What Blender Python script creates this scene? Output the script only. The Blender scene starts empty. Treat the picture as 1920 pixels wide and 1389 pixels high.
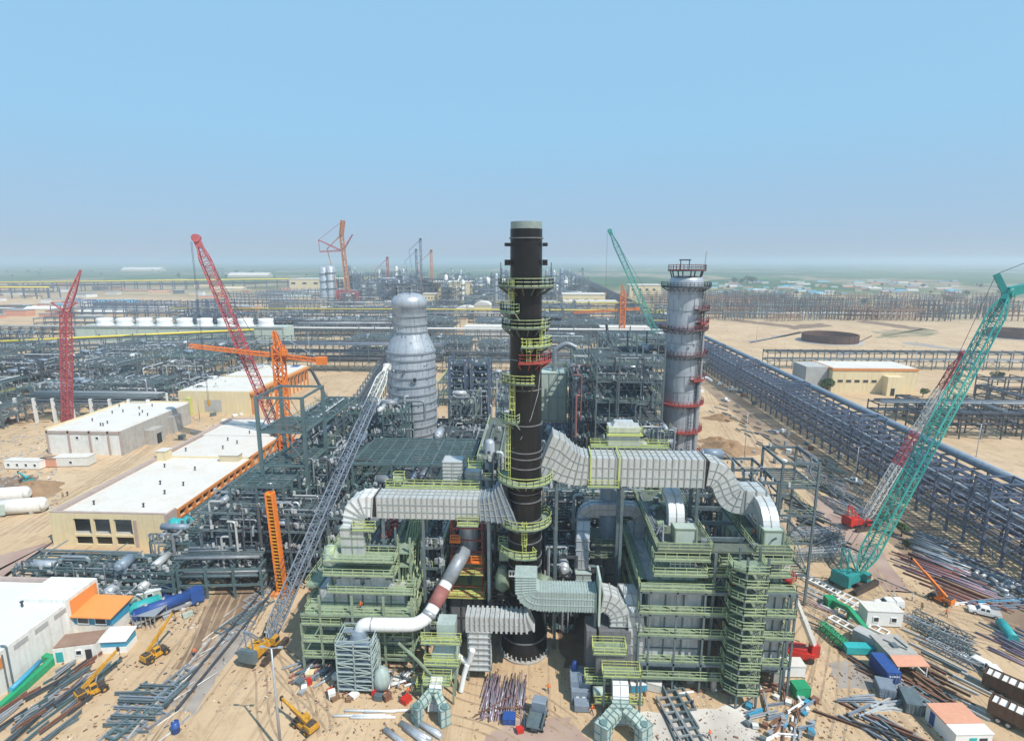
import bpy, math, random
from mathutils import Vector, Matrix
rad = math.radians
S = bpy.context.scene
COL = S.collection

# ---------------------------------------------------------------- camera
F_PX, PW, PH, CAM_H = 1050.0, 1920, 1389, 70.0
PITCH = math.atan(207 / F_PX)
YAW = math.atan(50 / F_PX * math.cos(PITCH))
cam = bpy.data.cameras.new('camera'); cam_o = bpy.data.objects.new('camera', cam); COL.objects.link(cam_o)
cam.sensor_width = 36; cam.lens = 36 * F_PX / PW
cam.clip_start = 1; cam.clip_end = 60000
cam_o.location = (0, 0, CAM_H)
cam_o.rotation_euler = (math.pi / 2 - PITCH, 0, YAW)
S.camera = cam_o

# ---------------------------------------------------------------- light
SUN_DIR = Vector((0.74, -0.62, 0)).normalized()
SUN_EL = rad(53)
SUN_VEC = Vector((SUN_DIR.x * math.cos(SUN_EL), SUN_DIR.y * math.cos(SUN_EL), math.sin(SUN_EL)))
w = bpy.data.worlds.new("World"); S.world = w; w.use_nodes = True
nt = w.node_tree
bg = nt.nodes['Background']
sky = nt.nodes.new('ShaderNodeTexSky'); sky.sky_type = 'NISHITA'; sky.sun_disc = False
sky.sun_elevation = SUN_EL; sky.sun_rotation = math.atan2(SUN_VEC.x, SUN_VEC.y)
sky.altitude = 0; sky.air_density = 1.0; sky.dust_density = 0.6; sky.ozone_density = 1.6
SKY_S = 0.10
tcw = nt.nodes.new('ShaderNodeTexCoord'); sxyz = nt.nodes.new('ShaderNodeSeparateXYZ'); nt.links.new(tcw.outputs['Generated'], sxyz.inputs[0])
rmp = nt.nodes.new('ShaderNodeValToRGB'); nt.links.new(sxyz.outputs['Z'], rmp.inputs[0])   # dusty pale air low down, clearer blue overhead
for i, (p_, c_) in enumerate(((0.0,(0.39,0.515,0.645)),(0.05,(0.370,0.55,0.755)),(0.20,(0.338,0.637,0.905)),(0.70,(0.34,0.64,0.91)),(0.9,(0.14,0.34,0.64)))):
    e_ = rmp.color_ramp.elements[i] if i < 2 else rmp.color_ramp.elements.new(p_)
    e_.position = p_; e_.color = (*c_, 1)
scl = nt.nodes.new('ShaderNodeVectorMath'); scl.operation = 'SCALE'; scl.inputs['Scale'].default_value = 1/SKY_S; nt.links.new(rmp.outputs[0], scl.inputs[0])
mxw = nt.nodes.new('ShaderNodeMix'); mxw.data_type = 'RGBA'; mxw.inputs[0].default_value = 0.88
nt.links.new(sky.outputs[0], mxw.inputs[6]); nt.links.new(scl.outputs[0], mxw.inputs[7]); nt.links.new(mxw.outputs[2], bg.inputs[0]); bg.inputs[1].default_value = SKY_S
sl = bpy.data.lights.new('sun', 'SUN'); sl.energy = 5.0; sl.angle = rad(0.53); sl.color = (1, 0.95, 0.87)
so = bpy.data.objects.new('sun', sl); COL.objects.link(so)
so.rotation_euler = SUN_VEC.to_track_quat('Z', 'Y').to_euler()
S.view_settings.view_transform = 'Standard'; S.view_settings.look = 'None'
S.view_settings.exposure = 0.0; S.view_settings.gamma = 1
try:
    S.cycles.volume_bounces = 1; S.cycles.max_bounces = 6; S.cycles.diffuse_bounces = 3; S.cycles.glossy_bounces = 2
    S.cycles.use_denoising = True; S.cycles.denoiser = 'OPENIMAGEDENOISE'; S.cycles.denoising_input_passes = 'RGB_ALBEDO_NORMAL'; S.cycles.denoising_prefilter = 'ACCURATE'
except Exception: pass

# ---------------------------------------------------------------- picture point -> place in the world
def _ray(px, py):
    a = (px - PW / 2) / F_PX; b = -(py - PH / 2) / F_PX
    y = math.cos(PITCH) + b * math.sin(PITCH); z = -math.sin(PITCH) + b * math.cos(PITCH)
    c, s = math.cos(YAW), math.sin(YAW)
    return a * c - y * s, a * s + y * c, z
def G(px, py, z=0.0):
    r = _ray(px, py); t = (z - CAM_H) / r[2]
    return Vector((r[0] * t, r[1] * t, z))
def A(px, py, Y):
    r = _ray(px, py); t = Y / r[1]
    return Vector((r[0] * t, Y, CAM_H + r[2] * t))

# ---------------------------------------------------------------- materials
M = {}
STREAK = {'heater_grey': ((0.19,0.13,0.09), .5), 'silver': ((0.24,0.26,0.28), .55), 'stack_black': ((0.026,0.0255,0.026), .5), 'tower_white': ((0.40,0.36,0.31), .4), 'white_wall': ((0.45,0.40,0.33), .4),
          'cream': ((0.50,0.40,0.26), .45), 'pale_green': ((0.26,0.28,0.22), .5), 'vessel_blue': ((0.13,0.15,0.17), .5), 'duct_grey': ((0.33,0.31,0.28), .45), 'steel_green': ((0.13,0.12,0.08), .5), 'yellow': ((0.2,0.12,0.05), .5),
          'duct_aqua': ((0.24,0.26,0.22), .4), 'heater_dark': ((0.10,0.07,0.05), .5), 'concrete': ((0.2,0.17,0.14), .4), 'roof_white': ((0.52,0.45,0.36), .25), 'crane_teal_deep': ((0.06,0.16,0.14), .4), 'red_paint': ((0.25,0.05,0.04), .45), 'orange': ((0.45,0.13,0.03), .4)}
def mat(name, col, rough=0.6, metal=0.0, var=0.18, scale=0.35, dirt=None, dirt_amt=0.25, bump=0.0, fine=6.0, spec=0.4):
    streak = STREAK.get(name)
    m = bpy.data.materials.new(name); m.use_nodes = True
    n = m.node_tree.nodes; l = m.node_tree.links; b = n['Principled BSDF']
    tc = n.new('ShaderNodeTexCoord')
    t1 = n.new('ShaderNodeTexNoise'); t1.inputs['Scale'].default_value = scale; t1.inputs['Detail'].default_value = 5
    t2 = n.new('ShaderNodeTexNoise'); t2.inputs['Scale'].default_value = scale * fine; t2.inputs['Detail'].default_value = 3
    l.new(tc.outputs['Object'], t1.inputs['Vector']); l.new(tc.outputs['Object'], t2.inputs['Vector'])
    oi = n.new('ShaderNodeObjectInfo')
    a1 = n.new('ShaderNodeMath'); a1.operation = 'ADD'; l.new(t1.outputs['Fac'], a1.inputs[0]); l.new(t2.outputs['Fac'], a1.inputs[1])
    a2 = n.new('ShaderNodeMath'); a2.operation = 'MULTIPLY_ADD'; l.new(oi.outputs['Random'], a2.inputs[0]); a2.inputs[1].default_value = 0.35; l.new(a1.outputs[0], a2.inputs[2])
    mr = n.new('ShaderNodeMapRange'); l.new(a2.outputs[0], mr.inputs['Value'])
    mr.inputs['From Min'].default_value = 0.65; mr.inputs['From Max'].default_value = 1.7
    mr.inputs['To Min'].default_value = 1 - var; mr.inputs['To Max'].default_value = 1 + var
    hsv = n.new('ShaderNodeHueSaturation'); hsv.inputs['Color'].default_value = (*col, 1); l.new(mr.outputs[0], hsv.inputs['Value'])
    out = hsv.outputs['Color']
    if dirt:
        t3 = n.new('ShaderNodeTexNoise'); t3.inputs['Scale'].default_value = scale * 2.3; t3.inputs['Detail'].default_value = 8; t3.inputs['Roughness'].default_value = 0.7
        l.new(tc.outputs['Object'], t3.inputs['Vector'])
        r3 = n.new('ShaderNodeMapRange'); l.new(t3.outputs['Fac'], r3.inputs['Value'])
        r3.inputs['From Min'].default_value = 0.48; r3.inputs['From Max'].default_value = 0.75; r3.inputs['To Max'].default_value = min(1, dirt_amt * 2.2)
        mx = n.new('ShaderNodeMix'); mx.data_type = 'RGBA'; l.new(r3.outputs[0], mx.inputs[0]); l.new(out, mx.inputs[6]); mx.inputs[7].default_value = (*dirt, 1)
        out = mx.outputs[2]
    if streak:   # rain and rust runs: noise drawn out along the vertical
        mp = n.new('ShaderNodeMapping'); mp.inputs['Scale'].default_value = (1.1, 1.1, 0.07); l.new(tc.outputs['Object'], mp.inputs['Vector'])
        t4 = n.new('ShaderNodeTexNoise'); t4.inputs['Scale'].default_value = 1.6; t4.inputs['Detail'].default_value = 6; l.new(mp.outputs[0], t4.inputs['Vector'])
        r4 = n.new('ShaderNodeMapRange'); l.new(t4.outputs['Fac'], r4.inputs['Value']); r4.inputs['From Min'].default_value = .50; r4.inputs['From Max'].default_value = .70; r4.inputs['To Max'].default_value = streak[1]
        m4 = n.new('ShaderNodeMix'); m4.data_type = 'RGBA'; l.new(r4.outputs[0], m4.inputs[0]); l.new(out, m4.inputs[6]); m4.inputs[7].default_value = (*streak[0], 1); out = m4.outputs[2]
    l.new(out, b.inputs['Base Color'])
    b.inputs['Roughness'].default_value = rough; b.inputs['Metallic'].default_value = metal
    b.inputs['Specular IOR Level'].default_value = spec
    if bump:
        bp = n.new('ShaderNodeBump'); bp.inputs['Strength'].default_value = bump; bp.inputs['Distance'].default_value = 0.3
        l.new(t2.outputs['Fac'], bp.inputs['Height']); l.new(bp.outputs[0], b.inputs['Normal'])
    M[name] = m; return m
RUST = (0.16, 0.07, 0.035); DUST = (0.36, 0.27, 0.18)
mat('steel_slate', (0.105, 0.145, 0.16), 0.55, 0, 0.35, 0.25, DUST, 0.10)
mat('steel_dark', (0.05, 0.062, 0.075), 0.6, 0, 0.3, 0.3, DUST, 0.08)
mat('steel_blue', (0.095, 0.125, 0.185), 0.5, 0, 0.3, 0.25, DUST, 0.08)
mat('steel_teal', (0.085, 0.14, 0.15), 0.5, 0, 0.3, 0.25, DUST, 0.08)
mat('steel_green', (0.235, 0.30, 0.215), 0.6, 0, 0.3, 0.3, (0.10, 0.13, 0.09), 0.22)
mat('deck_green', (0.10, 0.125, 0.10), 0.7, 0, 0.35, 0.3, DUST, 0.12)
mat('rail_green', (0.37, 0.45, 0.25), 0.55, 0, 0.25, 0.3)
mat('rail_lime', (0.48, 0.53, 0.17), 0.5, 0, 0.25, 0.3)
mat('rail_red', (0.30, 0.055, 0.045), 0.55, 0, 0.3, 0.3)
mat('duct_grey', (0.51, 0.53, 0.525), 0.42, 0.15, 0.16, 0.25, (0.30, 0.31, 0.30), 0.22)
mat('duct_rib', (0.34, 0.36, 0.355), 0.5, 0.1, 0.2, 0.3)
mat('duct_aqua', (0.36, 0.44, 0.42), 0.5, 0, 0.18, 0.3, (0.25, 0.32, 0.30), 0.2)
mat('duct_aqua_dark', (0.13, 0.22, 0.22), 0.5, 0, 0.25, 0.3)
mat('heater_grey', (0.47, 0.49, 0.505), 0.55, 0, 0.25, 0.25, (0.20, 0.205, 0.20), 0.3)
mat('heater_dark', (0.15, 0.16, 0.175), 0.6, 0, 0.3, 0.3, DUST, 0.15)
mat('stack_black', (0.013, 0.0128, 0.0135), 0.36, 0, 0.4, 0.12, (0.022, 0.0215, 0.022), 0.12, spec=0.25)
mat('stack_cap', (0.25, 0.30, 0.28), 0.5, 0.2, 0.25, 0.3)
mat('silver', (0.44, 0.475, 0.515), 0.42, 0.30, 0.15, 0.12, (0.30, 0.33, 0.36), 0.22)
mat('silver_band', (0.30, 0.33, 0.36), 0.5, 0.25, 0.2, 0.2)
mat('vessel_blue', (0.22, 0.28, 0.345), 0.45, 0.1, 0.2, 0.15, (0.15, 0.18, 0.2), 0.2)
mat('pipe_grey', (0.25, 0.275, 0.30), 0.45, 0.2, 0.35, 0.3, (0.14, 0.15, 0.16), 0.2)
mat('pipe_light', (0.50, 0.52, 0.52), 0.4, 0.2, 0.2, 0.3, DUST, 0.1)
mat('pipe_dark', (0.075, 0.08, 0.09), 0.5, 0.1, 0.4, 0.3)
mat('pipe_rust', (0.19, 0.085, 0.055), 0.75, 0, 0.35, 0.6, (0.28, 0.17, 0.12), 0.3)
mat('pipe_primer', (0.27, 0.105, 0.095), 0.65, 0, 0.3, 0.5)
mat('pipe_mauve', (0.27, 0.20, 0.25), 0.6, 0, 0.3, 0.5)
mat('yellow_pipe', (0.72, 0.58, 0.06), 0.5, 0, 0.15, 0.2)
mat('orange', (0.78, 0.20, 0.025), 0.5, 0, 0.22, 0.3, (0.5, 0.16, 0.05), 0.2)
mat('orange_wall', (0.62, 0.24, 0.07), 0.7, 0, 0.2, 0.3)
mat('crane_red', (0.40, 0.062, 0.068), 0.5, 0, 0.25, 0.3)
mat('far_orange', (0.50, 0.20, 0.07), 0.6, 0, 0.3, 0.3)
mat('crane_pink', (0.42, 0.10, 0.105), 0.5, 0, 0.3, 0.3)
mat('crane_teal', (0.055, 0.33, 0.27), 0.5, 0, 0.25, 0.3)
mat('crane_teal_deep', (0.02, 0.26, 0.24), 0.5, 0, 0.25, 0.3)
mat('crane_white', (0.62, 0.62, 0.58), 0.5, 0, 0.2, 0.3)
mat('crane_grey', (0.20, 0.24, 0.29), 0.5, 0, 0.25, 0.3)
mat('yellow', (0.62, 0.31, 0.025), 0.5, 0, 0.3, 1.2, (0.10, 0.07, 0.04), 0.35)
mat('track_steel', (0.055, 0.042, 0.035), 0.8, 0, 0.35, 1.0, DUST, 0.2)
mat('rubber', (0.025, 0.024, 0.023), 0.85, 0, 0.3, 1.0, DUST, 0.15)
mat('glass_dark', (0.02, 0.03, 0.04), 0.12, 0, 0.1, 1.0, spec=0.6)
mat('cream', (0.70, 0.585, 0.36), 0.8, 0, 0.08, 0.15, (0.55, 0.43, 0.27), 0.12)
mat('cream_dull', (0.60, 0.50, 0.34), 0.8, 0, 0.1, 0.2)  # duller cream for trim, a roof block, sheds and house walls
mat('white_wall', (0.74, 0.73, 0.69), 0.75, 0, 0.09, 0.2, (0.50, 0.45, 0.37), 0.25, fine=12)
mat('roof_white', (0.64, 0.61, 0.555), 0.8, 0, 0.09, 0.06, (0.55, 0.47, 0.37), 0.3, fine=14)
mat('roof_blue_white', (0.66, 0.70, 0.72), 0.75, 0, 0.06, 0.1, (0.52, 0.52, 0.50), 0.12)
mat('parapet_mauve', (0.42, 0.33, 0.29), 0.8, 0, 0.2, 0.4)
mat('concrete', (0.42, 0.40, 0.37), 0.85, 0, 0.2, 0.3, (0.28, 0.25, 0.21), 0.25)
mat('dark_opening', (0.03, 0.03, 0.032), 0.9, 0, 0.2, 0.3)
mat('interior_grey', (0.40, 0.40, 0.385), 0.85, 0, 0.2, 0.3)
mat('white_paint', (0.78, 0.78, 0.76), 0.35, 0, 0.05, 0.5, DUST, 0.08)
mat('blue_paint', (0.022, 0.075, 0.27), 0.45, 0, 0.25, 0.4, (0.10, 0.12, 0.2), 0.15)
mat('cyan_paint', (0.05, 0.30, 0.46), 0.45, 0, 0.25, 0.4)
mat('sky_roof', (0.10, 0.36, 0.50), 0.5, 0, 0.25, 0.4)
mat('green_paint', (0.02, 0.30, 0.13), 0.5, 0, 0.25, 0.4)
mat('teal_paint', (0.03, 0.36, 0.36), 0.5, 0, 0.25, 0.4)
mat('red_paint', (0.55, 0.03, 0.02), 0.42, 0, 0.2, 0.4)
mat('salmon', (0.62, 0.30, 0.19), 0.8, 0, 0.15, 0.3, (0.5, 0.26, 0.18), 0.2)
mat('orange_roof', (0.75, 0.27, 0.07), 0.7, 0, 0.12, 0.4)
mat('brown_roof', (0.27, 0.17, 0.12), 0.85, 0, 0.25, 0.4, DUST, 0.25)
mat('wood', (0.22, 0.13, 0.075), 0.85, 0, 0.35, 0.8)
mat('timber_brown', (0.115, 0.062, 0.038), 0.8, 0, 0.3, 0.5, DUST, 0.1)
mat('tank_brown', (0.085, 0.043, 0.032), 0.7, 0, 0.25, 0.1, (0.14, 0.07, 0.05), 0.25)
mat('pale_green', (0.42, 0.50, 0.44), 0.7, 0, 0.12, 0.05, (0.33, 0.40, 0.36), 0.25)
mat('tower_white', (0.72, 0.73, 0.72), 0.6, 0, 0.08, 0.1)
mat('grey_rock', (0.30, 0.28, 0.26), 0.9, 0, 0.25, 0.6)
mat('soil', (0.30, 0.19, 0.105), 0.95, 0, 0.25, 0.3, (0.20, 0.12, 0.07), 0.3, bump=0.6)
mat('leaf', (0.055, 0.10, 0.03), 0.8, 0, 0.45, 0.8)
mat('leaf_bright', (0.08, 0.17, 0.03), 0.8, 0, 0.45, 1.2)
mat('bark', (0.12, 0.085, 0.055), 0.9)
mat('skin', (0.25, 0.13, 0.08), 0.6); mat('navy_cloth', (0.03, 0.04, 0.09), 0.9); mat('orange_cloth', (0.75, 0.15, 0.03), 0.8)
mat('tan_cloth', (0.33, 0.25, 0.16), 0.9); mat('dark_cloth', (0.03, 0.028, 0.03), 0.9); mat('white_cloth', (0.7, 0.68, 0.62), 0.8)
mat('galv', (0.42, 0.44, 0.46), 0.4, 0.4, 0.15, 0.5)
mat('tarp_white', (0.68, 0.67, 0.63), 0.7, 0, 0.12, 0.5, DUST, 0.15)
mat('lamp_lens', (0.8, 0.8, 0.75), 0.3)

# ---------------------------------------------------------------- mesh builder
ORG = {}
class MB:
    def __init__(s): s.v = []; s.f = []; s.sm = []
    def add(s, vs, fs, smooth=False):
        o = len(s.v); s.v.extend(vs)
        for f in fs: s.f.append(tuple(i + o for i in f)); s.sm.append(smooth)
        return s
    def box(s, x0, x1, y0, y1, z0, z1):
        s.add([(x0,y0,z0),(x1,y0,z0),(x1,y1,z0),(x0,y1,z0),(x0,y0,z1),(x1,y0,z1),(x1,y1,z1),(x0,y1,z1)],
              [(0,3,2,1),(4,5,6,7),(0,1,5,4),(1,2,6,5),(2,3,7,6),(3,0,4,7)]); return s
    def cbox(s, c, sx, sy, sz, rz=0.0, taper=1.0):
        ca, sa = math.cos(rz), math.sin(rz); vs = []
        for dz, k in ((-.5, 1), (.5, taper)):
            for dx, dy in ((-.5,-.5),(.5,-.5),(.5,.5),(-.5,.5)):
                X, Y = dx*sx*k, dy*sy*k
                vs.append((c[0]+X*ca-Y*sa, c[1]+X*sa+Y*ca, c[2]+dz*sz))
        s.add(vs, [(0,3,2,1),(4,5,6,7),(0,1,5,4),(1,2,6,5),(2,3,7,6),(3,0,4,7)]); return s
    def frame(s, p, q):
        d = (Vector(q) - Vector(p)).normalized()
        up = Vector((0,0,1)) if abs(d.z) < 0.98 else Vector((0,1,0))
        a = d.cross(up).normalized(); return d, a, a.cross(d)
    def bar(s, p, q, w, h=None):
        p, q = Vector(p), Vector(q)
        if (q - p).length < 1e-5: return s
        h = h or w; d, a, b = s.frame(p, q); a = a * (w/2); b = b * (h/2)
        s.add([p-a-b, p+a-b, p+a+b, p-a+b, q-a-b, q+a-b, q+a+b, q-a+b],
              [(0,3,2,1),(4,5,6,7),(0,1,5,4),(1,2,6,5),(2,3,7,6),(3,0,4,7)]); return s
    def ibeam(s, p, q, w, h, t=0.05):
        p, q = Vector(p), Vector(q); d, a, b = s.frame(p, q)
        s.bar(p + b*(h/2), q + b*(h/2), w, t); s.bar(p - b*(h/2), q - b*(h/2), w, t); s.bar(p, q, t, h - t*1.2); return s
    def tube(s, p, q, r, n=8, r2=None, caps=True):
        p, q = Vector(p), Vector(q); r2 = r if r2 is None else r2
        if (q - p).length < 1e-5: return s
        d, a, b = s.frame(p, q); vs = []
        for c, R in ((p, r), (q, r2)):
            for i in range(n):
                t = 2*math.pi*i/n; vs.append(c + a*(R*math.cos(t)) + b*(R*math.sin(t)))
        s.add(vs, [(i, (i+1) % n, n+(i+1) % n, n+i) for i in range(n)], True)
        if caps:
            o = len(s.v) - 2*n
            s.f.append(tuple(o+i for i in range(n))[::-1]); s.sm.append(False)
            s.f.append(tuple(o+n+i for i in range(n))); s.sm.append(False)
        return s
    def pipe(s, pts, r, n=8, bend=0.0):
        pts = [Vector(p) for p in pts]
        if bend:
            out = [pts[0]]
            for i in range(1, len(pts)-1):
                a, b, c = pts[i-1], pts[i], pts[i+1]
                u = (a-b); v = (c-b); k = min(bend, u.length*.49, v.length*.49)
                A1 = b + u.normalized()*k; C1 = b + v.normalized()*k
                for j in range(6):
                    t = j/5; out.append(A1*(1-t)**2 + b*(2*t*(1-t)) + C1*t*t)
            out.append(pts[-1]); pts = out
        N = len(pts); rings = []; prev = None
        for i in range(N):
            d = (pts[min(i+1, N-1)] - pts[max(i-1, 0)]).normalized()
            if prev is None:
                up = Vector((0,0,1)) if abs(d.z) < 0.95 else Vector((0,1,0)); a = d.cross(up).normalized()
            else: a = (prev - d*prev.dot(d)).normalized()
            prev = a; b = d.cross(a)
            rings.append([pts[i] + a*(r*math.cos(2*math.pi*k/n)) + b*(r*math.sin(2*math.pi*k/n)) for k in range(n)])
        vs = [v for R in rings for v in R]
        fs = [(i*n+k, i*n+(k+1) % n, (i+1)*n+(k+1) % n, (i+1)*n+k) for i in range(N-1) for k in range(n)]
        s.add(vs, fs, True)
        s.add(rings[0], [tuple(range(n))[::-1]]); s.add(rings[-1], [tuple(range(n))]); return s
    def lathe(s, x, y, prof, n=32, smooth=True, a0=0.0, a1=2*math.pi, cap=True):
        full = abs(a1 - a0 - 2*math.pi) < 1e-6; m = n if full else n + 1; vs = []
        for r, z in prof:
            for i in range(m):
                t = a0 + (a1-a0)*i/n; vs.append((x + r*math.cos(t), y + r*math.sin(t), z))
        fs = []
        for j in range(len(prof)-1):
            for i in range(n):
                k = (i+1) % m; fs.append((j*m+i, j*m+k, (j+1)*m+k, (j+1)*m+i))
        s.add(vs, fs, smooth)
        if cap and full:
            L = len(prof)-1
            if prof[0][0] > 1e-3: s.add([vs[i] for i in range(m)], [tuple(range(m))[::-1]])
            if prof[L][0] > 1e-3: s.add([vs[L*m+i] for i in range(m)], [tuple(range(m))])
        return s
    def ring(s, x, y, r0, r1, z0, z1, n=40, a0=0.0, a1=2*math.pi):
        return s.lathe(x, y, [(r0,z0),(r1,z0),(r1,z1),(r0,z1),(r0,z0)], n, False, a0, a1, False)
    def rail(s, pts, h=1.15, w=0.075, step=1.7, toe=True, mid=True):
        pts = [Vector(p) for p in pts]
        for p, q in zip(pts, pts[1:]):
            L = (q-p).length
            if L < 0.05: continue
            k = max(1, round(L/step))
            for i in range(k+1):
                c = p.lerp(q, i/k); s.bar(c, c + Vector((0,0,h)), w)
            s.bar(p + Vector((0,0,h)), q + Vector((0,0,h)), w)
            if mid: s.bar(p + Vector((0,0,h*.55)), q + Vector((0,0,h*.55)), w*.85)
            if toe: s.bar(p + Vector((0,0,0.08)), q + Vector((0,0,0.08)), w*.6, 0.16)
        return s
    def lattice(s, p, q, w0, w1, seg, ch=0.12, la=0.06, e0=0.0, e1=0.0):
        """square lattice from p to q; e0/e1 share of the length that tapers at each end"""
        p, q = Vector(p), Vector(q); d, a, b = s.frame(p, q); L = (q-p).length
        def wid(t):
            k = w0 + (w1-w0)*t
            if e0 and t < e0: k *= 0.3 + 0.7*t/e0
            if e1 and t > 1-e1: k *= 0.25 + 0.75*(1-t)/e1
            return k/2
        def cor(t):
            k = wid(t); c = p + (q-p)*t; return [c-a*k-b*k, c+a*k-b*k, c+a*k+b*k, c-a*k+b*k]
        prev = cor(0)
        for i in range(1, seg+1):
            cur = cor(i/seg)
            for j in range(4):
                s.bar(prev[j], cur[j], ch)
                j2 = (j+1) % 4
                if (i+j) % 2: s.bar(prev[j], cur[j2], la)
                else: s.bar(prev[j2], cur[j], la)
                s.bar(cur[j], cur[j2], la)
            prev = cur
        return s
    def build(s, name, m, parent=None, org=None, label=None):
        me = bpy.data.meshes.new(name)
        o = ORG.get(parent.name, Vector()) if (parent is not None and org is None) else Vector(org or (0,0,0))
        if o.length > 0: vs = [(v[0]-o[0], v[1]-o[1], v[2]-o[2]) for v in s.v]
        else: vs = [tuple(v) for v in s.v]
        me.from_pydata(vs, [], s.f)
        me.polygons.foreach_set('use_smooth', s.sm)
        me.materials.append(M[m] if isinstance(m, str) else m)
        ob = bpy.data.objects.new(name, me); COL.objects.link(ob)
        if parent is not None: ob.parent = parent; ORG[ob.name] = ORG.get(parent.name, Vector())
        elif org is not None: ob.location = o; ORG[ob.name] = Vector(o)
        if label: ob['label'] = label
        return ob

def thing(name, label, cat, loc=(0,0,0), rz=0.0, group=None, local=False):
    o = bpy.data.objects.new(name, None); COL.objects.link(o); o.empty_display_size = 0.5
    o.location = loc; o.rotation_euler = (0,0,rz)
    ORG[o.name] = Vector((0,0,0)) if local else Vector(loc)
    o['label'] = label; o['category'] = cat; o['kind'] = 'thing'
    if group: o['group'] = group
    return o
def tag(o, label, cat, group=None):
    o['label'] = label; o['category'] = cat; o['kind'] = 'thing'
    if group: o['group'] = group
    return o
def kind(o, k): o['kind'] = k; return o
def dup(root, loc, rz=0.0, label=None, group=None, sc=None):
    r = root.copy(); COL.objects.link(r); r.location = loc; r.rotation_euler = (0,0,rz)
    if sc: r.scale = (sc,)*3
    if label: r['label'] = label
    if group: r['group'] = group
    for ch in list(root.children):
        c = ch.copy(); COL.objects.link(c); c.parent = r
        for g in list(ch.children):
            d = g.copy(); COL.objects.link(d); d.parent = c
    return r
V = Vector
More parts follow.
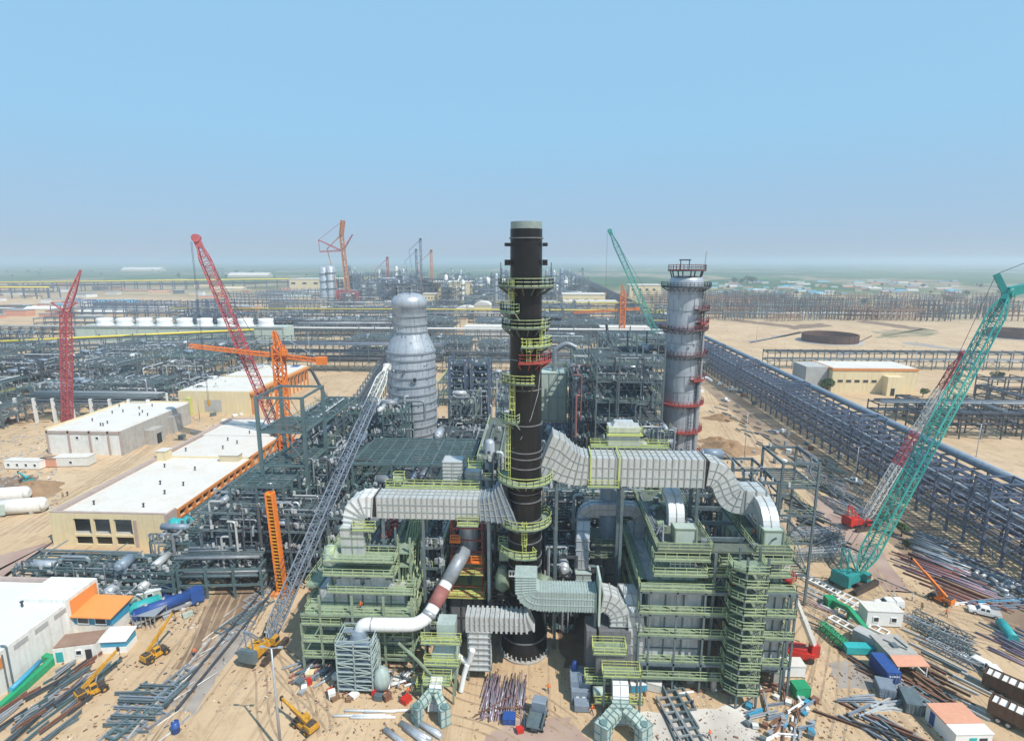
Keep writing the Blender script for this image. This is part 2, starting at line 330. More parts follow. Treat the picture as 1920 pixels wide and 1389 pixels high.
# ================================================================ SETTING
def ground_material():
    m = bpy.data.materials.new('sand_ground'); m.use_nodes = True
    n = m.node_tree.nodes; l = m.node_tree.links; b = n['Principled BSDF']; b.inputs['Roughness'].default_value = 0.95
    b.inputs['Specular IOR Level'].default_value = 0.15
    tc = n.new('ShaderNodeTexCoord'); co = tc.outputs['Object']
    def noise(sc, det=6, ro=0.6, vec=None, dist=0.0):
        t = n.new('ShaderNodeTexNoise'); t.inputs['Scale'].default_value = sc; t.inputs['Detail'].default_value = det
        t.inputs['Roughness'].default_value = ro; t.inputs['Distortion'].default_value = dist; l.new(vec or co, t.inputs['Vector']); return t.outputs['Fac']
    def rng(x, a, c, to0=0.0, to1=1.0):
        r = n.new('ShaderNodeMapRange'); l.new(x, r.inputs['Value']); r.inputs['From Min'].default_value = a; r.inputs['From Max'].default_value = c
        r.inputs['To Min'].default_value = to0; r.inputs['To Max'].default_value = to1; return r.outputs[0]
    def mix(f, c1, c2, blend='MIX'):
        x = n.new('ShaderNodeMix'); x.data_type = 'RGBA'; x.blend_type = blend
        if isinstance(f, float): x.inputs[0].default_value = f
        else: l.new(f, x.inputs[0])
        for k, c in ((6, c1), (7, c2)):
            if isinstance(c, tuple): x.inputs[k].default_value = (*c, 1)
            else: l.new(c, x.inputs[k])
        return x.outputs[2]
    def mul(a, c):
        x = n.new('ShaderNodeMath'); x.operation = 'MULTIPLY'
        for k, q in ((0, a), (1, c)):
            if isinstance(q, float): x.inputs[k].default_value = q
            else: l.new(q, x.inputs[k])
        return x.outputs[0]
    sand = mix(rng(noise(0.035), .35, .65), (0.47, 0.325, 0.19), (0.585, 0.428, 0.272))
    sand = mix(rng(noise(0.11, 8, .7, None, 1.5), .52, .68), sand, (0.38, 0.26, 0.15))
    sand = mix(rng(noise(0.022, 4, .5, None, .8), .60, .72, 0, .75), sand, (0.34, 0.215, 0.16))
    sand = mix(rng(noise(0.9, 6, .75), .40, .75, 0, .6), sand, (0.57, 0.435, 0.285))
    # wheel tracks: thin stretched noise along the plant axis
    mp = n.new('ShaderNodeMapping'); mp.inputs['Scale'].default_value = (0.9, 0.035, 1); mp.inputs['Rotation'].default_value = (0, 0, 0.25); l.new(co, mp.inputs['Vector'])
    sand = mix(rng(noise(1.0, 5, .6, mp.outputs[0], .6), .55, .66, 0, .45), sand, (0.29, 0.20, 0.13))
    sand = mix(rng(noise(3.0, 4, .8), .62, .75, 0, .5), sand, (0.22, 0.16, 0.11))
    mp3 = n.new('ShaderNodeMapping'); mp3.inputs['Scale'].default_value = (1.6, 0.03, 1); mp3.inputs['Rotation'].default_value = (0, 0, -0.35); l.new(co, mp3.inputs['Vector'])
    sand = mix(rng(noise(1.0, 6, .65, mp3.outputs[0], 1.2), .58, .64, 0, .55), sand, (0.25, 0.17, 0.105))
    sand = mix(rng(noise(0.16, 9, .8, None, 2.5), .60, .66, 0, .6), sand, (0.235, 0.165, 0.11))
    sand = mix(rng(noise(0.07, 9, .8, None, 1.0), .58, .68, 0, .7), sand, (0.56, 0.45, 0.32))
    # far country: scrub then fields
    sx = n.new('ShaderNodeSeparateXYZ'); l.new(co, sx.inputs[0])
    wob = noise(0.0016, 5, .6)
    yy = n.new('ShaderNodeMath'); yy.operation = 'MULTIPLY_ADD'; l.new(wob, yy.inputs[0]); yy.inputs[1].default_value = 900.0; xx = n.new('ShaderNodeMath'); xx.operation = 'MULTIPLY_ADD'; l.new(sx.outputs['X'], xx.inputs[0]); xx.inputs[1].default_value = 0.22; l.new(sx.outputs['Y'], xx.inputs[2]); l.new(xx.outputs[0], yy.inputs[2])
    mp2 = n.new('ShaderNodeMapping'); mp2.inputs['Scale'].default_value = (1, 0.45, 1); l.new(co, mp2.inputs['Vector'])
    vo = n.new('ShaderNodeTexVoronoi'); vo.inputs['Scale'].default_value = 0.0042; vo.inputs['Randomness'].default_value = 0.9; l.new(mp2.outputs[0], vo.inputs['Vector'])
    sc = n.new('ShaderNodeSeparateColor'); l.new(vo.outputs['Color'], sc.inputs[0])
    fld = mix(sc.outputs[0], (0.030, 0.095, 0.025), (0.095, 0.17, 0.05))
    fld = mix(rng(sc.outputs[1], .68, .72), fld, (0.30, 0.25, 0.155))
    fld = mix(rng(noise(0.012, 8, .75), .47, .58), fld, (0.03, 0.065, 0.022))
    scrub = mix(rng(noise(0.006, 8, .7), .38, .62), (0.40, 0.30, 0.19), (0.16, 0.165, 0.09))
    c = mix(rng(yy.outputs[0], 1150., 1500.), sand, scrub)
    c = mix(rng(yy.outputs[0], 1650., 2050.), c, fld)
    l.new(c, b.inputs['Base Color'])
    bp = n.new('ShaderNodeBump'); bp.inputs['Strength'].default_value = 0.5; bp.inputs['Distance'].default_value = 0.4
    l.new(noise(0.8, 8, .7), bp.inputs['Height']); l.new(bp.outputs[0], b.inputs['Normal'])
    return m
M['sand_ground'] = ground_material()
def flatmat(name, c1, c2, sc=0.3, rough=0.95, c3=None):
    m = bpy.data.materials.new(name); m.use_nodes = True
    n = m.node_tree.nodes; l = m.node_tree.links; b = n['Principled BSDF']; b.inputs['Roughness'].default_value = rough
    tc = n.new('ShaderNodeTexCoord'); t = n.new('ShaderNodeTexNoise'); t.inputs['Scale'].default_value = sc; t.inputs['Detail'].default_value = 8
    l.new(tc.outputs['Object'], t.inputs['Vector']); r = n.new('ShaderNodeValToRGB'); l.new(t.outputs['Fac'], r.inputs[0])
    r.color_ramp.elements[0].position = .32; r.color_ramp.elements[0].color = (*c1, 1); r.color_ramp.elements[1].position = .68; r.color_ramp.elements[1].color = (*c2, 1)
    l.new(r.outputs[0], b.inputs['Base Color']); M[name] = m
flatmat('road_brown', (0.20, 0.135, 0.09), (0.33, 0.24, 0.155), 0.12)
flatmat('road_pink', (0.30, 0.19, 0.16), (0.43, 0.32, 0.25), 0.09)
flatmat('slab_white', (0.40, 0.36, 0.31), (0.66, 0.62, 0.56), 0.16)
flatmat('earth_and_shade', (0.15, 0.095, 0.06), (0.26, 0.17, 0.105), 0.2)  # dark earth, also used for the painted shadow beside the stack base
flatmat('scrub_green', (0.12, 0.13, 0.06), (0.40, 0.30, 0.18), 0.05)
flatmat('mud_grey', (0.25, 0.22, 0.20), (0.38, 0.33, 0.28), 0.25)

g = MB()
N = 72
R_G = 20000.0
g.add([(0,0,0)] + [(R_G*math.cos(2*math.pi*i/N), R_G*math.sin(2*math.pi*i/N), 0) for i in range(N)], [(0, 1+i, 1+(i+1) % N) for i in range(N)])
kind(g.build('ground', 'sand_ground'), 'structure')
def patch(name, pts, m, z, sub=14, jag=0.0, seed=0):
    """ground sheet: polygon with a slightly uneven outline"""
    r = random.Random(seed); out = []
    P = [V(p[:2]) for p in pts]
    for a, b in zip(P, P[1:] + P[:1]):
        for k in range(sub):
            c = a.lerp(b, k/sub); out.append((c.x + r.uniform(-jag, jag), c.y + r.uniform(-jag, jag), z))
    mb = MB(); mb.add(out, [tuple(range(len(out)))]); o = mb.build(name, m); kind(o, 'structure'); return o
patch('road', [(88,40),(106,40),(106,520),(97,520)], 'road_brown', .004, 20, .8, 1)
patch('path', [(116,40),(122,40),(122,480),(116,480)], 'road_brown', .004, 20, .6, 2)
patch('pavement', [G(1195,1335),G(1400,1322),G(1425,1389),G(1400,1440),G(1190,1440)], 'slab_white', .008, 10, .5, 3)
patch('path', [G(0,1090),G(110,1010),G(0,1040),G(-60,1090)], 'road_pink', .006, 10, 1.2, 4)
patch('path', [G(1520,930),G(1560,930),G(1715,1110),G(1660,1110)], 'road_pink', .004, 12, .8, 5)
patch('path', [G(905,1389),G(960,1350),G(1065,1345),G(1110,1389),G(1100,1430),G(900,1430)], 'road_pink', .006, 10, .5, 6)
patch('ground', [G(1555,1240),G(1610,1235),G(1660,1290),G(1570,1290)], 'mud_grey', .006, 10, .4, 7)
patch('ground', [G(380,1150),G(420,1085),G(500,1080),G(470,1160),G(395,1250),G(330,1250)], 'earth_and_shade', .006, 10, .7, 8)
patch('ground', [G(300,1320),G(420,1180),G(475,1180),G(360,1340)], 'mud_grey', .010, 10, .5, 9)
patch('ground', [G(0,895),G(60,890),G(75,935),G(0,945)], 'earth_and_shade', .006, 10, 1.0, 10)
patch('ground', [G(1030,1130),G(1100,1130),G(1095,1260),G(1060,1250)], 'earth_and_shade', .006, 10, .4, 11)  # dark sheet painting the shadow that the burner unit side casts on the sand

for i, q in enumerate((((1400,640),(1500,622),(1510,624),(1412,643)),((1620,600),(1750,618),(1740,622),(1610,604)),((1700,640),(1850,660),(1840,664),(1690,644)),((1380,598),(1500,612),(1490,616),(1370,602)),((1560,660),(1600,656),(1620,664),(1570,668)),((1470,612),(1540,606),(1560,612),(1490,618)))):
    patch('path', [G(*v) for v in q], 'earth_and_shade' if i % 2 else 'mud_grey', .006+.001*i, 10, 3, 40+i)
patch('ground', [G(1640,622),G(1740,616),G(1760,628),G(1650,634)], 'scrub_green', .012, 14, 6, 60)
def ruts(p, q, n, seed):
    R = random.Random(seed); a, b_ = G(*p), G(*q); d = (b_-a).normalized(); s_ = V((-d.y,d.x,0)); mb = MB()
    for k in range(n):
        off = R.uniform(-5,5); amp = R.uniform(.3,1.6); ph = R.uniform(0,6)
        for w_ in (-.85,.85):
            L = []
            for i in range(41):
                c = a.lerp(b_,i/40)+s_*(off+w_+amp*math.sin(ph+i*.11)); L.append((c.x-s_.x*.17,c.y-s_.y*.17,.016+.0004*k)); L.append((c.x+s_.x*.17,c.y+s_.y*.17,.016+.0004*k))
            mb.add(L,[(2*i,2*i+1,2*i+3,2*i+2) for i in range(40)])
    kind(mb.build('path','rut_sand'),'structure')
flatmat('rut_sand', (0.27, 0.185, 0.115), (0.43, 0.315, 0.20), 0.5)
for i, (p, q, n) in enumerate((((250,1400),(430,1110),5),((560,1400),(480,1230),4),((1480,1389),(1580,1090),5),((1600,1110),(1920,1200),5),((1540,1060),(1340,730),5),((860,1300),(1060,1389),3),((40,1000),(330,800),3),((1800,1389),(1560,1010),3),((520,720),(680,700),3))):
    ruts(p, q, n, i)
def haze():
    x0, x1, y0, y1, z0, z1 = -21000, 21000, -21000, 21000, -1.0, 96.0
    mb = MB().box(x0, x1, y0, y1, z0, z1)
    m = bpy.data.materials.new('haze_air'); m.use_nodes = True; n = m.node_tree.nodes
    n.remove(n['Principled BSDF']); v = n.new('ShaderNodeVolumePrincipled')
    v.inputs['Color'].default_value = (0.80, 0.90, 1.0, 1); v.inputs['Density'].default_value = HAZE_D; v.inputs['Anisotropy'].default_value = 0.2
    m.node_tree.links.new(v.outputs[0], n['Material Output'].inputs['Volume'])
    M['haze_air'] = m
    o = mb.build('haze', 'haze_air'); kind(o, 'stuff'); return o
HAZE_D = 0.00025
haze()
# ================================================================ CORE PLANT
def rduct(mb, rib, pts, side, w, h, step=1.2, rw=0.18, lines=2, taper=None):
    """rectangular duct along pts; side = fixed width direction; ribs go to rib"""
    pts = [V(p) for p in pts]; side = V(side).normalized(); n = len(pts); secs = []
    for i in range(n):
        d = (pts[min(i+1,n-1)] - pts[max(i-1,0)]).normalized(); up = d.cross(side).normalized()
        ww = w if taper is None else taper[i][0]; hh = h if taper is None else taper[i][1]
        secs.append((pts[i], up, ww, hh, d))
    def cs(s, e=0.0): 
        c, up, ww, hh, _ = s; a = side*(ww/2+e); b = up*(hh/2+e); return [c-a-b, c+a-b, c+a+b, c-a+b]
    vs = [v for s in secs for v in cs(s)]
    fs = [(i*4+k, i*4+(k+1) % 4, i*4+4+(k+1) % 4, i*4+4+k) for i in range(n-1) for k in range(4)]
    mb.add(vs, fs + [(3,2,1,0), tuple(4*(n-1)+k for k in range(4))])
    # ribs by arc length
    L = [0.0]
    for a, b in zip(pts, pts[1:]): L.append(L[-1] + (b-a).length)
    k = max(1, round(L[-1]/step))
    for j in range(k+1):
        t = L[-1]*j/k; i = max(0, min(n-2, max(q for q in range(n) if L[q] <= t+1e-6)))
        u = (t-L[i])/max(1e-6, L[i+1]-L[i]); a, b = secs[i], secs[i+1]
        s = (a[0].lerp(b[0], u), a[1].lerp(b[1], u).normalized(), a[2]+(b[2]-a[2])*u, a[3]+(b[3]-a[3])*u, None)
        c = cs(s, rw/2)
        for q in range(4): rib.bar(c[q], c[(q+1) % 4], rw, rw*.6)
    for q in range(4):
        for m_ in range(1, lines+1):
            u = m_/(lines+1)
            for i in range(n-1):
                A0, B0 = cs(secs[i], .05), cs(secs[i+1], .05)
                rib.bar(A0[q].lerp(A0[(q+1) % 4], u), B0[q].lerp(B0[(q+1) % 4], u), .12)
def arc(c, r, a0, a1, n, ux, uz):
    c, ux, uz = V(c), V(ux), V(uz)
    return [c + ux*(r*math.cos(a0+(a1-a0)*i/n)) + uz*(r*math.sin(a0+(a1-a0)*i/n)) for i in range(n+1)]
PI = math.pi

def deck(mbd, mbr, x0, x1, y0, y1, z, t=0.26, sides='fblr', h=1.15, grid=False):
    if grid:
        k = max(2, round((x1-x0)/1.0))
        for i in range(k+1): mbd.bar((x0+(x1-x0)*i/k, y0, z-t/2), (x0+(x1-x0)*i/k, y1, z-t/2), .25, t)
        for yy in (y0, (y0+y1)/2, y1): mbd.bar((x0, yy, z-t/2-.02), (x1, yy, z-t/2-.02), .3, t)
    else: mbd.box(x0, x1, y0, y1, z-t, z)
    e = .06
    if 'f' in sides: mbr.rail([(x0+e,y0+e,z),(x1-e,y0+e,z)], h)
    if 'b' in sides: mbr.rail([(x0+e,y1-e,z),(x1-e,y1-e,z)], h)
    if 'l' in sides: mbr.rail([(x0+e,y0+e,z),(x0+e,y1-e,z)], h)
    if 'r' in sides: mbr.rail([(x1-e,y0+e,z),(x1-e,y1-e,z)], h)

def ladder(mb, x, y, z0, z1, dirv=(0,-1), cage=True):
    d = V((dirv[0], dirv[1], 0)).normalized(); s = V((-d.y, d.x, 0)); c = V((x, y, 0))
    for k in (-.3, .3): mb.bar(c+s*k+V((0,0,z0)), c+s*k+V((0,0,z1)), .09)
    z = z0
    while z < z1: mb.bar(c-s*.3+V((0,0,z)), c+s*.3+V((0,0,z)), .06); z += .45
    if cage:
        z = z0+2
        while z < z1:
            p = [c-s*.3, c-s*.45+d*.5, c+d*.85, c+s*.45+d*.5, c+s*.3]
            for a, b in zip(p, p[1:]): mb.bar(a+V((0,0,z)), b+V((0,0,z)), .09)
            z += 1.1
        for a in (c-s*.45+d*.5, c+d*.85, c+s*.45+d*.5): mb.bar(a+V((0,0,z0+2)), a+V((0,0,z1)), .07)

def ring_platform(parent, x, y, r0, r1, z, a0, a1, mdeck, mrail, label=None, br=True, h=1.2):
    d = MB(); d.ring(x, y, r0, r1, z-.3, z, 40, a0, a1)
    n = max(3, int((a1-a0)*r1/1.8))
    if br:
        for i in range(n+1):
            t = a0+(a1-a0)*i/n
            d.bar((x+r1*.97*math.cos(t), y+r1*.97*math.sin(t), z-.35), (x+r0*math.cos(t), y+r0*math.sin(t), z-1.5), .16)
    o = d.build('platform', mdeck, parent, label=label)
    r = MB(); m = max(8, int((a1-a0)*r1/1.2))
    r.rail([(x+(r1-.08)*math.cos(a0+(a1-a0)*i/m), y+(r1-.08)*math.sin(a0+(a1-a0)*i/m), z) for i in range(m+1)], h, .1, 9)
    if a1-a0 < 6.2:
        for t in (a0, a1): r.rail([(x+(r0+.1)*math.cos(t), y+(r0+.1)*math.sin(t), z), (x+(r1-.08)*math.cos(t), y+(r1-.08)*math.sin(t), z)], h, .1, 9)
    r.build('railing', mrail, o); return o

# ---------------------------------------------------------------- the black flue stack
SX, SY = -2.0, 91.5
st = thing('flue_stack', 'tall black flue stack with lime green ring platforms, tallest thing in the plant', 'chimney', (SX, SY, 0))
b = MB(); b.lathe(SX, SY, [(4.1,0),(4.1,3.4),(3.95,3.6),(2.95,9.5),(2.85,30),(2.72,45),(2.6,58),(2.55,74.8)], 48); b.build('shell', 'stack_black', st)
b = MB(); b.ring(SX, SY, 2.2, 2.5, 74.8, 75.9, 40); b.build('rim', 'stack_cap', st)
bd = MB()
for z, r in ((3.5,4.15),(9.5,3.05),(12,3.0),(15,2.98),(17.2,2.97),(19,2.96),(22,2.95),(24,2.94),(26,2.93),(29.5,2.92),(31,2.92),(35.5,2.9),(37.2,2.9),(38.3,2.88),(43,2.83),(49,2.76),(54,2.7),(66.5,2.62),(73.3,2.68)):
    bd.ring(SX, SY, r-.2, r+.07, z, z+.16, 48)
bd.build('stiffener_ring', 'heater_dark', st)
b = MB(); b.ring(SX, SY, 4.0, 4.75, 0.1, .35, 48); 
for i in range(30):
    t = 2*PI*i/30; b.cbox((SX+4.4*math.cos(t), SY+4.4*math.sin(t), .7), .3, .12, .8, t)
b.build('base_flange', 'concrete', st)
for z in (72.6, 69.4+.4):
    for s in (-1, 1):
        for k in (-.5, .5):
            MB().cbox((SX+s*3.0, SY+k*2, z-.2), .8, .5, .9 if z < 70 else .5).build('lifting_lug', 'stack_black', st)
b = MB(); b.cbox((SX-3.6,SY-1.4,19.4),1.6,1.6,1.8); b.lathe(SX-3.9,SY-1.6,[(.3,12.2),(1.3,13.2),(1.3,15.2),(.7,17)],12); b.build('access_hood','steel_green',st)
b = MB(); b.tube((SX+2.2,SY-1.8,14.6),(SX+4.2,SY-3.2,14.6),1.5,16); b.build('breeching_cone','steel_green',st)
b = MB()   # helical cable hanging down the face
b.pipe([(SX+2.75*math.cos(t), SY+2.75*math.sin(t), z) for t, z in ((-.15,58),(-.35,54),(-.7,48.5),(-1.2,44.5),(-1.8,41),(-2.4,39),(-3.0,37.6))], .06, 5); b.build('cable', 'galv', st)
F = PI*1.5
ring_platform(st, SX, SY, 2.65, 4.5, 66.0, 0, 2*PI, 'deck_green', 'rail_green')
ring_platform(st, SX, SY, 2.65, 4.0, 59.5, 0, 2*PI, 'deck_green', 'rail_green')
ring_platform(st, SX, SY, 2.65, 4.3, 62.0, PI*.85, PI*1.38, 'steel_green', 'rail_green')
ring_platform(st, SX, SY, 2.7, 4.3, 56.6, PI*1.45, PI*2.05, 'steel_green', 'rail_lime')
ring_platform(st, SX, SY, 2.75, 4.3, 54.0, PI*1.42, PI*2.1, 'rail_red', 'rail_red', 'red half ring platform')
ring_platform(st, SX, SY, 2.75, 4.3, 50.6, PI*1.15, PI*1.62, 'deck_green', 'rail_lime')
ring_platform(st, SX, SY, 2.8, 4.4, 44.0, PI*.85, PI*1.4, 'steel_green', 'rail_green')
ring_platform(st, SX, SY, 2.95, 4.8, 33.4, PI*.8, PI*2.0, 'steel_green', 'rail_lime')
ring_platform(st, SX, SY, 3.0, 4.7, 25.6, PI*1.0, PI*2.2, 'steel_green', 'rail_lime')
ring_platform(st, SX, SY, 3.0, 4.8, 20.4, PI*.95, PI*1.65, 'steel_green', 'rail_lime')
lb = MB()
for a, z0, z1 in ((PI*1.28,61.8,67),(PI*1.78,56,60.5),(PI*1.55,53.8,57.5),(PI*1.3,44,51.5),(PI*1.2,33.4,45),(PI*1.5,20.4,26.5),(PI*1.72,54,57)):
    ladder(lb, SX+3.25*math.cos(a), SY+3.25*math.sin(a), z0, z1, (math.cos(a), math.sin(a)))
lb.build('ladder', 'rail_lime', st)
for s in (-1, 1):
    MB().bar((SX+s*4.0, SY-1.2, 66), (SX+s*4.0, SY-1.2, 69.6), .12).build('lightning_rod', 'steel_dark', st)
b = MB().cbox((SX-1.4, SY-2.9, 16.6), 2.6, .2, 1.2); b.build('name_plate', 'white_paint', st)
b = MB()
for i in range(5): b.cbox((SX-2.4+i*.5, SY-3.03, 16.6), .28, .05, .6)
b.build('lettering', 'dark_opening', st.children[-1])

# ---------------------------------------------------------------- flue ducts
d1 = thing('flue_duct', 'big ribbed grey duct from black stack falling by an S bend onto the second heater', 'duct', (20, 93.5, 34))
m, r = MB(), MB()
sec = [(1.4,93.5,37.2),(3.0,93.5,36.6),(5.2,93.5,35.2),(7.0,93.5,34.6),(9.0,93.5,34.45)]
rduct(m, r, sec, (0,1,0), 4.6, 5, 1.0, .2, 3, [(4.2,7.6),(4.2,7.2),(4.5,6.0),(4.6,5.4),(4.6,5.0)]); m.build('transition', 'duct_grey', d1); r.build('ribs', 'duct_rib', d1)
m, r = MB(), MB(); rduct(m, r, [(9.2,93.5,34.4),(28.4,93.5,34.4)], (0,1,0), 4.6, 5, 1.05, .17, 2); m.build('casing', 'duct_grey', d1); r.build('ribs', 'duct_rib', d1)
MB().cbox((28.75,93.5,34.4), .5, 4.3, 4.7).build('expansion_joint', 'rubber', d1)
m, r = MB(), MB(); p = []
for i in range(15):
    t_ = i/14; q = [(1-t_)**3, 3*t_*(1-t_)**2, 3*t_*t_*(1-t_), t_**3]; p.append(V((q[0]*29.1+q[1]*33.4+q[2]*31.2+q[3]*35.2, 93.5, q[0]*34.4+q[1]*34.4+q[2]*29.35+q[3]*29.35)))
rduct(m, r, p, (0,1,0), 4.4, 4.2, 1.1, .15, 2); m.build('bend', 'duct_grey', d1); r.build('ribs', 'duct_rib', d1)
MB().cbox((35.5,93.5,29.3), .5, 4.2, 4.6).build('expansion_joint', 'duct_rib', d1)
m, r = MB(), MB(); rduct(m, r, [(35.8,93.5,29.3),(39.2,93.5,29.3)], (0,1,0), 4.2, 4.2, 1.4, .2, 1)
rduct(m, r, [(38.4,92.2,29.2)] + arc((38.4,91.2,25.6), 3.4, PI*.62, PI*1.02, 8, (0,1,0), (0,0,1)) + [(38.4,87.7,23.5)], (1,0,0), 2.6, 3.0, 9, .2, 1)
m.build('outlet_bend', 'duct_grey', d1); r.build('ribs', 'duct_rib', d1)
dk, rl = MB(), MB(); deck(dk, rl, 9.5, 23.5, 95.9, 97.2, 37.3, .2); deck(dk, rl, 8.6, 14.2, 90.6, 95.8, 32.0, .25); 
for x in (9.2, 14.0): rl.bar((x,91.0,32),(x,91.0,37.6),.25); rl.bar((x,91.0,37.4),(x,96,37.4),.2)
dk.build('walkway', 'steel_green', d1); rl.build('railing', 'rail_lime', d1)
b = MB()
for x in (1.5, 14.8, 27.6): 
    for y in (91.6, 95.6): b.bar((x if x>2 else 3.5,y,0),(x if x>2 else 3.5,y,32.2),.5)
    b.bar((x if x>2 else 3.5,91.6,31.7),(x if x>2 else 3.5,95.6,31.7),.5)
b.build('support_frame', 'steel_slate', d1)
# damper housing above duct
b = MB().cbox((15.6,98.4,39.0), 5.6, 3.2, 3.4); b.cbox((15.6,98.4,41.1), 4.2, 2.4, .8, 0, .8); b.build('damper_box', 'duct_grey', d1)
dk, rl = MB(), MB(); deck(dk, rl, 12.4, 18.8, 96.2, 97.4, 39.6, .3); dk.build('platform', 'rail_lime', d1); rl.build('railing', 'rail_lime', d1)

d2 = thing('flue_duct', 'ribbed grey duct between black stack and the elbow above first heater', 'duct', (-18, 90.5, 28))
m, r = MB(), MB(); rduct(m, r, [(-27.4,90.5,28.3),(-9.8,90.5,28.3)], (0,1,0), 3.8, 3.8, 1.0, .15, 2); m.build('casing', 'duct_grey', d2); r.build('ribs', 'duct_rib', d2)
m, r = MB(), MB(); rduct(m, r, [(-9.6,90.5,28.3),(-7.4,90.5,28.4),(-5.4,90.5,29.0),(-4.6,90.5,29.3)], (0,1,0), 3.8, 3.8, .8, .2, 3, [(3.8,3.8),(3.9,4.6),(4.2,6.8),(4.2,7.6)]); m.build('transition', 'vessel_blue', d2); r.build('ribs', 'duct_rib', d2)
MB().cbox((-27.8,90.5,28.3), .7, 3.5, 3.5).build('expansion_joint', 'rubber', d2)
m, r = MB(), MB(); pts = [(-28.2,90.5,28.3)] + arc((-29.2,90.5,26.0), 2.4, PI/2, PI, 7, (1,0,0), (0,0,1)) + [(-31.7,90.5,24.8)]
rduct(m, r, pts, (0,1,0), 3.8, 3.6, .9, .22, 1)
m.build('bend', 'tower_white', d2); r.build('ribs', 'duct_grey', d2)
m, r = MB(), MB(); rduct(m, r, [(-31.6,89.5,24.9),(-31.6,89.5,18.5)], (0,1,0), 4.2, 4.0, 1.7, .2, 1); m.build('drop_leg', 'duct_grey', d2); r.build('ribs', 'steel_green', d2)
dk, rl = MB(), MB(); deck(dk, rl, -27, -10, 92.5, 93.7, 30.3, .2); deck(dk, rl, -13.5, -9.8, 87.4, 88.5, 25.9, .2); deck(dk, rl, -31.5, -27.5, 87.0, 88.4, 24.8, .25)
deck(dk, rl, -25.6, -23.6, 92.8, 94.4, 31.6, .2); deck(dk, rl, -12.2, -9.6, 93, 95.5, 34.2, .2)
dk.build('walkway', 'steel_green', d2); rl.build('railing', 'rail_lime', d2)
m, r = MB(), MB(); rduct(m, r, [(-15.2,96.5,27),(-15.2,96.5,34.4)], (0,1,0), 3.4, 3.4, .7, .15, 1); rduct(m, r, [(-11.6,96.5,26),(-11.6,96.5,32.4)], (0,1,0), 2.4, 2.6, .7, .15, 1)
m.build('bypass_duct', 'duct_grey', d2); r.build('ribs', 'duct_rib', d2)
b = MB()
for x in (-26.5, -19.5, -8.2):
    for y in (88.9, 92.1): b.bar((x,y,0),(x,y,26.4),.45)
    b.bar((x,88.9,26.2),(x,92.1,26.2),.4)
b.build('support_frame', 'steel_slate', d2)

# aqua duct in front of stack, with bend into the fan house
d3 = thing('air_duct', 'pale aqua finned duct crossing in front of the black stack', 'duct', (4, 84.6, 14))
m, r = MB(), MB(); rduct(m, r, [(-1.6,84.6,19.4),(-1.6,84.6,16.8),(-1.2,84.6,15.9),(-.4,84.6,15.3),(.6,84.6,15.1),(9.9,84.6,15.1)], (0,1,0), 3.4, 3.4, .45, .13, 2)
m.build('casing', 'duct_aqua', d3); r.build('ribs', 'duct_aqua', d3)
m, r = MB(), MB(); rduct(m, r, [(10.9,84.6,15.1)] + arc((10.9,84.6,12.0), 3.1, PI/2, .05, 7, (1,0,0), (0,0,1)) + [(14.0,84.6,11.0)], (0,1,0), 3.4, 3.2, 1.0, .2, 2)
m.build('bend', 'duct_grey', d3); r.build('ribs', 'duct_rib', d3)
b = MB().cbox((10.4,84.6,15.4), .35, 4.6, 8.2); b.build('blind_plate', 'pale_green', d3)
b = MB()
for x in (9.8,): 
    for y in (83.2,86): b.bar((x,y,0),(x,y,13.2),.4)
b.build('support_frame', 'steel_slate', d3)
d4 = thing('air_duct', 'white ribbed duct at the foot of black stack on a short ribbed leg', 'duct', (-8, 84, 10))
m, r = MB(), MB(); rduct(m, r, [(-11.4,84,10.8),(-1.8,84,10.8),(-.8,84,11.2)], (0,1,0), 2.6, 2.6, .8, .34, 1); rduct(m, r, [(-9.4,84,9.4),(-9.4,84,2.2)], (1,0,0), 3.4, 2.6, 1.1, .26, 1)
m.build('casing', 'duct_grey', d4); r.build('ribs', 'duct_grey', d4)
b = MB(); 
for x in (-11.2,-7.6):
    for y in (82.7,85.3): b.bar((x,y,0),(x,y,9.3),.28)
for z in (2.2,): b.box(-11.3,-7.5,82.6,85.4,z-.3,z)
b.build('support_frame', 'steel_slate', d4)

# white bent pipe in front of heater
wp = thing('elbow_pipe', 'fat white pipe with a maroon band bending down in front of first heater', 'pipe', (-25, 82.5, 10))
MB().pipe([(-29.2,82.4,7.6),(-29.2,82.4,10.3),(-18.6,82.4,10.5),(-12.8,92.2,18.8)], 1.12, 16, 2.6).build('pipe_run', 'tower_white', wp)
MB().tube((-17.2,84.8,12.45),(-15.9,87.0,14.35), 1.26, 20).build('painted_band', 'pipe_primer', wp)
MB().tube((-15.4,87.8,15.05),(-12.7,92.3,18.9), 1.26, 20).build('painted_band', 'pipe_grey', wp)
b = MB(); b.tube((-18.0,83.4,11.35),(-17.7,83.9,11.8),1.25,16); b.tube((-27.3,82.4,10.35),(-27.1,82.4,10.35),1.2,16); b.build('flange', 'galv', wp)

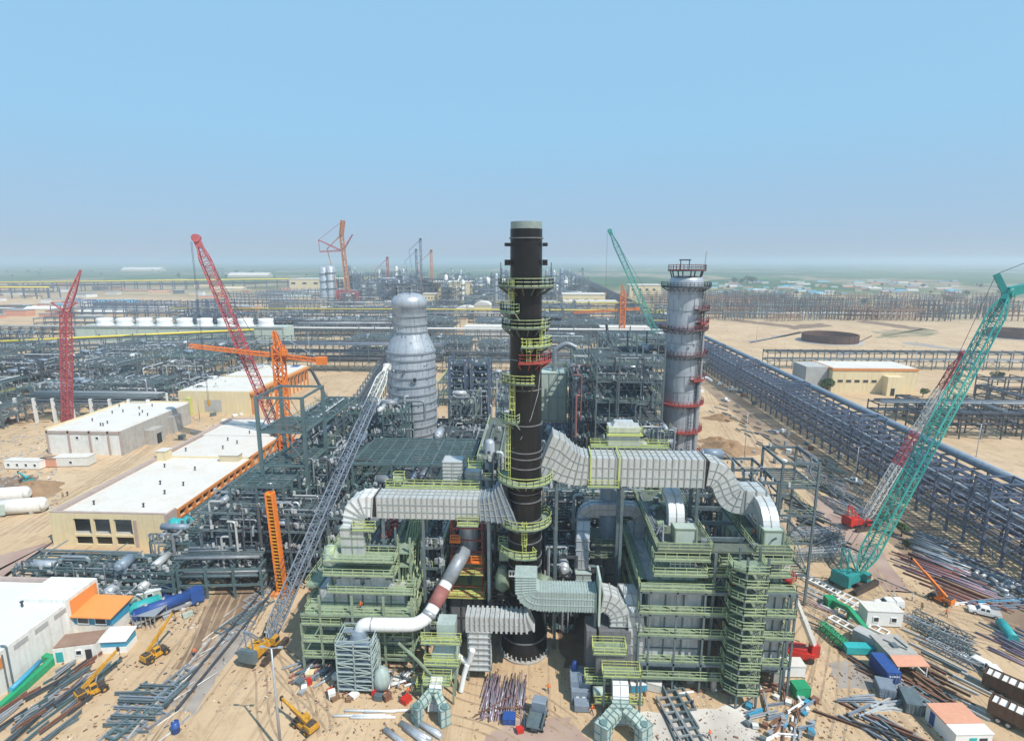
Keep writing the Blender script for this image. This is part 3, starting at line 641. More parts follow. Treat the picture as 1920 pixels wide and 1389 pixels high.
# ---------------------------------------------------------------- fired heaters
def heater_panels(mb, rib, x0, x1, y0, y1, z0, z1, nx=3, nz=3, side=True):
    mb.box(x0, x1, y0, y1, z0, z1)
    for i in range(nx+1):
        x = x0+(x1-x0)*i/nx; rib.bar((x,y0-.08,z0),(x,y0-.08,z1),.22,.2)
    for j in range(nz+1):
        z = z0+(z1-z0)*j/nz; rib.bar((x0,y0-.07,z),(x1,y0-.07,z),.16,.16)
    if side:
        for xs in (x0-.08, x1+.08):
            k = max(2, round((y1-y0)/2.6))
            for i in range(k+1): rib.bar((xs,y0+(y1-y0)*i/k,z0),(xs,y0+(y1-y0)*i/k,z1),.22,.2)
            for j in range(nz+1): rib.bar((xs,y0,z0+(z1-z0)*j/nz),(xs,y1,z0+(z1-z0)*j/nz),.16,.16)

h1 = thing('fired_heater', 'stepped green fired heater with grey casing below the white elbow duct', 'heater', (-30, 95, 0))
c, rb = MB(), MB()
heater_panels(c, rb, -37.5, -22.5, 86.5, 106, 3.2, 14.2, 6, 4); heater_panels(c, rb, -35.4, -25, 87.2, 104, 14.2, 17.2, 5, 1); 
c.build('casing', 'heater_grey', h1); rb.build('stiffeners', 'steel_slate', h1)
c, rb = MB(), MB(); heater_panels(c, rb, -33.4, -29.8, 88.2, 92, 17.2, 22.2, 2, 2); heater_panels(c, rb, -33.9, -24.6, 92, 106, 17.2, 20.0, 3, 2)
c.build('convection_section', 'heater_dark', h1); rb.build('stiffeners', 'steel_green', h1)
b = MB()
for x in (-37,-32,-27,-23): 
    for y in (87.2,96,105): b.cbox((x,y,1.6), 1.3, 1.3, 3.2)
b.build('pier', 'concrete', h1)
dk, rl = MB(), MB()
for z, x0, x1, y0, y1 in ((2.9,-40.2,-31,83.6,86.5),(2.9,-31,-21,84.6,86.5),(5.9,-40.2,-30.6,83.6,86.5),(6.6,-30,-20.8,84.4,86.5),(9.2,-40.0,-33,83.6,86.5),(11.0,-39.4,-20.6,84,86.5),
                          (14.5,-35.6,-20.6,84.8,87.2),(17.7,-36.2,-23.8,84.8,88.2),(20.2,-36.0,-23.8,85.0,88.2)):
    deck(dk, rl, x0, x1, y0, y1, z)
for z, y1 in ((2.9,104),(6.2,104),(11.0,106),(14.5,106)):
    deck(dk, rl, -40.0, -37.6, 86.6, y1, z, .35, 'lb'); deck(dk, rl, -22.4, -20.2, 86.6, y1, z, .35, 'rb')
for z in (17.7, 20.2): deck(dk, rl, -24.6, -21.6, 88.2, 106, z, .26, 'r')
dk.build('platforms', 'steel_green', h1); rl.build('railing', 'rail_green', h1)
dk, rl = MB(), MB(); deck(dk, rl, -29.4, -24.4, 88.6, 106, 21.4, .35, 'lrb', 1.1, True); 
for y in (88.8,97,105.8): 
    for x in (-29.4,-24.4): dk.bar((x,y,20),(x,y,24.6),.3)
dk.build('top_frame', 'steel_slate', h1); rl.build('railing', 'rail_green', h1)
b = MB(); rr = random.Random(3)
for i in range(9): b.cbox((-26.6+rr.uniform(-.9,.9), 91+i*.8, 21.9+rr.uniform(0,.4)), 1.1, .9, .8, rr.uniform(0,1))
b.build('crated_parts', 'rail_red', h1)
b = MB()
for x in (-40,-36.6,-31,-25.6,-20.8): b.bar((x,83.8,0),(x,83.8,14.5 if x>-38 else 9.2),.35)
for x in (-36,-23.9,-21.8):
    for y in (88.3,97,105.9): b.bar((x,y,14),(x,y,23),.35)
for z in (2.7,6,9,10.8): b.bar((-40,83.8,z),(-20.8,83.8,z),.3,.4)
b.bar((-40,83.8,2.9),(-36.6,83.8,9),.2); b.bar((-25.6,83.8,6),(-20.8,83.8,10.8),.2)
b.build('steel_frame', 'steel_green', h1)
b = MB().lathe(-35.2, 86.4, [(.2,18.4),(1.3,19.2),(1.35,20.8),(.9,21.8),(.9,22)], 20)
b.build('burner_drum', 'pale_green', h1)
b = MB().tube((-35.9,86.3,21.2),(-34.2,86.3,21.2),.95,16); b.build('fan_casing', 'rail_green', h1)
b = MB()
for i in range(7):
    x = -23.9+i*.42; b.pipe([(x,104,23+i*.3),(x+.2,97,22+i*.2),(x+.4,91,20-i),(x+.3,89,14-i*.5)], .17, 6, 1)
for i in range(10):
    y = 88+i*1.7; b.pipe([(-22.6,y,10+rr.uniform(0,10)),(-21.4,y,10.5),(-21.4,y,3)], .15, 6, .5)
b.build('tube_manifold', 'rail_green', h1)
b = MB()   # dome-shaped header hoods
for x0, x1 in ((-34.8,-30),(-29.8,-24.6)):
    for i in range(6):
        t0, t1 = PI*i/6, PI*(i+1)/6; cx, R = (x0+x1)/2, (x1-x0)/2
        b.box(cx-R*math.cos(t0)*1, cx-R*math.cos(t1), 86.6, 87.1, 14.3, 14.4+2.2*math.sin((t0+t1)/2))
b.build('hood', 'heater_grey', h1)
# lighter aqua scaffolded stair tower standing in front
sc = thing('scaffold_tower', 'pale aqua scaffold tower wrapped round a vertical burner duct', 'scaffold', (-29.4, 80.5, 0))
f_, d_ = MB(), MB()
X0, X1, Y0, Y1 = -32.2, -26.4, 78.6, 83.2
for x in (X0, (X0+X1)/2, X1):
    for y in (Y0, Y1): f_.bar((x,y,0),(x,y,9.4),.16)
for k in range(6):
    z = 1.0+k*1.6
    for y in (Y0, Y1): f_.bar((X0,y,z),(X1,y,z),.16); f_.bar((X0,y,z+.9),(X1,y,z+.9),.1)
    for x in (X0, X1): f_.bar((x,Y0,z),(x,Y1,z),.16); f_.bar((x,Y0,z+.9),(x,Y1,z+.9),.1)
    f_.bar((X0 if k%2 else X1,Y0,z),(X1 if k%2 else X0,Y0,z+1.6),.12); f_.bar((X1,Y0 if k%2 else Y1,z),(X1,Y1 if k%2 else Y0,z+1.6),.12)
    d_.box(X0+.1,X1-.1,Y0+.1,Y0+1.4,z-.12,z)
    d_.box(X0+.1,X1-.1,Y1-1.2,Y1-.1,z-.12,z)
f_.build('frame', 'duct_aqua', sc); d_.build('plank_deck', 'vessel_blue', sc)
m, r = MB(), MB(); rduct(m, r, [(-29.3,81,.4),(-29.3,81,8.2)], (1,0,0), 2.6, 2.4, 1.3, .2, 1); m.lathe(-29.3, 81.3, [(1.5,8.2),(1.3,8.9),(1.1,9.6)], 20); m.build('burner_duct', 'vessel_blue', sc); r.build('ribs', 'duct_aqua', sc)
b = MB().lathe(-25.2, 79.6, [(.3,.5),(1.2,1.0),(1.4,2.4),(1.1,4.0),(.4,4.6)], 16); b.build('wrapped_valve', 'duct_aqua', sc)

h2 = thing('fired_heater', 'twin green fired heater with grey panel walls and a stair tower, beside the boom lift', 'heater', (29, 95, 0))
c, rb = MB(), MB()
heater_panels(c, rb, 18.2, 27.0, 83.4, 106, 3.2, 18.2, 3, 4); heater_panels(c, rb, 35.6, 40.0, 83.4, 106, 3.2, 18.2, 3, 4)
c.build('casing', 'heater_grey', h2, label='large panelled grey wall of the heater'); rb.build('stiffeners', 'steel_slate', h2)
c, rb = MB(), MB()
heater_panels(c, rb, 20.4, 26.2, 84.6, 106, 18.2, 20.6, 3, 1); heater_panels(c, rb, 36, 39.6, 84.6, 106, 18.2, 20.6, 3, 1)
heater_panels(c, rb, 21.8, 25.4, 85.2, 89, 20.6, 23.4, 3, 2); heater_panels(c, rb, 36.6, 39.8, 85.2, 89, 20.6, 23.4, 3, 2)
heater_panels(c, rb, 22.6, 26.0, 85.4, 87.6, 24.7, 27.2, 1, 1); heater_panels(c, rb, 36.8, 39.9, 85.4, 87.6, 24.7, 27.2, 1, 1)
c.build('convection_section', 'pale_green', h2); rb.build('stiffeners', 'steel_green', h2)
b = MB()
for x in (19,22.6,26.2,36.4,40.4):
    for y in (84.2,95,105): b.cbox((x,y,1.6),1.3,1.3,3.2)
for x in (29.5,33): b.tube((x,82.2,0),(x,82.2,3.4),.5,10)
b.build('pier', 'concrete', h2)
dk, rl = MB(), MB()
for z, x0, x1, y0, y1, s in ((2.9,16.6,30.5,81.4,83.4,'flr'),(5.6,16.8,41.4,81.8,83.4,'flr'),(10.6,16.6,41.4,81.6,83.4,'flr'),(14.6,16.6,41.4,81.6,83.4,'flr'),(18.6,16.6,28.4,81.6,84.6,'flr'),(18.6,34,41.2,82,84.6,'flr'),
                             (20.8,18.8,27.4,82.4,85,'flr'),(20.8,34.8,40.6,82.8,85,'flr'),(23.2,18.8,27.8,82.8,85,'flr'),(23.2,34.2,40.6,82.8,85,'flr'),
                             (20.6,27.2,35,83.0,85.2,'fb'),(17.6,27.2,35,82.6,85.6,'fb'),(22.6,29.2,32.6,82.8,84.6,'fblr')):
    deck(dk, rl, x0, x1, y0, y1, z, .4, s)
for z in (2.9,6.2,10.6,14.6,18.6): deck(dk, rl, 16.6, 18.2, 83.5, 104, z, .35, 'lb'); deck(dk, rl, 40.0, 41.4, 83.5, 104, z, .35, 'rb')
dk.build('platforms', 'steel_green', h2); rl.build('railing', 'rail_green', h2)
dk, rl = MB(), MB(); deck(dk, rl, 19.4, 28.2, 83.4, 107, 24.6, .5, 'flrb'); deck(dk, rl, 34.8, 40.9, 83.4, 107, 24.6, .5, 'flrb'); 
dk.box(28.2,34.8,83.4,86,24.15,24.55); dk.build('top_deck', 'deck_green', h2); rl.build('railing', 'rail_green', h2)
b = MB()
for y in (88,94,100,106): b.bar((28.2,y,24.2),(34.8,y,24.2),.4,.7); b.bar((28.2,y,14.2),(35.6,y,14.2),.4,.7)
for x in (28.6,34.4):
    for y in (83.2,91,99,106): b.bar((x,y,0),(x,y,24.2),.45)
for x in (16.8,41.2):
    for y in (83.4,93,103): b.bar((x,y,0),(x,y,18.6),.35)
for x in (16.8,18.4,22.6,27,35.6,40,41.2): b.bar((x,81.8,0),(x,81.8,18.4),.3)
for z in (5.4,10.4,14.4,18.4): b.bar((16.8,81.8,z-.3),(41.2,81.8,z-.3),.3,.45)
for k, z in enumerate((18,20.8)): 
    for i in range(3): b.bar((28.6+i*2,83.2,z),(29.6+i*2,83.2,z+2.4),.2); b.bar((29.6+i*2,83.2,z+2.4),(30.6+i*2,83.2,z),.2)
for x in (41.2,16.8): b.bar((x,83.4,6),(x,93,14),.2); b.bar((x,93,6),(x,103,14),.2)
b.build('steel_frame', 'steel_slate', h2)
m, r = MB(), MB()
for x in (24.4,):
    pts = [(x,97.8,28.4)] + arc((x,95.6,25.4), 3.0, PI*.45, PI*1.0, 9, (0,1,0), (0,0,1)) + [(x,92.6,24.6)]
    rduct(m, r, pts, (1,0,0), 2.7, 1.8, 9, .12, 1)
m.build('elbow_duct', 'tower_white', h2); r.build('ribs', 'duct_rib', h2)
b = MB()
for x0 in (21.8,36.8):
    for i in range(6): b.bar((x0+i*.8,84.3,20.9),(x0+i*.8,84.3,22.9),.1)
    for j in range(4): b.bar((x0,84.3,21.0+j*.6),(x0+4,84.3,21.0+j*.6),.1)
b.build('guard_mesh', 'white_paint', h2)
b = MB().tube((21.3,95.6,22.4),(21.3,95.6,25.2),.3,8); rr = random.Random(8)
for i in range(26):
    x = rr.choice((28.8,29.6,30.4,31.4,32.4,33.4)); y = rr.uniform(84,104); z = rr.choice((4,6.5,12,16,19))
    b.pipe([(x,y,z),(x,y+rr.uniform(3,10),z),(x,y+rr.uniform(3,10),z+rr.uniform(1,4))],.22,6,.6)
b.build('pipework', 'pipe_grey', h2)
for xx0, xx1 in ((19.8,27.8),(35.2,40.6)):
    b, b2 = MB(), MB()
    for i in range(34):
        x, y = rr.uniform(xx0,xx1), rr.uniform(84.5,106)
        if abs(x-(xx0+xx1)/2) < 1.7 and y < 97: continue
        rr.choice((b,b2)).cbox((x,y,24.6+.35), rr.uniform(.3,1.3), rr.uniform(.3,1.3), rr.uniform(.4,1.6), rr.uniform(0,1.5))
    for i in range(7):
        x = rr.uniform(xx0,xx1); b.pipe([(x,rr.uniform(97,106),24.9),(x,rr.uniform(84,96),24.9),(x+.8,rr.uniform(84,90),26.4)],.16,6,.4)
    b.build('deck_fittings','pipe_grey',h2); b2.build('deck_fittings','steel_green',h2)
sr = thing('stair_tower', 'green stair tower with stacked notched landings against the twin heater', 'stair tower', (33, 80, 0))
dk, rl, fr = MB(), MB(), MB()
x0, x1, y0, y1 = 30.2, 35.4, 78.4, 82.2
NL = 10
for k in range(NL):
    z = 2.6+k*2.35; q = [(x0,y1,0),(x0,y0+1.4,0),(x0+1.6,y0,0),(x1-.2,y0,0),(x1,y1,0)]
    dk.add([(a,b_,z-.22) for a,b_,_ in q]+[(a,b_,z) for a,b_,_ in q], [(0,4,3,2,1)[::-1],(5,6,7,8,9)[::-1]]+[(i,(i+1)%5,5+(i+1)%5,5+i) for i in range(5)])
    rl.rail([V((a,b_,z)) for a,b_,_ in q], 1.1, .1, 1.4)
    if k < NL-1:
        s = -1 if k % 2 else 1; xa, xb = (x0+1, x1-1) if s > 0 else (x1-1, x0+1)
        for dy in (-.5,.5): fr.bar((xa,y0+1.9+dy,z),(xb,y0+1.9+dy,z+2.35),.12,.3)
        for i in range(8): fr.cbox((xa+(xb-xa)*i/7,y0+1.9,z+2.35*i/7),.5,1.0,.06)
for x in (x0+1.7,x1-.4):
    for y in (y0+.3,y1-.2): fr.bar((x,y,0),(x,y,2.6+NL*2.35),.3)
for k in range(NL):
    z = 2.6+k*2.35; fr.bar((x0+1.7,y0+.25,z-2.3 if k else 0),(x1-.4,y0+.25,z),.14)
dk.build('landings', 'steel_green', sr); rl.build('railing', 'rail_green', sr); fr.build('stair_frame', 'steel_slate', sr)

# ---------------------------------------------------------------- fan house and vertical vessel between stack and twin heater
fh = thing('burner_unit', 'green platformed burner unit under the bent aqua duct', 'burner unit', (12, 82, 0))
b = MB(); b.box(9.8,15.4,79.6,84.6,1.2,8.4); b.box(8.4,10,82,86,.8,10.6); b.box(10.4,15.6,82,87.4,8.4,10.6); b.build('casing', 'heater_dark', fh)
dk, rl = MB(), MB(); deck(dk, rl, 9.2, 14.6, 79.2, 82, 8.6); deck(dk, rl, 8.0, 12.0, 78.6, 80.6, 3.8); deck(dk, rl, 10.6, 16.6, 77.4, 79.6, 6.0); deck(dk, rl, 9.4, 17, 76.8, 77.6, 1.8)
dk.build('platforms', 'steel_green', fh); rl.build('railing', 'rail_lime', fh)
fr = MB()
for x in (10.8,16.4):
    for y in (76.8,79.4): fr.bar((x,y,0),(x,y,6),.3)
fr.build('steel_frame', 'steel_slate', fh)
m, r = MB(), MB(); rduct(m, r, [(13.4,78.6,4.6),(13.4,77.4,4.4),(13.3,76.4,3.2),(13.2,75.2,1.2),(13.1,74.2,.3)], (1,0,0), 2.4, 1.4, 1.2, .12, 1); m.build('chute', 'tower_white', fh); r.build('ribs', 'duct_grey', fh)
b = MB().tube((9.3,78.2,2.6),(11,78.2,2.6),.8,14); b.build('motor', 'pale_green', fh)
vs = thing('vertical_duct', 'curved tall white duct beside the panelled heater wall', 'duct', (16, 83, 0))
m, r = MB(), MB(); rduct(m, r, [(15.2,86.5,15.6),(15.8,85.2,15.2),(16.3,83.8,13.2),(16.6,83.2,10),(16.6,83.2,4.6),(16.3,83.6,2)], (1,0,0), 2.6, 2.0, 1.6, .14, 1); m.build('casing', 'duct_grey', vs); r.build('ribs', 'duct_rib', vs)
vv = thing('vertical_vessel', 'smooth blue grey vertical vessel under the big ribbed duct', 'vessel', (14, 102, 0))
b = MB().lathe(14, 102, [(1.75,16.6),(1.75,31.6),(1.5,32.4)], 28); b.build('shell', 'vessel_blue', vv)
b = MB(); 
for z in (16.6,20.4,24.3,28): b.ring(14,102,1.7,1.83,z,z+.15,28)
b.build('weld_band', 'silver_band', vv)
c, rb = MB(), MB(); heater_panels(c, rb, 10.8, 17.4, 99.6, 105, 2, 14.4, 3, 3); c.add([(11.2,99.4,14.4),(17,99.4,14.4),(17,104.8,14.4),(11.2,104.8,14.4),(13,100.6,16.6),(15.2,100.6,16.6),(15.2,103.4,16.6),(13,103.4,16.6)],[(0,1,5,4),(1,2,6,5),(2,3,7,6),(3,0,4,7),(4,5,6,7)])
c.build('skirt_casing', 'heater_dark', vv); rb.build('stiffeners', 'steel_dark', vv)
dk, rl = MB(), MB(); deck(dk, rl, 10.2, 18, 98.2, 99.8, 14.6); deck(dk, rl, 10.4, 17.8, 98.2, 105.2, 17.2, .3, 'flr'); dk.build('platforms', 'deck_green', vv); rl.build('railing', 'steel_green', vv)
ud = thing('arched_duct', 'grey inverted U duct straddling the blue grey vessel', 'duct', (13, 104, 0))
m, r = MB(), MB()
rduct(m, r, [(8.6,97,13.4),(8.7,97.6,19),(8.9,99,21.6)], (1,0,0), 2.4, 2.2, 1.6, .16, 1)
rduct(m, r, [(8.9,100,19.5)] + arc((11.2,100,21.5), 2.4, PI, PI/2, 5, (1,0,0), (0,0,1)) + arc((17.4,100,21.5), 2.4, PI/2, 0, 5, (1,0,0), (0,0,1)) + [(19.8,100,18)], (0,1,0), 2.2, 2.2, 1.6, .16, 1)
m.build('casing', 'silver', ud); r.build('ribs', 'duct_rib', ud)
m, r = MB(), MB(); rduct(m, r, [(8.8,95.8,13.2),(8.8,95.8,8)], (1,0,0), 2.7, 2.4, 1.3, .16, 1); m.build('lower_leg', 'duct_aqua', ud); r.build('ribs', 'duct_rib', ud)

# orange scaffolded vessel under left duct
ov = thing('scaffolded_vessel', 'grey vertical vessel caged in orange scaffold beside the black stack', 'vessel', (-13, 96, 0))
b = MB().lathe(-12.6, 96, [(1.7,12.5),(1.7,25),(1.3,26)], 24); b.build('shell', 'silver', ov)
b = MB()
for x in (-15.4,-9.8):
    for y in (93.2,98.8): b.bar((x,y,10),(x,y,25.5),.2)
for k in range(7):
    z = 11+k*2.3
    for y in (93.2,98.8): b.bar((-15.4,y,z),(-9.8,y,z),.2)
    for x in (-15.4,-9.8): b.bar((x,93.2,z),(x,98.8,z),.2)
    b.bar((-15.4 if k%2 else -13.8,93.2,z),(-13.8 if k%2 else -15.4,93.2,z+2.3),.13)
b.build('scaffold', 'rail_red', ov)
b = MB(); b.rail([(-15.4,92.4,16.4),(-9.8,92.4,16.4)],1.1,.14); b.box(-15.6,-9.6,92.2,94,16.1,16.4); b.rail([(-15.4,92.4,20.4),(-13.8,92.4,20.4)],1.1,.14); b.box(-15.6,-13.6,92.2,94,20.1,20.4); b.build('working_deck','orange',ov)
dk, rl = MB(), MB(); deck(dk, rl, -15.8, -9.4, 91.6, 99, 14.4); deck(dk, rl, -16, -9, 91.2, 99, 10); dk.build('platforms', 'rail_lime', ov); rl.build('railing', 'rail_red', ov)
c, rb = MB(), MB(); heater_panels(c, rb, -15.6, -9.6, 92.4, 98.6, 1, 9.4, 3, 2); c.build('lower_casing', 'heater_dark', ov); rb.build('stiffeners', 'steel_dark', ov)
# small pump house at heater foot
bu = thing('burner_unit', 'pale green platformed burner unit beside the short ribbed leg', 'burner unit', (-15, 81, 0))
b = MB(); b.box(-17,-12.8,80.6,85,2,6.4); b.add([(-17,80.6,6.4),(-12.8,80.6,6.4),(-12.8,85,6.4),(-17,85,6.4),(-16,81.6,8.6),(-13.8,81.6,8.6),(-13.8,84,8.6),(-16,84,8.6)],[(0,1,5,4),(1,2,6,5),(2,3,7,6),(3,0,4,7),(4,5,6,7)])
b.box(-16.2,-13.2,81.4,84.2,8.6,11.4); b.build('casing', 'duct_aqua', bu)
dk, rl = MB(), MB(); deck(dk, rl, -18.2, -12.2, 79.4, 80.6, 5.4); deck(dk, rl, -18.6, -12, 79.6, 80.8, 9.2); deck(dk, rl, -18, -13.4, 77.2, 79.4, 3.6); deck(dk, rl, -19.4, -17, 78.4, 81, 1.4)
dk.build('platforms', 'steel_green', bu); rl.build('railing', 'rail_lime', bu)
fr = MB()
for x in (-18,-13): 
    for y in (77.4,79.2): fr.bar((x,y,0),(x,y,3.6),.25)
    fr.bar((x,80.6,0),(x,80.6,9.2),.25)
fr.bar((-19,79,6.6),(-22,79,9.6),.3); fr.bar((-19,79,6.6),(-16.6,79,3.6),.3); fr.bar((-19.6,79.6,6.4),(-17,79.6,3.4),.3)
fr.build('steel_frame', 'steel_green', bu)
m, r = MB(), MB(); rduct(m, r, [(-15.8,78.6,3.4),(-15.8,77.2,3.2),(-15.8,76.2,2),(-15.8,75.8,.4)], (1,0,0), 1.9, 1.2, 1.2, .1, 1); m.build('chute', 'tower_white', bu); r.build('ribs', 'duct_grey', bu)
MB().pipe([(-13,83,4.4),(-11,81.4,4.2),(-10.3,81.2,7),], .5, 10, 1).build('hose', 'tower_white', bu)
MB().pipe([(-11.2,81,4.4),(-11.8,80.6,2.4),(-12.2,80,.2)], .45, 10, .8).build('hose', 'tower_white', bu)
# Y-shaped manifold ducts on ground
def ymanifold(x, y, label, rz=0.0, s=1.0):
    t = thing('branched_duct', label, 'duct', (x,y,0), rz, None, True)
    m, r = MB(), MB()
    rduct(m, r, [(0,2.2,3.0),(0,.6,3.0)], (1,0,0), 2.6*s, 1.3*s, 1, .12, 1)
    for k in (-1,1):
        rduct(m, r, [(k*.6,.8,3.0),(k*1.8*s,-.5,2.9),(k*2.9*s,-1.6,2.4)], (0.6,k*.8,0), 2.0*s, 1.3*s, .9, .12, 1)
    m.build('trunk_duct', 'pale_green', t); r.build('ribs', 'duct_aqua_dark', t)
    for k in (-1,1):
        m, r = MB(), MB(); rduct(m, r, [(k*3.0*s,-1.7,.15),(k*3.0*s,-1.7,3.0)], (.8,k*.6,0), 2.2*s, 1.5*s, 1.4, .12, 1); lg = m.build('branch', 'duct_aqua', t); r.build('ribs', 'duct_aqua_dark', lg)
        MB().tube((k*3*s,-1.7,3.0),(k*3*s,-1.7,3.3),.55,14).build('cap', 'duct_aqua_dark', lg)
    return t
p = G(812,1340); ymanifold(p.x, p.y, 'forked aqua duct standing on sand below the pump platforms', 0, .7)
p = G(1165,1372); ymanifold(p.x, p.y, 'forked pale green duct at the lower end of the white chute', 0, .98)

# ---------------------------------------------------------------- silver column
sv = thing('distillation_column', 'fat silver banded column narrowing at the shoulder', 'column', (-38.4, 166, 0))
cx, cy = -38.4, 166
prof = [(7.0,6),(7.0,20),(7.25,24),(7.25,42.6),(6.7,44.8),(5.15,48.2),(4.95,49),(4.95,56.2),(5.25,56.5),(5.2,58.2),(4.5,59.4),(3.2,60.1),(1.6,60.4),(.3,60.5)]
b = MB().lathe(cx, cy, prof, 56); b.build('shell', 'silver', sv)
b = MB()
def rad_at(z):
    for (r0,z0),(r1,z1) in zip(prof, prof[1:]):
        if z0 <= z <= z1: return r0+(r1-r0)*(z-z0)/(z1-z0)
    return 1
for z in (10,12.6,15.2,17.8,20.5,23,25.4,27.8,30.4,33,35.6,38.2,40.8,42.8,48.8,51,53.6): b.ring(cx, cy, rad_at(z)-.1, rad_at(z)+.28, z, z+.5, 56)
b.build('insulation_band', 'silver_band', sv)
b = MB(); zb = [12.6,15.2,17.8,20.5,23,25.4,27.8,30.4,33,35.6,38.2,40.8,42.8,48.8,51,53.6,56]
for k, (z0, z1) in enumerate(zip(zb, zb[1:])):
    for i in range(16):
        a = 2*PI*(i+.5*(k%2)+.13*((k*7+i*3)%5))/16; b.bar((cx+(rad_at(z0)+.02)*math.cos(a),cy+(rad_at(z0)+.02)*math.sin(a),z0+.5),(cx+(rad_at(z1-.05)+.02)*math.cos(a),cy+(rad_at(z1-.05)+.02)*math.sin(a),z1),.12,.1)
b.build('cladding_seam', 'silver_band', sv)
b = MB(); rr = random.Random(5)
for i in range(64):
    z = rr.uniform(12,56); t = rr.uniform(PI, 2*PI); R = rad_at(z)
    b.cbox((cx+(R+.08)*math.cos(t), cy+(R+.08)*math.sin(t), z), .2, rr.uniform(.15,.4), rr.uniform(.15,.35), t)
b.build('clip', 'steel_slate', sv)
for t, z in ((-1.25,35.6),(-2.1,38),(-1.6,38.4)):
    c0 = V((cx+rad_at(z)*math.cos(t), cy+rad_at(z)*math.sin(t), z)); dd = V((math.cos(t), math.sin(t), 0))
    q = MB(); q.tube(c0, c0+dd*.9, .85 if t == -1.25 else .4, 16); q.build('manway', 'silver_band', sv)
    q = MB(); q.tube(c0+dd*.86, c0+dd*.95, .6 if t == -1.25 else .25, 16); q.build('opening', 'dark_opening', sv.children[-1])
b = MB(); b.rail([(cx-3,cy-1,59.8),(cx-3,cy-3,59.8),(cx+1,cy-3,59.8),(cx+1,cy-1,59.8)], 2.6, .14, 2); b.build('railing', 'galv', sv)
b = MB().box(-47,-30,157,175,0,6); b.build('table_top', 'concrete', sv)

# red-ringed column
rc = thing('distillation_column', 'slim silver column with red half ring platforms near the wide pipe rack', 'column', (45, 175, 0))
cx, cy = 45.0, 175.0
prof2 = [(5.7,0),(5.7,5),(5.35,9),(5.2,30),(5.1,50),(5.05,62.6),(5.0,64.0),(4.5,64.9),(3.4,65.2),(.2,65.3)]
b = MB().lathe(cx, cy, prof2, 48); b.build('shell', 'silver', rc)
b = MB()
for z in (5,10,15,20,25,30,35,40,45,50,55,60): b.ring(cx, cy, 5.0, 5.72 if z < 6 else (5.42 if z < 12 else 5.3), z, z+.18, 48)
b.build('weld_band', 'silver_band', rc)
b = MB()
for k in range(12):
    for i in range(10):
        a = 2*PI*(i+.5*(k%2))/10; b.bar((cx+5.3*math.cos(a),cy+5.3*math.sin(a),10+k*4.4),(cx+5.12*math.cos(a),cy+5.12*math.sin(a),14.4+k*4.4),.1,.1)
rr = random.Random(6)
for i in range(26):
    a, z = rr.uniform(PI,2*PI), rr.uniform(10,60); b.cbox((cx+5.3*math.cos(a),cy+5.3*math.sin(a),z),.5,.5,.5,a)
b.build('plate_seam', 'silver_band', rc)
for z, a0, a1 in ((62.2,PI*.9,PI*2.2),(55.5,PI*1.6,PI*2.2),(51.5,PI*1.65,PI*2.3),(49.5,PI*.95,PI*2.1),(41.6,PI*1.0,PI*2.1),(34,PI*1.6,PI*2.3),(26.2,PI*1.0,PI*2.15),(17.6,PI*.95,PI*2.1),(10,PI*1.05,PI*2.1)):
    o = ring_platform(rc, cx, cy, 5.2, 7.4, z, a0, a1, 'steel_dark' if z > 40 and z != 51.5 else 'rail_red', 'rail_red' if z < 60 else 'steel_dark')
b = MB()
for i in range(8): b.bar((cx+4.4*math.cos(i*PI/4),cy+4.4*math.sin(i*PI/4),64.6),(cx+4.9*math.cos(i*PI/4),cy+4.9*math.sin(i*PI/4),66.7),.3)
b.build('platform_leg','steel_dark',rc)
ring_platform(rc, cx, cy, 1, 5.6, 67.0, 0, 2*PI, 'steel_dark', 'rail_red', None, False, 1.6)
b = MB(); ladder(b, cx+2.2, cy-5.3, 0, 26, (0,-1)); ladder(b, cx-1.5, cy-5.4, 9, 17.6, (0,-1)); ladder(b, cx+4, cy-4, 26, 62, (.7,-.7)); b.build('ladder', 'steel_dark', rc)
b = MB(); b.bar((cx-2,cy,67),(cx-2,cy,70),.25); b.bar((cx+.6,cy,67),(cx+.6,cy,70),.25); b.bar((cx-2.4,cy,70),(cx+1,cy,70),.4); b.build('davit_frame', 'steel_dark', rc)
MB().bar((cx+5.2,cy,67),(cx+5.5,cy,72.5),.25).build('mast', 'galv', rc)
b = MB(); b.pipe([(cx+4.6,cy-3.6,2),(cx+4.6,cy-3.6,33),(cx+7,cy-2,34.4),(cx+9,cy-2,33)],.6,10,2); b.pipe([(cx+5.4,cy-2.6,2),(cx+5.4,cy-2.6,55)],.4,8); b.build('downcomer', 'galv', rc)
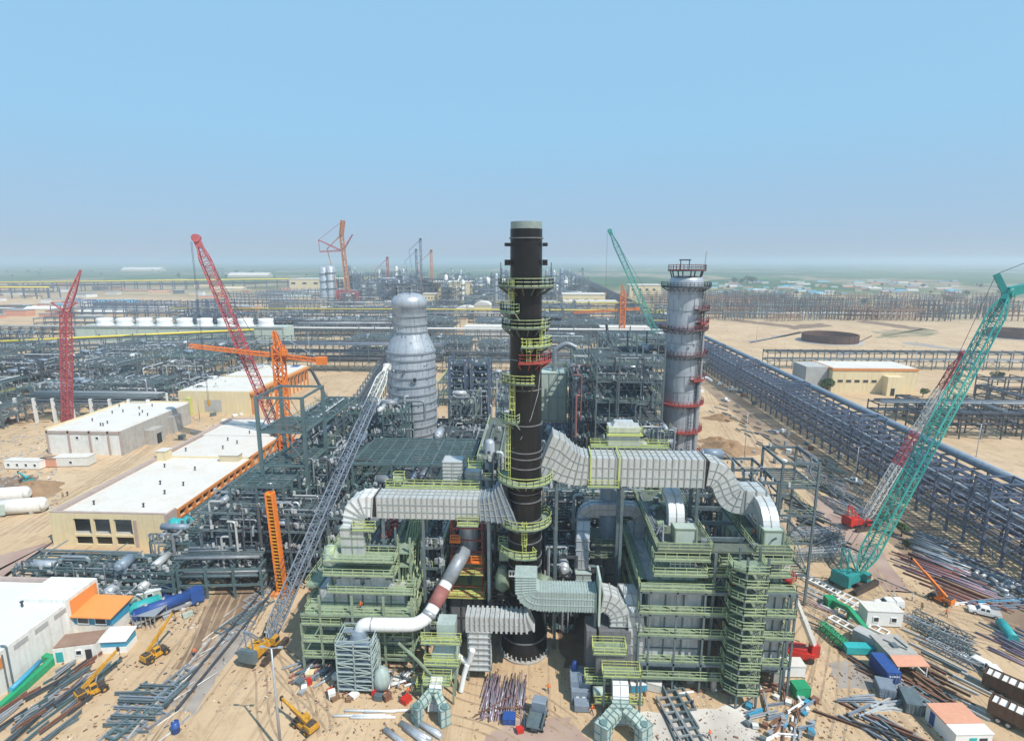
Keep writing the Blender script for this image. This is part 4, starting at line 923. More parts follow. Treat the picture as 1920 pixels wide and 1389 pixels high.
# ================================================================ STEEL UNITS, RACKS
def module(name, label, x0, x1, y0, y1, levels, nx=3, ny=3, seed=0, steel='steel_slate', top='grid', pipes=24, drums=3, rails='rail_green', group=None,
           decks=0.5, cat='steel structure', posts=0.0, cw=0.42, mats=('pipe_grey','pipe_light','pipe_dark','pipe_grey','steel_slate','pipe_dark'), brace=True, vess=0, small=40, clear=0):
    R = random.Random(seed); t = thing(name, label, cat, ((x0+x1)/2, (y0+y1)/2, 0), 0, group)
    xs = [x0+(x1-x0)*i/(nx-1) for i in range(nx)]; ys = [y0+(y1-y0)*i/(ny-1) for i in range(ny)]
    H = levels[-1]; me = None
    for x in xs:
        for y in ys:
            hh = H + (posts if R.random() < .7 else posts*.45)
            if me is None or posts:
                c = MB(); c.bar((x,y,0),(x,y,hh),cw,cw); o = c.build('column', steel, t)
                if not posts: me = o.data; cx0, cy0 = x, y
            else:
                o = bpy.data.objects.new('column', me); COL.objects.link(o); o.parent = t; o.location = (x-cx0, y-cy0, 0)
    fr, sec, dk, rl = MB(), MB(), MB(), MB()
    for li, z in enumerate(levels):
        for y in ys: fr.bar((x0,y,z-.25),(x1,y,z-.25),.3,.5)
        for x in xs: fr.bar((x,y0,z-.27),(x,y1,z-.27),.3,.5)
        for i in range(nx-1):
            for j in range(ny-1):
                a0, a1, b0, b1 = xs[i], xs[i+1], ys[j], ys[j+1]
                last = li == len(levels)-1
                if last and top == 'none': continue
                if (last and top == 'plate') or (not last and R.random() < decks):
                    dk.box(a0+.1, a1-.1, b0+.1, b1-.1, z-.04, z+.06)
                elif (last and top == 'grid') or R.random() < .7:
                    k = max(2, int((b1-b0)/1.1))
                    for q in range(1, k): sec.bar((a0,b0+(b1-b0)*q/k,z-.2),(a1,b0+(b1-b0)*q/k,z-.2),.2,.28)
                    if last:
                        k = max(2, int((a1-a0)/2.6))
                        for q in range(1, k): sec.bar((a0+(a1-a0)*q/k,b0,z-.12),(a0+(a1-a0)*q/k,b1,z-.12),.2,.3)
        if rails:
            if R.random() < .75: rl.rail([(x0,y0-.1,z),(x1,y0-.1,z)],1.1,.09,1.8,False)
            if R.random() < .5: rl.rail([(x1+.1,y0,z),(x1+.1,y1,z)],1.1,.09,1.8,False)
            if R.random() < .4: rl.rail([(x0-.1,y0,z),(x0-.1,y1,z)],1.1,.09,1.8,False)
    if brace:
        zz = [0]+list(levels)
        for a, b in zip(zz, zz[1:]):
            for i in range(nx-1):
                if R.random() < .4:
                    y = R.choice((y0,y1)); m_ = (xs[i]+xs[i+1])/2
                    if R.random() < .5: fr.bar((xs[i],y,a),(xs[i+1],y,b),.2); fr.bar((xs[i+1],y,a),(xs[i],y,b),.2)
                    else: fr.bar((xs[i],y,a),(m_,y,b),.2); fr.bar((xs[i+1],y,a),(m_,y,b),.2)
            for j in range(ny-1):
                if R.random() < .4:
                    x = R.choice((x0,x1)); fr.bar((x,ys[j],a),(x,ys[j+1],b),.2); 
    if posts:
        for x, x2 in zip(xs, xs[1:]):
            if R.random() < .6: fr.bar((x,y0,H+posts*.45),(x2,y0,H+posts*.45),.3,.4)
    fr.build('frame', steel, t)
    if sec.v: sec.build('joists', steel, t)
    if dk.v: dk.build('deck_plate', 'deck_green' if rails in ('rail_green','rail_lime') and R.random() < .4 else 'steel_dark', t)
    if rl.v: rl.build('railing', rails if isinstance(rails, str) else 'steel_green', t)
    full = levels; levels = levels[:len(levels)-clear]
    zs = [z for z in levels if z > 2]
    for i in range(pipes):
        z = R.choice(zs) + .35; r = R.choice((.1,.12,.15,.2,.26,.36)); m_ = R.choice(mats); k = R.random()*.9; b = MB()
        if k < .35:
            y = R.uniform(y0,y1); a, c = sorted((R.uniform(x0-1,x1),R.uniform(x0,x1+1)))
            if c-a < 4: c = a+6
            b.pipe([(a,y,z+r),(c,y,z+r),(c,y,max(.3,z-R.uniform(2,6)))], r, 7, r*3)
        elif k < .7:
            x = R.uniform(x0,x1); a, c = sorted((R.uniform(y0-1,y1),R.uniform(y0,y1+1)))
            if c-a < 4: c = a+6
            b.pipe([(x,a,max(.3,z-R.uniform(1,5))),(x,a,z+r),(x,c,z+r)], r, 7, r*3)
        else:
            x, y = R.uniform(x0,x1), R.choice((y0-.4,y0-.3,R.uniform(y0,y1))); z2 = z+R.uniform(2,7)
            b.pipe([(x,y,max(.2,z-R.uniform(2,8))),(x,y,min(levels[-1]+2 if clear else H+2,z2)),(x+R.choice((-1,1))*R.uniform(1,3),y,min(levels[-1]+2 if clear else H+2,z2))], r, 7, r*3)
        b.build('pipe', m_, t)
    for i in range(drums):
        z = R.choice([0.8]+list(levels)); r = R.uniform(.6,1.25); L = R.uniform(3,6.5); x, y = R.uniform(x0+1,x1-1), R.uniform(y0,y1-1)
        b = MB(); d = V((1,0,0)) if R.random() < .5 else V((0,1,0)); c = V((x,y,z+r+.5))
        b.tube(c-d*L/2, c+d*L/2, r, 14); b.tube(c+d*L/2, c+d*(L/2+r*.45), r, 14, r*.35); b.tube(c-d*L/2, c-d*(L/2+r*.45), r, 14, r*.35)
        for s in (-.3,.3): b.cbox((c.x+d.x*L*s, c.y+d.y*L*s, z+.4), .5 if d.x else r*1.6, r*1.6 if d.x else .5, .9)
        b.build('drum', R.choice(('pipe_light','silver','pipe_grey','vessel_blue')), t)
    for i in range(vess):
        x, y = R.uniform(x0+1,x1-1), R.uniform(y0+1,y1-1); r = R.uniform(.7,1.4); h = H*R.uniform(.6,1.1)
        b = MB().lathe(x,y,[(r,0),(r,h),(r*.7,h+r*.5),(.1,h+r*.7)],16); b.build('vessel', R.choice(('silver','vessel_blue','pipe_grey')), t)
    b = MB(); b2 = MB()
    small = int(small*2.2)
    for i in range(small):   # valves, motors, boxes and tags bolted all over
        q = R.choice((b,b2)); z = R.choice([0]+list(levels)); s = R.uniform(.15,.7)
        q.cbox((R.uniform(x0,x1),R.choice((y0-.1,R.uniform(y0,y1))),z+R.uniform(.3,1.6)), s, R.uniform(.2,.8), R.uniform(.3,1.0), R.uniform(0,1.5))
    if b.v: b.build('fittings', 'pipe_light', t)
    if b2.v: b2.build('fittings', R.choice(('pipe_dark','pipe_grey','pipe_grey','duct_aqua_dark')), t)
    return t

# -- units close to the stack and heaters
module('steel_structure', 'tall open slate steel frame with bare top bays beside the pale hall roof', -63, -52.5, 119, 131, [6,12,18,24,32,40], 2, 2, 11, 'steel_teal', 'none', 12, 2, None, cw=.7, clear=3, decks=.2)
module('steel_structure', 'low slate grating deck next to the orange roof edge of the pale hall', -67, -55, 112, 120, [7,14,21.8], 3, 3, 12, 'steel_teal', 'grid', 26, 3, None, clear=1, decks=.2)
module('process_unit', 'crowded slate steel unit behind the grey lattice boom of the yellow crane', -52, -36, 143, 154, [6,12,18,24,30], 4, 4, 13, 'steel_teal', 'grid', 60, 8, 'steel_green', small=120)
module('process_unit', 'slate steel unit under the middle of the grey lattice boom', -53, -44, 121, 139, [6,12,18,23], 3, 4, 78, 'steel_teal', 'grid', 50, 5, 'steel_green', small=100)
module('process_unit', 'cluttered pipe unit above the white round concrete columns', -72, -46, 108, 117, [4.5,9,13.5,17.5], 5, 3, 14, 'steel_slate', 'grid', 60, 6, None, small=110)
module('process_unit', 'slate pipe unit standing behind the first heater under its deck', -44, -20, 108, 119, [6,11,16.8], 4, 3, 15, 'steel_slate', 'grid', 40, 5, None, small=90)
module('steel_structure', 'broad slate grating roof deck in front of the fat silver column', -43, -15.2, 122, 141, [6,12,17.5,23.6], 4, 3, 16, 'steel_teal', 'grid', 60, 8, None, decks=.25, small=110, clear=1)
module('process_unit', 'dark pipe unit squeezed between the black stack and scaffolded vessel', -9.5, -3.5, 97, 112, [4,8,12,16,20], 2, 3, 17, 'steel_dark', 'grid', 36, 5, 'steel_green', small=80)
module('process_unit', 'green railed pipe unit behind the black stack', -13, -2.5, 116, 150, [6,12,18,23,27], 3, 4, 18, 'steel_slate', 'plate', 60, 5, 'rail_green', small=120, vess=2)
module('process_unit', 'dense dark pipe unit behind the arched duct and blue grey vessel', 1.5, 22, 108, 121, [5,9.5,14,18.5,22.5], 4, 3, 19, 'steel_slate', 'grid', 80, 7, 'steel_green', small=150)
module('process_unit', 'shaded pipe unit behind the aqua duct at stack foot', 1.8, 7.6, 96, 106, [4,8,12,16], 2, 3, 20, 'steel_dark', 'grid', 30, 5, None, small=70)
module('steel_structure', 'open slate roof frame with tall posts behind the twin heater', 31, 48, 107, 121, [8,16,22,26.8], 5, 3, 21, 'steel_slate', 'none', 26, 4, None, small=60, decks=.15)
module('steel_structure', 'small slate grating deck in front of the broad grating roof deck', -43, -31, 119.4, 121.8, [8,16.8], 3, 2, 77, 'steel_teal', 'grid', 8, 1, None, clear=1)
module('steel_structure', 'slim braced slate steel tower next to the bend outlet of big duct', 48.5, 55.5, 107, 117, [7,14,20,26,31], 2, 2, 22, 'steel_slate', 'none', 4, 0, 'steel_green', small=6, decks=.1)
module('process_unit', 'pipe unit with pale fittings behind the S bend of the big duct', 24, 40, 124, 146, [6,12,18], 4, 4, 23, 'steel_slate', 'grid', 60, 6, 'rail_green', small=120)
module('process_unit', 'low pipe unit behind the big ribbed duct near the damper box', 3, 22, 124, 150, [5,10,16], 4, 4, 24, 'steel_slate', 'grid', 60, 7, 'steel_green', small=130)
module('process_unit', 'high slate pipe structure with tall bare posts beyond the damper box', 17, 36, 158, 186, [6,12,18,24,30,36,41], 4, 4, 25, 'steel_slate', 'grid', 80, 8, 'steel_green', posts=6, small=120)
module('process_unit', 'dark maroon shadowed pipe tower left of the tall bare posts', 10.5, 16, 160, 180, [6,12,18,24,30,36], 2, 3, 26, 'steel_dark', 'grid', 30, 3, 'steel_green', small=70, mats=('pipe_primer','pipe_dark','pipe_grey'))
module('process_unit', 'blue grey pipe unit with rows of short vertical risers beside black stack', 1, 11, 164, 190, [5,10,14], 3, 3, 27, 'steel_blue', 'grid', 46, 5, None, small=90)
module('process_unit', 'pipe unit with sand gap beyond it near the red ringed column foot', 28, 38, 150, 157, [6,12,18,23], 3, 2, 28, 'steel_slate', 'grid', 34, 4, 'rail_green', small=80)
module('process_unit', 'steel pipe unit tucked behind the red ringed column', 24, 44, 195, 225, [7,14,21,27], 4, 4, 29, 'steel_slate', 'grid', 50, 5, 'rail_green', small=100)
for x0, x1, lab in ((-33,-27,'ladder like dark blue cooler tower, twin nearer the silver column'),(-24.6,-18.2,'ladder like dark blue cooler tower, twin nearer the black stack')):
    module('cooler_tower', lab, x0, x1, 204, 214, [3+2.4*i for i in range(13)], 2, 2, int(-x0), 'steel_blue', 'plate', 14, 5, None, decks=.8, brace=False, cat='cooler tower', posts=3, cw=.9, small=90, mats=('pipe_light','pipe_grey'))
module('process_unit', 'dark pipe unit under the twin cooler towers', -35, -17, 168, 190, [5,10,15], 4, 3, 33, 'steel_dark', 'grid', 50, 6, 'steel_green', small=110)
module('process_unit', 'slate pipe unit behind the fat silver column', -62, -44, 176, 214, [6,11,16], 3, 4, 34, 'steel_slate', 'grid', 50, 5, None, small=110)
module('process_unit', 'unit with teal frame and pink wrapped pipes beside the grey boom tip', -54, -46, 155, 168, [8,15,22], 2, 2, 35, 'steel_teal', 'none', 20, 3, 'steel_green', small=60, mats=('pipe_primer','pipe_light','pipe_grey'))
module('process_unit', 'pipe unit behind the pale green furnace box', 0, 26, 250, 280, [7,14,20], 4, 3, 36, 'steel_slate', 'grid', 44, 4, 'steel_green', small=80)
module('process_unit', 'pipe unit beyond the twin cooler towers with yellowish deck', -48, -14, 262, 290, [6,12], 5, 3, 37, 'steel_slate', 'grid', 40, 4, 'rail_lime', small=80)
module('process_unit', 'pipe structure with green top deck between stack and red ringed column', 30, 60, 236, 270, [7,14,21,26], 4, 4, 38, 'steel_slate', 'grid', 50, 5, 'rail_green', small=80)

module('process_unit', 'tall thin pale railed pipe tower just behind the black stack platforms', -12, -5, 158, 178, [5,10,15,20,25,30], 2, 3, 61, 'steel_slate', 'grid', 46, 3, 'rail_green', small=90, vess=1)
module('process_unit', 'tall slate pipe tower between damper box and red ringed column', 26, 37, 196, 226, [7,14,21,28,35,40], 3, 3, 62, 'steel_slate', 'grid', 60, 5, 'rail_green', small=100, posts=4)
module('process_unit', 'slate pipe tower beside the pale green furnace box', 14, 24, 200, 236, [7,14,21,28,33], 3, 3, 63, 'steel_slate', 'grid', 50, 5, 'steel_green', small=90, posts=3)
module('process_unit', 'crowded pipe unit in front of the cooler towers beside the silver column', -29, -15, 144, 164, [5,10,15,20], 3, 3, 64, 'steel_slate', 'grid', 60, 6, 'steel_green', small=120)
module('process_unit', 'green pipe unit filling the gap between first heater and scaffolded vessel', -20.4, -16.6, 91, 105, [4,8,12,16,20], 2, 3, 71, 'steel_slate', 'grid', 40, 3, 'rail_green', small=80)
module('process_unit', 'tall crowded slate unit next to the bare topped slate frame', -62.5, -53.5, 133, 160, [6,12,18,24,30], 3, 4, 74, 'steel_teal', 'grid', 60, 6, 'steel_green', small=110)
module('process_unit', 'tall slate unit between fat silver column and twin cooler towers', -29, -21, 176, 196, [6,12,18,24], 3, 3, 75, 'steel_slate', 'grid', 46, 4, 'steel_green', small=80)
# pale green furnace box behind the black stack
pf = thing('furnace', 'pale green boxy furnace with green posts behind the black stack', 'furnace', (6.5,232,0))
c, r = MB(), MB(); heater_panels(c, r, 1.2, 12, 227, 240, 4, 24, 3, 2); c.build('casing', 'pale_green', pf); r.build('stiffeners', 'steel_green', pf)
b = MB()
for x in (1.2,12): 
    for y in (226.6,240): b.bar((x,y,0),(x,y,29),.6)
b.bar((1.2,226.6,28),(12,226.6,28),.5); b.build('steel_frame', 'steel_green', pf)
b = MB(); b.pipe([(7,233,24),(7,233,33),(12,233,36),(16,233,34)],1.1,12,2); b.build('gas_duct', 'pipe_grey', pf)

# white round concrete columns under the front unit (bent legs)
p = None
for i, (px, py) in enumerate(((441,1092),(497,1097),(470,1075))):
    q = G(px,py); b = MB(); b.lathe(q.x,q.y,[(.75,0),(.7,5.6),(.95,6)],14); o = b.build('concrete_column','white_wall',None,(q.x,q.y,0))
    tag(o, 'round white concrete column under the pipe unit by the orange mast section', 'column', 'white concrete columns')

# -- pipe racks -------------------------------------------------
def rack(name, label, p, q, width, levels, bay, steel='steel_blue', pipes=(), group=None, cw=.42, posts=2.0, seed=0, sub=False, knee=True, cat='pipe rack', colm=None):
    """p, q: ends of the centre line on the ground"""
    R = random.Random(seed); p, q = V((p[0],p[1],0)), V((q[0],q[1],0)); L = (q-p).length; d = (q-p)/L; s = V((-d.y,d.x,0))
    t = thing(name, label, cat, p, 0, group); n = max(1, round(L/bay)); H = levels[-1]
    cm = MB(); cm.bar((0,0,0),(0,0,H+posts),cw,cw); me = None; st = MB(); k = 0
    for i in range(n+1):
        c = p + d*(L*i/n)
        for w_ in (-width/2, width/2):
            a = c + s*w_
            if k < 100:
                if me is None:
                    o = MB().bar((a.x,a.y,0),(a.x,a.y,H+posts),cw,cw).build('column', colm or steel, t); me = o.data; a0 = a
                else:
                    o = bpy.data.objects.new('column', me); COL.objects.link(o); o.parent = t; o.location = a-a0
                k += 1
            else: st.bar(a, a+V((0,0,H+posts)), cw)
    if st.v: kind(st.build('column', steel, t), 'stuff')
    fr = MB()
    for z in levels:
        for i in range(n+1):
            c = p + d*(L*i/n); fr.bar(c-s*width/2+V((0,0,z-.25)), c+s*width/2+V((0,0,z-.25)), .28, .5)
        for w_ in (-width/2, width/2): fr.bar(p+s*w_+V((0,0,z-.6)), q+s*w_+V((0,0,z-.6)), .28, .45)
    if posts > .5:
        for i in range(n+1):
            c = p + d*(L*i/n)
            if i % 1 == 0: fr.bar(c-s*width/2+V((0,0,H+posts-.2)), c+s*width/2+V((0,0,H+posts-.2)), .25, .4)
        fr.bar(p-s*width/2+V((0,0,H+posts-.2)), q-s*width/2+V((0,0,H+posts-.2)), .25, .35)
    if knee:
        for i in range(n):
            if i % 3 == 0:
                for w_ in (-width/2, width/2):
                    a = p+d*(L*i/n)+s*w_; b_ = p+d*(L*(i+1)/n)+s*w_; fr.bar(a+V((0,0,.3)), b_+V((0,0,levels[0]-.6)), .18); fr.bar(b_+V((0,0,.3)), a+V((0,0,levels[0]-.6)), .18)
    fr.build('frame', steel, t)
    for (off, z, r, m_) in pipes:
        a = p+s*off+V((0,0,z+r)); b_ = q+s*off+V((0,0,z+r)); j = R.uniform(-.02,.03)*L
        MB().tube(a + d*max(0,j), b_ - d*max(0,-j), r, 9).build('pipe', m_, t)
    return t
def rnd_pipes(seed, width, levels, dens=.6, mats=('pipe_grey','pipe_dark','steel_blue','pipe_light','pipe_dark')):
    R = random.Random(seed); out = []
    for z in levels:
        x = -width/2+.6
        while x < width/2-.5:
            r = R.choice((.12,.16,.2,.28,.38)); x += r+.15
            if R.random() < dens: out.append((x,z,r,R.choice(mats)))
            x += r+.2
    return out
LV = [4.6,7.6,10.6,13.2]
BL = ('steel_blue','pipe_dark','pipe_grey','steel_blue','vessel_blue')
rack('pipe_rack', 'long blue grey pipe rack with open bays running along the dirt road', (112.2,70), (112.2,560), 9.2, LV, 6, 'steel_blue', rnd_pipes(1,9.2,LV,.36,BL), cw=.5, posts=1.8)
rack('pipe_rack', 'blue grey rack bearing one very fat pipe, behind the roadside rack', (121.6,70), (121.6,560), 8.4, LV, 12, 'steel_blue', rnd_pipes(2,8.4,LV[:3],.34,BL)+[(-1.2,13.2,1.25,'vessel_blue')], cw=.5, posts=.3)
rk = [o for o in bpy.data.objects if o.get('label','').startswith('blue grey rack bearing one very fat pipe')][0]
for y0, y1 in ((430,760),(470,900)):
    MB().tube((124.5 if y0 < 450 else 127.5,y0,15.4),(126.5 if y0 < 450 else 132,y1,15.4),.55,8).build('yellow_pipe','yellow_pipe',rk)
for y in (452,470,520,545,600): MB().bar((104,y,15.6),(132,y,15.6),.8,.6).build('yellow_crossover','yellow_pipe',rk)
for y in (130,186,240,296,350,404):      # taller crossover frames standing on the rack
    b = MB()
    for x in (107.8,116.6):
        for dy in (0,5): b.bar((x,y+dy,13.2),(x,y+dy,18.2),.4)
    for dy in (0,5): b.bar((107.8,y+dy,18),(116.6,y+dy,18),.4); b.bar((107.8,y+dy,15.8),(116.6,y+dy,15.8),.3)
    for x in (107.8,116.6): b.bar((x,y,18),(x,y+5,18),.4)
    for k in range(5): b.tube((109+k*1.6,y,16.1),(109+k*1.6,y+5,16.1),.22,6)
    b.build('crossover_frame','steel_blue',rk)
rack('pipe_rack', 'row of stubby blue steel bents on the far side of the fat pipe', (131,120), (131,330), 4, [5.5], 9, 'steel_teal', [(0,5.6,.3,'pipe_grey')], posts=.4)
rack('pipe_rack', 'dark covered pipe rack running straight to the hazy skyline', (118,560), (148,3200), 26, [9,14], 12, 'steel_dark', rnd_pipes(3,26,[9,14],.8,('pipe_dark','steel_dark','pipe_dark')), posts=.2, knee=False)
for i, (Y, x0, x1, h, lab) in enumerate(((372,150,560,[6,11],'light grey pipe rack crossing the sand behind the cream control house'),(226,152,360,[5,9.5],'dark pipe rack nearest the sandy pit'),(250,150,360,[4.5,8],'dark pipe rack with pale pipes, second from the sandy pit'),(292,228,360,[5,10],'dark pipe rack beside the cream control house wall'))):
    rack('pipe_rack', lab, (x0,Y), (x1,Y), 8, h, 8, 'steel_dark' if i else 'steel_slate', rnd_pipes(10+i,8,h,.6), posts=(1.0,1.5,.4,2.0)[i])
for i, (px, y0, y1) in enumerate(((170,230,262),(196,226,262),(224,226,286),(254,232,286))):
    rack('pipe_rack', 'short dark link rack between the pipe racks by the sandy pit', (px,y0), (px,y1), 6, [4,8], 9, 'steel_dark', rnd_pipes(20+i,6,[4,8],.5), 'link racks', posts=.6)
YP = 'yellow_pipe'
rack('pipe_rack', 'pipe rack topped by a long yellow pipe beyond the cooling towers', (-430,640), (150,640), 12, [6,10,13.4], 11, 'steel_slate', rnd_pipes(30,12,[6,10,13.4],.6)+[(-5,14.2,.6,YP)], posts=.2)
rack('pipe_rack', 'pipe rack carrying a long white pipe in front of the white panels', (-500,480), (108,480), 12, [5,9,11.4], 10, 'steel_slate', rnd_pipes(31,12,[5,9,11.4],.6)+[(-4.6,11.6,.7,'tower_white'),(-3,11.6,.4,'pipe_light')], posts=.2)
rack('pipe_rack', 'heavy pipe rack with fat dark pipes past the cream halls', (-172,352), (-60,352), 16, [7,12,17], 9, 'steel_slate', rnd_pipes(32,16,[12,17],.7)+[(-6.5,6.6,1.7,'pipe_dark'),(-2.5,6.6,1.7,'pipe_dark')], posts=.4)
rack('pipe_rack', 'heavy pipe rack with fat grey pipes behind the cooler towers', (-60,352), (104,352), 16, [7,11], 9, 'steel_slate', rnd_pipes(33,16,[11],.7)+[(-6.5,6.6,1.5,'pipe_grey'),(-2.5,6.6,1.5,'pipe_dark')], posts=.4)
rack('pipe_rack', 'pipe rack leading away from the tall slate frame past the sand strip', (-63,150), (-96,352), 10, [6,9.5], 9, 'steel_slate', rnd_pipes(34,10,[6,9.5],.8,('pipe_dark','pipe_grey','steel_dark')), posts=.3)
module('pipe_rack', 'slate grating topped pipe rack hugging the pale hall wall under the orange eave', -85, -76.2, 110, 168, [5,9.2], 2, 9, 72, 'steel_teal', 'grid', 40, 3, None, cat='pipe rack', small=50, mats=('steel_teal','pipe_grey','steel_slate'))
module('pipe_rack', 'slate lattice pipe rack with grating top across the front of the pale hall', -110, -75.5, 102.6, 109.4, [2.4,4.5,6.3], 7, 2, 73, 'steel_teal', 'grid', 34, 4, None, cat='pipe rack', small=60, mats=('steel_teal','pipe_grey','steel_slate','pipe_dark'))
rack('pipe_rack', 'short slate pipe bridge joining the hall front rack to the orange mast', (-75,106.5), (-58,108), 7, [3.6,7.2], 6, 'steel_teal', rnd_pipes(37,8,[4.4,8.6],.8,('steel_slate','pipe_grey')), posts=.1)
module('steel_structure', 'small low slate skid of frames in front of the hall rack', -94, -82, 97.5, 101.5, [1.8,3.6], 4, 2, 41, 'steel_teal', 'grid', 10, 2, None, small=20)
rack('pipe_rack', 'covered grey pipe rack sloping away behind the yellow pipe bend', (-395,360), (-232,445), 14, [8,13], 10, 'steel_slate', rnd_pipes(38,14,[8,13],.8)+[(-5,14,.8,YP)], posts=.2)
rack('pipe_rack', 'far pipe rack with a yellow pipe near the green fields', (-1230,1160), (-420,1560), 30, [12,20], 26, 'steel_blue', [(-12,20.5,1.6,YP),(-5,20.5,1.2,'pipe_dark'),(3,12.5,1.5,'pipe_dark'),(0,20.5,1.2,'pipe_dark'),(8,20.5,1.5,'pipe_dark')], posts=.5, cw=1.6, knee=False)
rack('pipe_rack', 'far pipe rack with a yellow pipe at the skyline edge', (-1500,1010), (-900,1010), 24, [11,19], 24, 'steel_blue', [(-10,19.5,1.4,YP),(0,19.5,1.2,'pipe_dark'),(5,11.5,1.2,'pipe_grey')], posts=.5, cw=1.5, knee=False)
rack('pipe_rack', 'pipe rack with a slim yellow pipe near the far cream works', (-110,760), (140,760), 12, [8,13], 12, 'steel_slate', [(-5,13.4,.7,YP),(1,13.4,.6,'pipe_grey'),(3,8.4,.8,'pipe_dark')], posts=.3)
rack('pipe_rack', 'grey pipe rack right behind the cooling towers', (-520,560), (-150,560), 14, [6,11], 11, 'steel_slate', rnd_pipes(39,14,[6,11],.8,('pipe_dark','pipe_grey','pipe_light')), posts=.4)
rack('pipe_rack', 'grey pipe rack in front of the cooling tower basin', (-300,392), (-150,392), 13, [6,12,16], 10, 'steel_teal', rnd_pipes(40,13,[6,12],.6,('pipe_dark','pipe_grey','steel_teal')), posts=.4)

# -- crowded process area on the far side of the white roofed hall
RR = random.Random(77); n = 0
for (X0, X1, Y0, Y1, lv) in ((-330,-290,236,262,[6,11,15]),(-285,-250,232,258,[5,9,14]),(-245,-216,246,266,[6,11]),(-212,-180,248,268,[6,10,13]),(-176,-152,250,275,[5,10]),
        (-345,-300,275,305,[7,12,18]),(-292,-256,272,300,[6,12,17]),(-248,-218,275,305,[6,11,16]),(-210,-178,282,310,[7,13]),(-172,-150,288,312,[6,11]),
        (-390,-345,320,350,[7,14]),(-338,-300,318,350,[7,12,18]),(-292,-250,322,352,[6,12]),(-242,-200,326,356,[7,12]),(-430,-395,300,330,[6,12]),(-400,-352,262,290,[6,12,17]),
        (-480,-430,370,410,[7,12]),(-420,-400,360,410,[6,12]),(-560,-490,420,470,[7,13]),(-250,-225,206,228,[5,9]),(-280,-258,205,226,[6,10]),(-320,-288,205,228,[5,9,13]),(-300,-240,355,385,[7,12]),(-235,-190,360,384,[6,11]),(-460,-400,420,438,[7,13]),(-520,-440,320,350,[7,12]),(-470,-420,270,300,[6,12])):
    module('process_unit', 'grey steel pipe unit in the crowded process area behind the red lattice mast', X0, X1, Y0, Y1, lv, 4, 3, 200+n, RR.choice(('steel_slate','steel_teal','steel_blue','steel_dark')), RR.choice(('grid','grid','none')),
           44, 7, RR.choice((None,None,'rail_lime','steel_green')), 'process units behind the red lattice mast', small=110, decks=.2, posts=RR.choice((0,0,4)), cw=.6,
           mats=('pipe_grey','pipe_light','pipe_light','galv','steel_slate','pipe_dark')); n += 1
rack('pipe_rack', 'dark decked pipe rack standing on a row of white concrete columns', (-228,233), (-168,233), 12, [8,11], 8.5, 'steel_slate', rnd_pipes(45,12,[8,11],.9,('steel_slate','pipe_grey','pipe_dark')), cw=1.0, posts=.0, colm='white_wall', knee=False)
# -- units between the cross racks in the middle distance
for (X0, X1, Y0, Y1, lv, lab) in ((-140,-90,395,430,[6,11,14],'slate pipe unit between the cross racks, beside the cooling tower row'),(-84,-50,400,440,[6,11],'slate pipe unit between the cross racks behind the fat silver column'),
        (-44,-14,392,430,[6,10],'low pipe unit with pale fittings between the cross racks'),(-8,40,400,440,[7,13],'dense pipe unit between the cross racks behind the black stack'),(46,96,396,440,[7,12,16],'steel pipe unit between the cross racks near the orange mast'),
        (-140,-80,520,570,[8,14],'hazy pipe unit before the yellow pipe rack, left of silver column'),(-60,0,520,570,[8,13],'hazy pipe unit with brownish frames before the yellow pipe rack'),(10,100,515,570,[8,12],'hazy pipe unit at foot of the teal distant crane')):
    module('process_unit', lab, X0, X1, Y0, Y1, lv, 5, 3, 300+n, 'steel_slate', 'grid', 30, 6, None, None, small=80, cw=.6, posts=RR.choice((0,5))); n += 1

for i in range(22):
    Y = 500+RR.random()*620; X0 = -700+RR.random()*640; W = 60+RR.random()*180
    rack('pipe_rack', 'low grey pipe rack on the hazy flats before the far works', (X0,Y), (X0+W,Y+RR.uniform(-6,6)), 14, [6,11], 14, RR.choice(('steel_slate','steel_dark','steel_blue')), rnd_pipes(400+i,14,[6,11],.5,('pipe_dark','pipe_grey','pipe_light')), 'low racks on the hazy flats', cw=.8, posts=RR.choice((.3,4)), knee=False)
for i in range(8):
    Y = 700+i*60; X0 = 150+RR.random()*40; W = 120+RR.random()*200
    rack('pipe_rack', 'low brown pipe rack at the edge of the frame yard', (X0,Y), (X0+W,Y), 12, [6,11], 14, RR.choice(('steel_slate','timber_brown')), rnd_pipes(500+i,12,[6],.4), 'low racks by the frame yard', cw=.7, posts=3, knee=False)

for i in range(20):
    Y = RR.choice((526,545,668,690,715)); X0 = -360+RR.random()*460; W = 30+RR.random()*40
    module('process_unit', 'hazy low pipe unit in the middle of the far racks', X0, X0+W, Y, Y+RR.uniform(22,40), RR.choice(([6,11],[7,13],[6,12,18],[8,16,24])), 4, 3, 600+i, RR.choice(('steel_slate','steel_blue','steel_slate')), RR.choice(('grid','none')), 22, 6, None, 'hazy pipe units among the far racks', small=70, cw=.8, posts=RR.choice((0,4,8)), mats=('pipe_grey','pipe_light','galv','pipe_dark'))
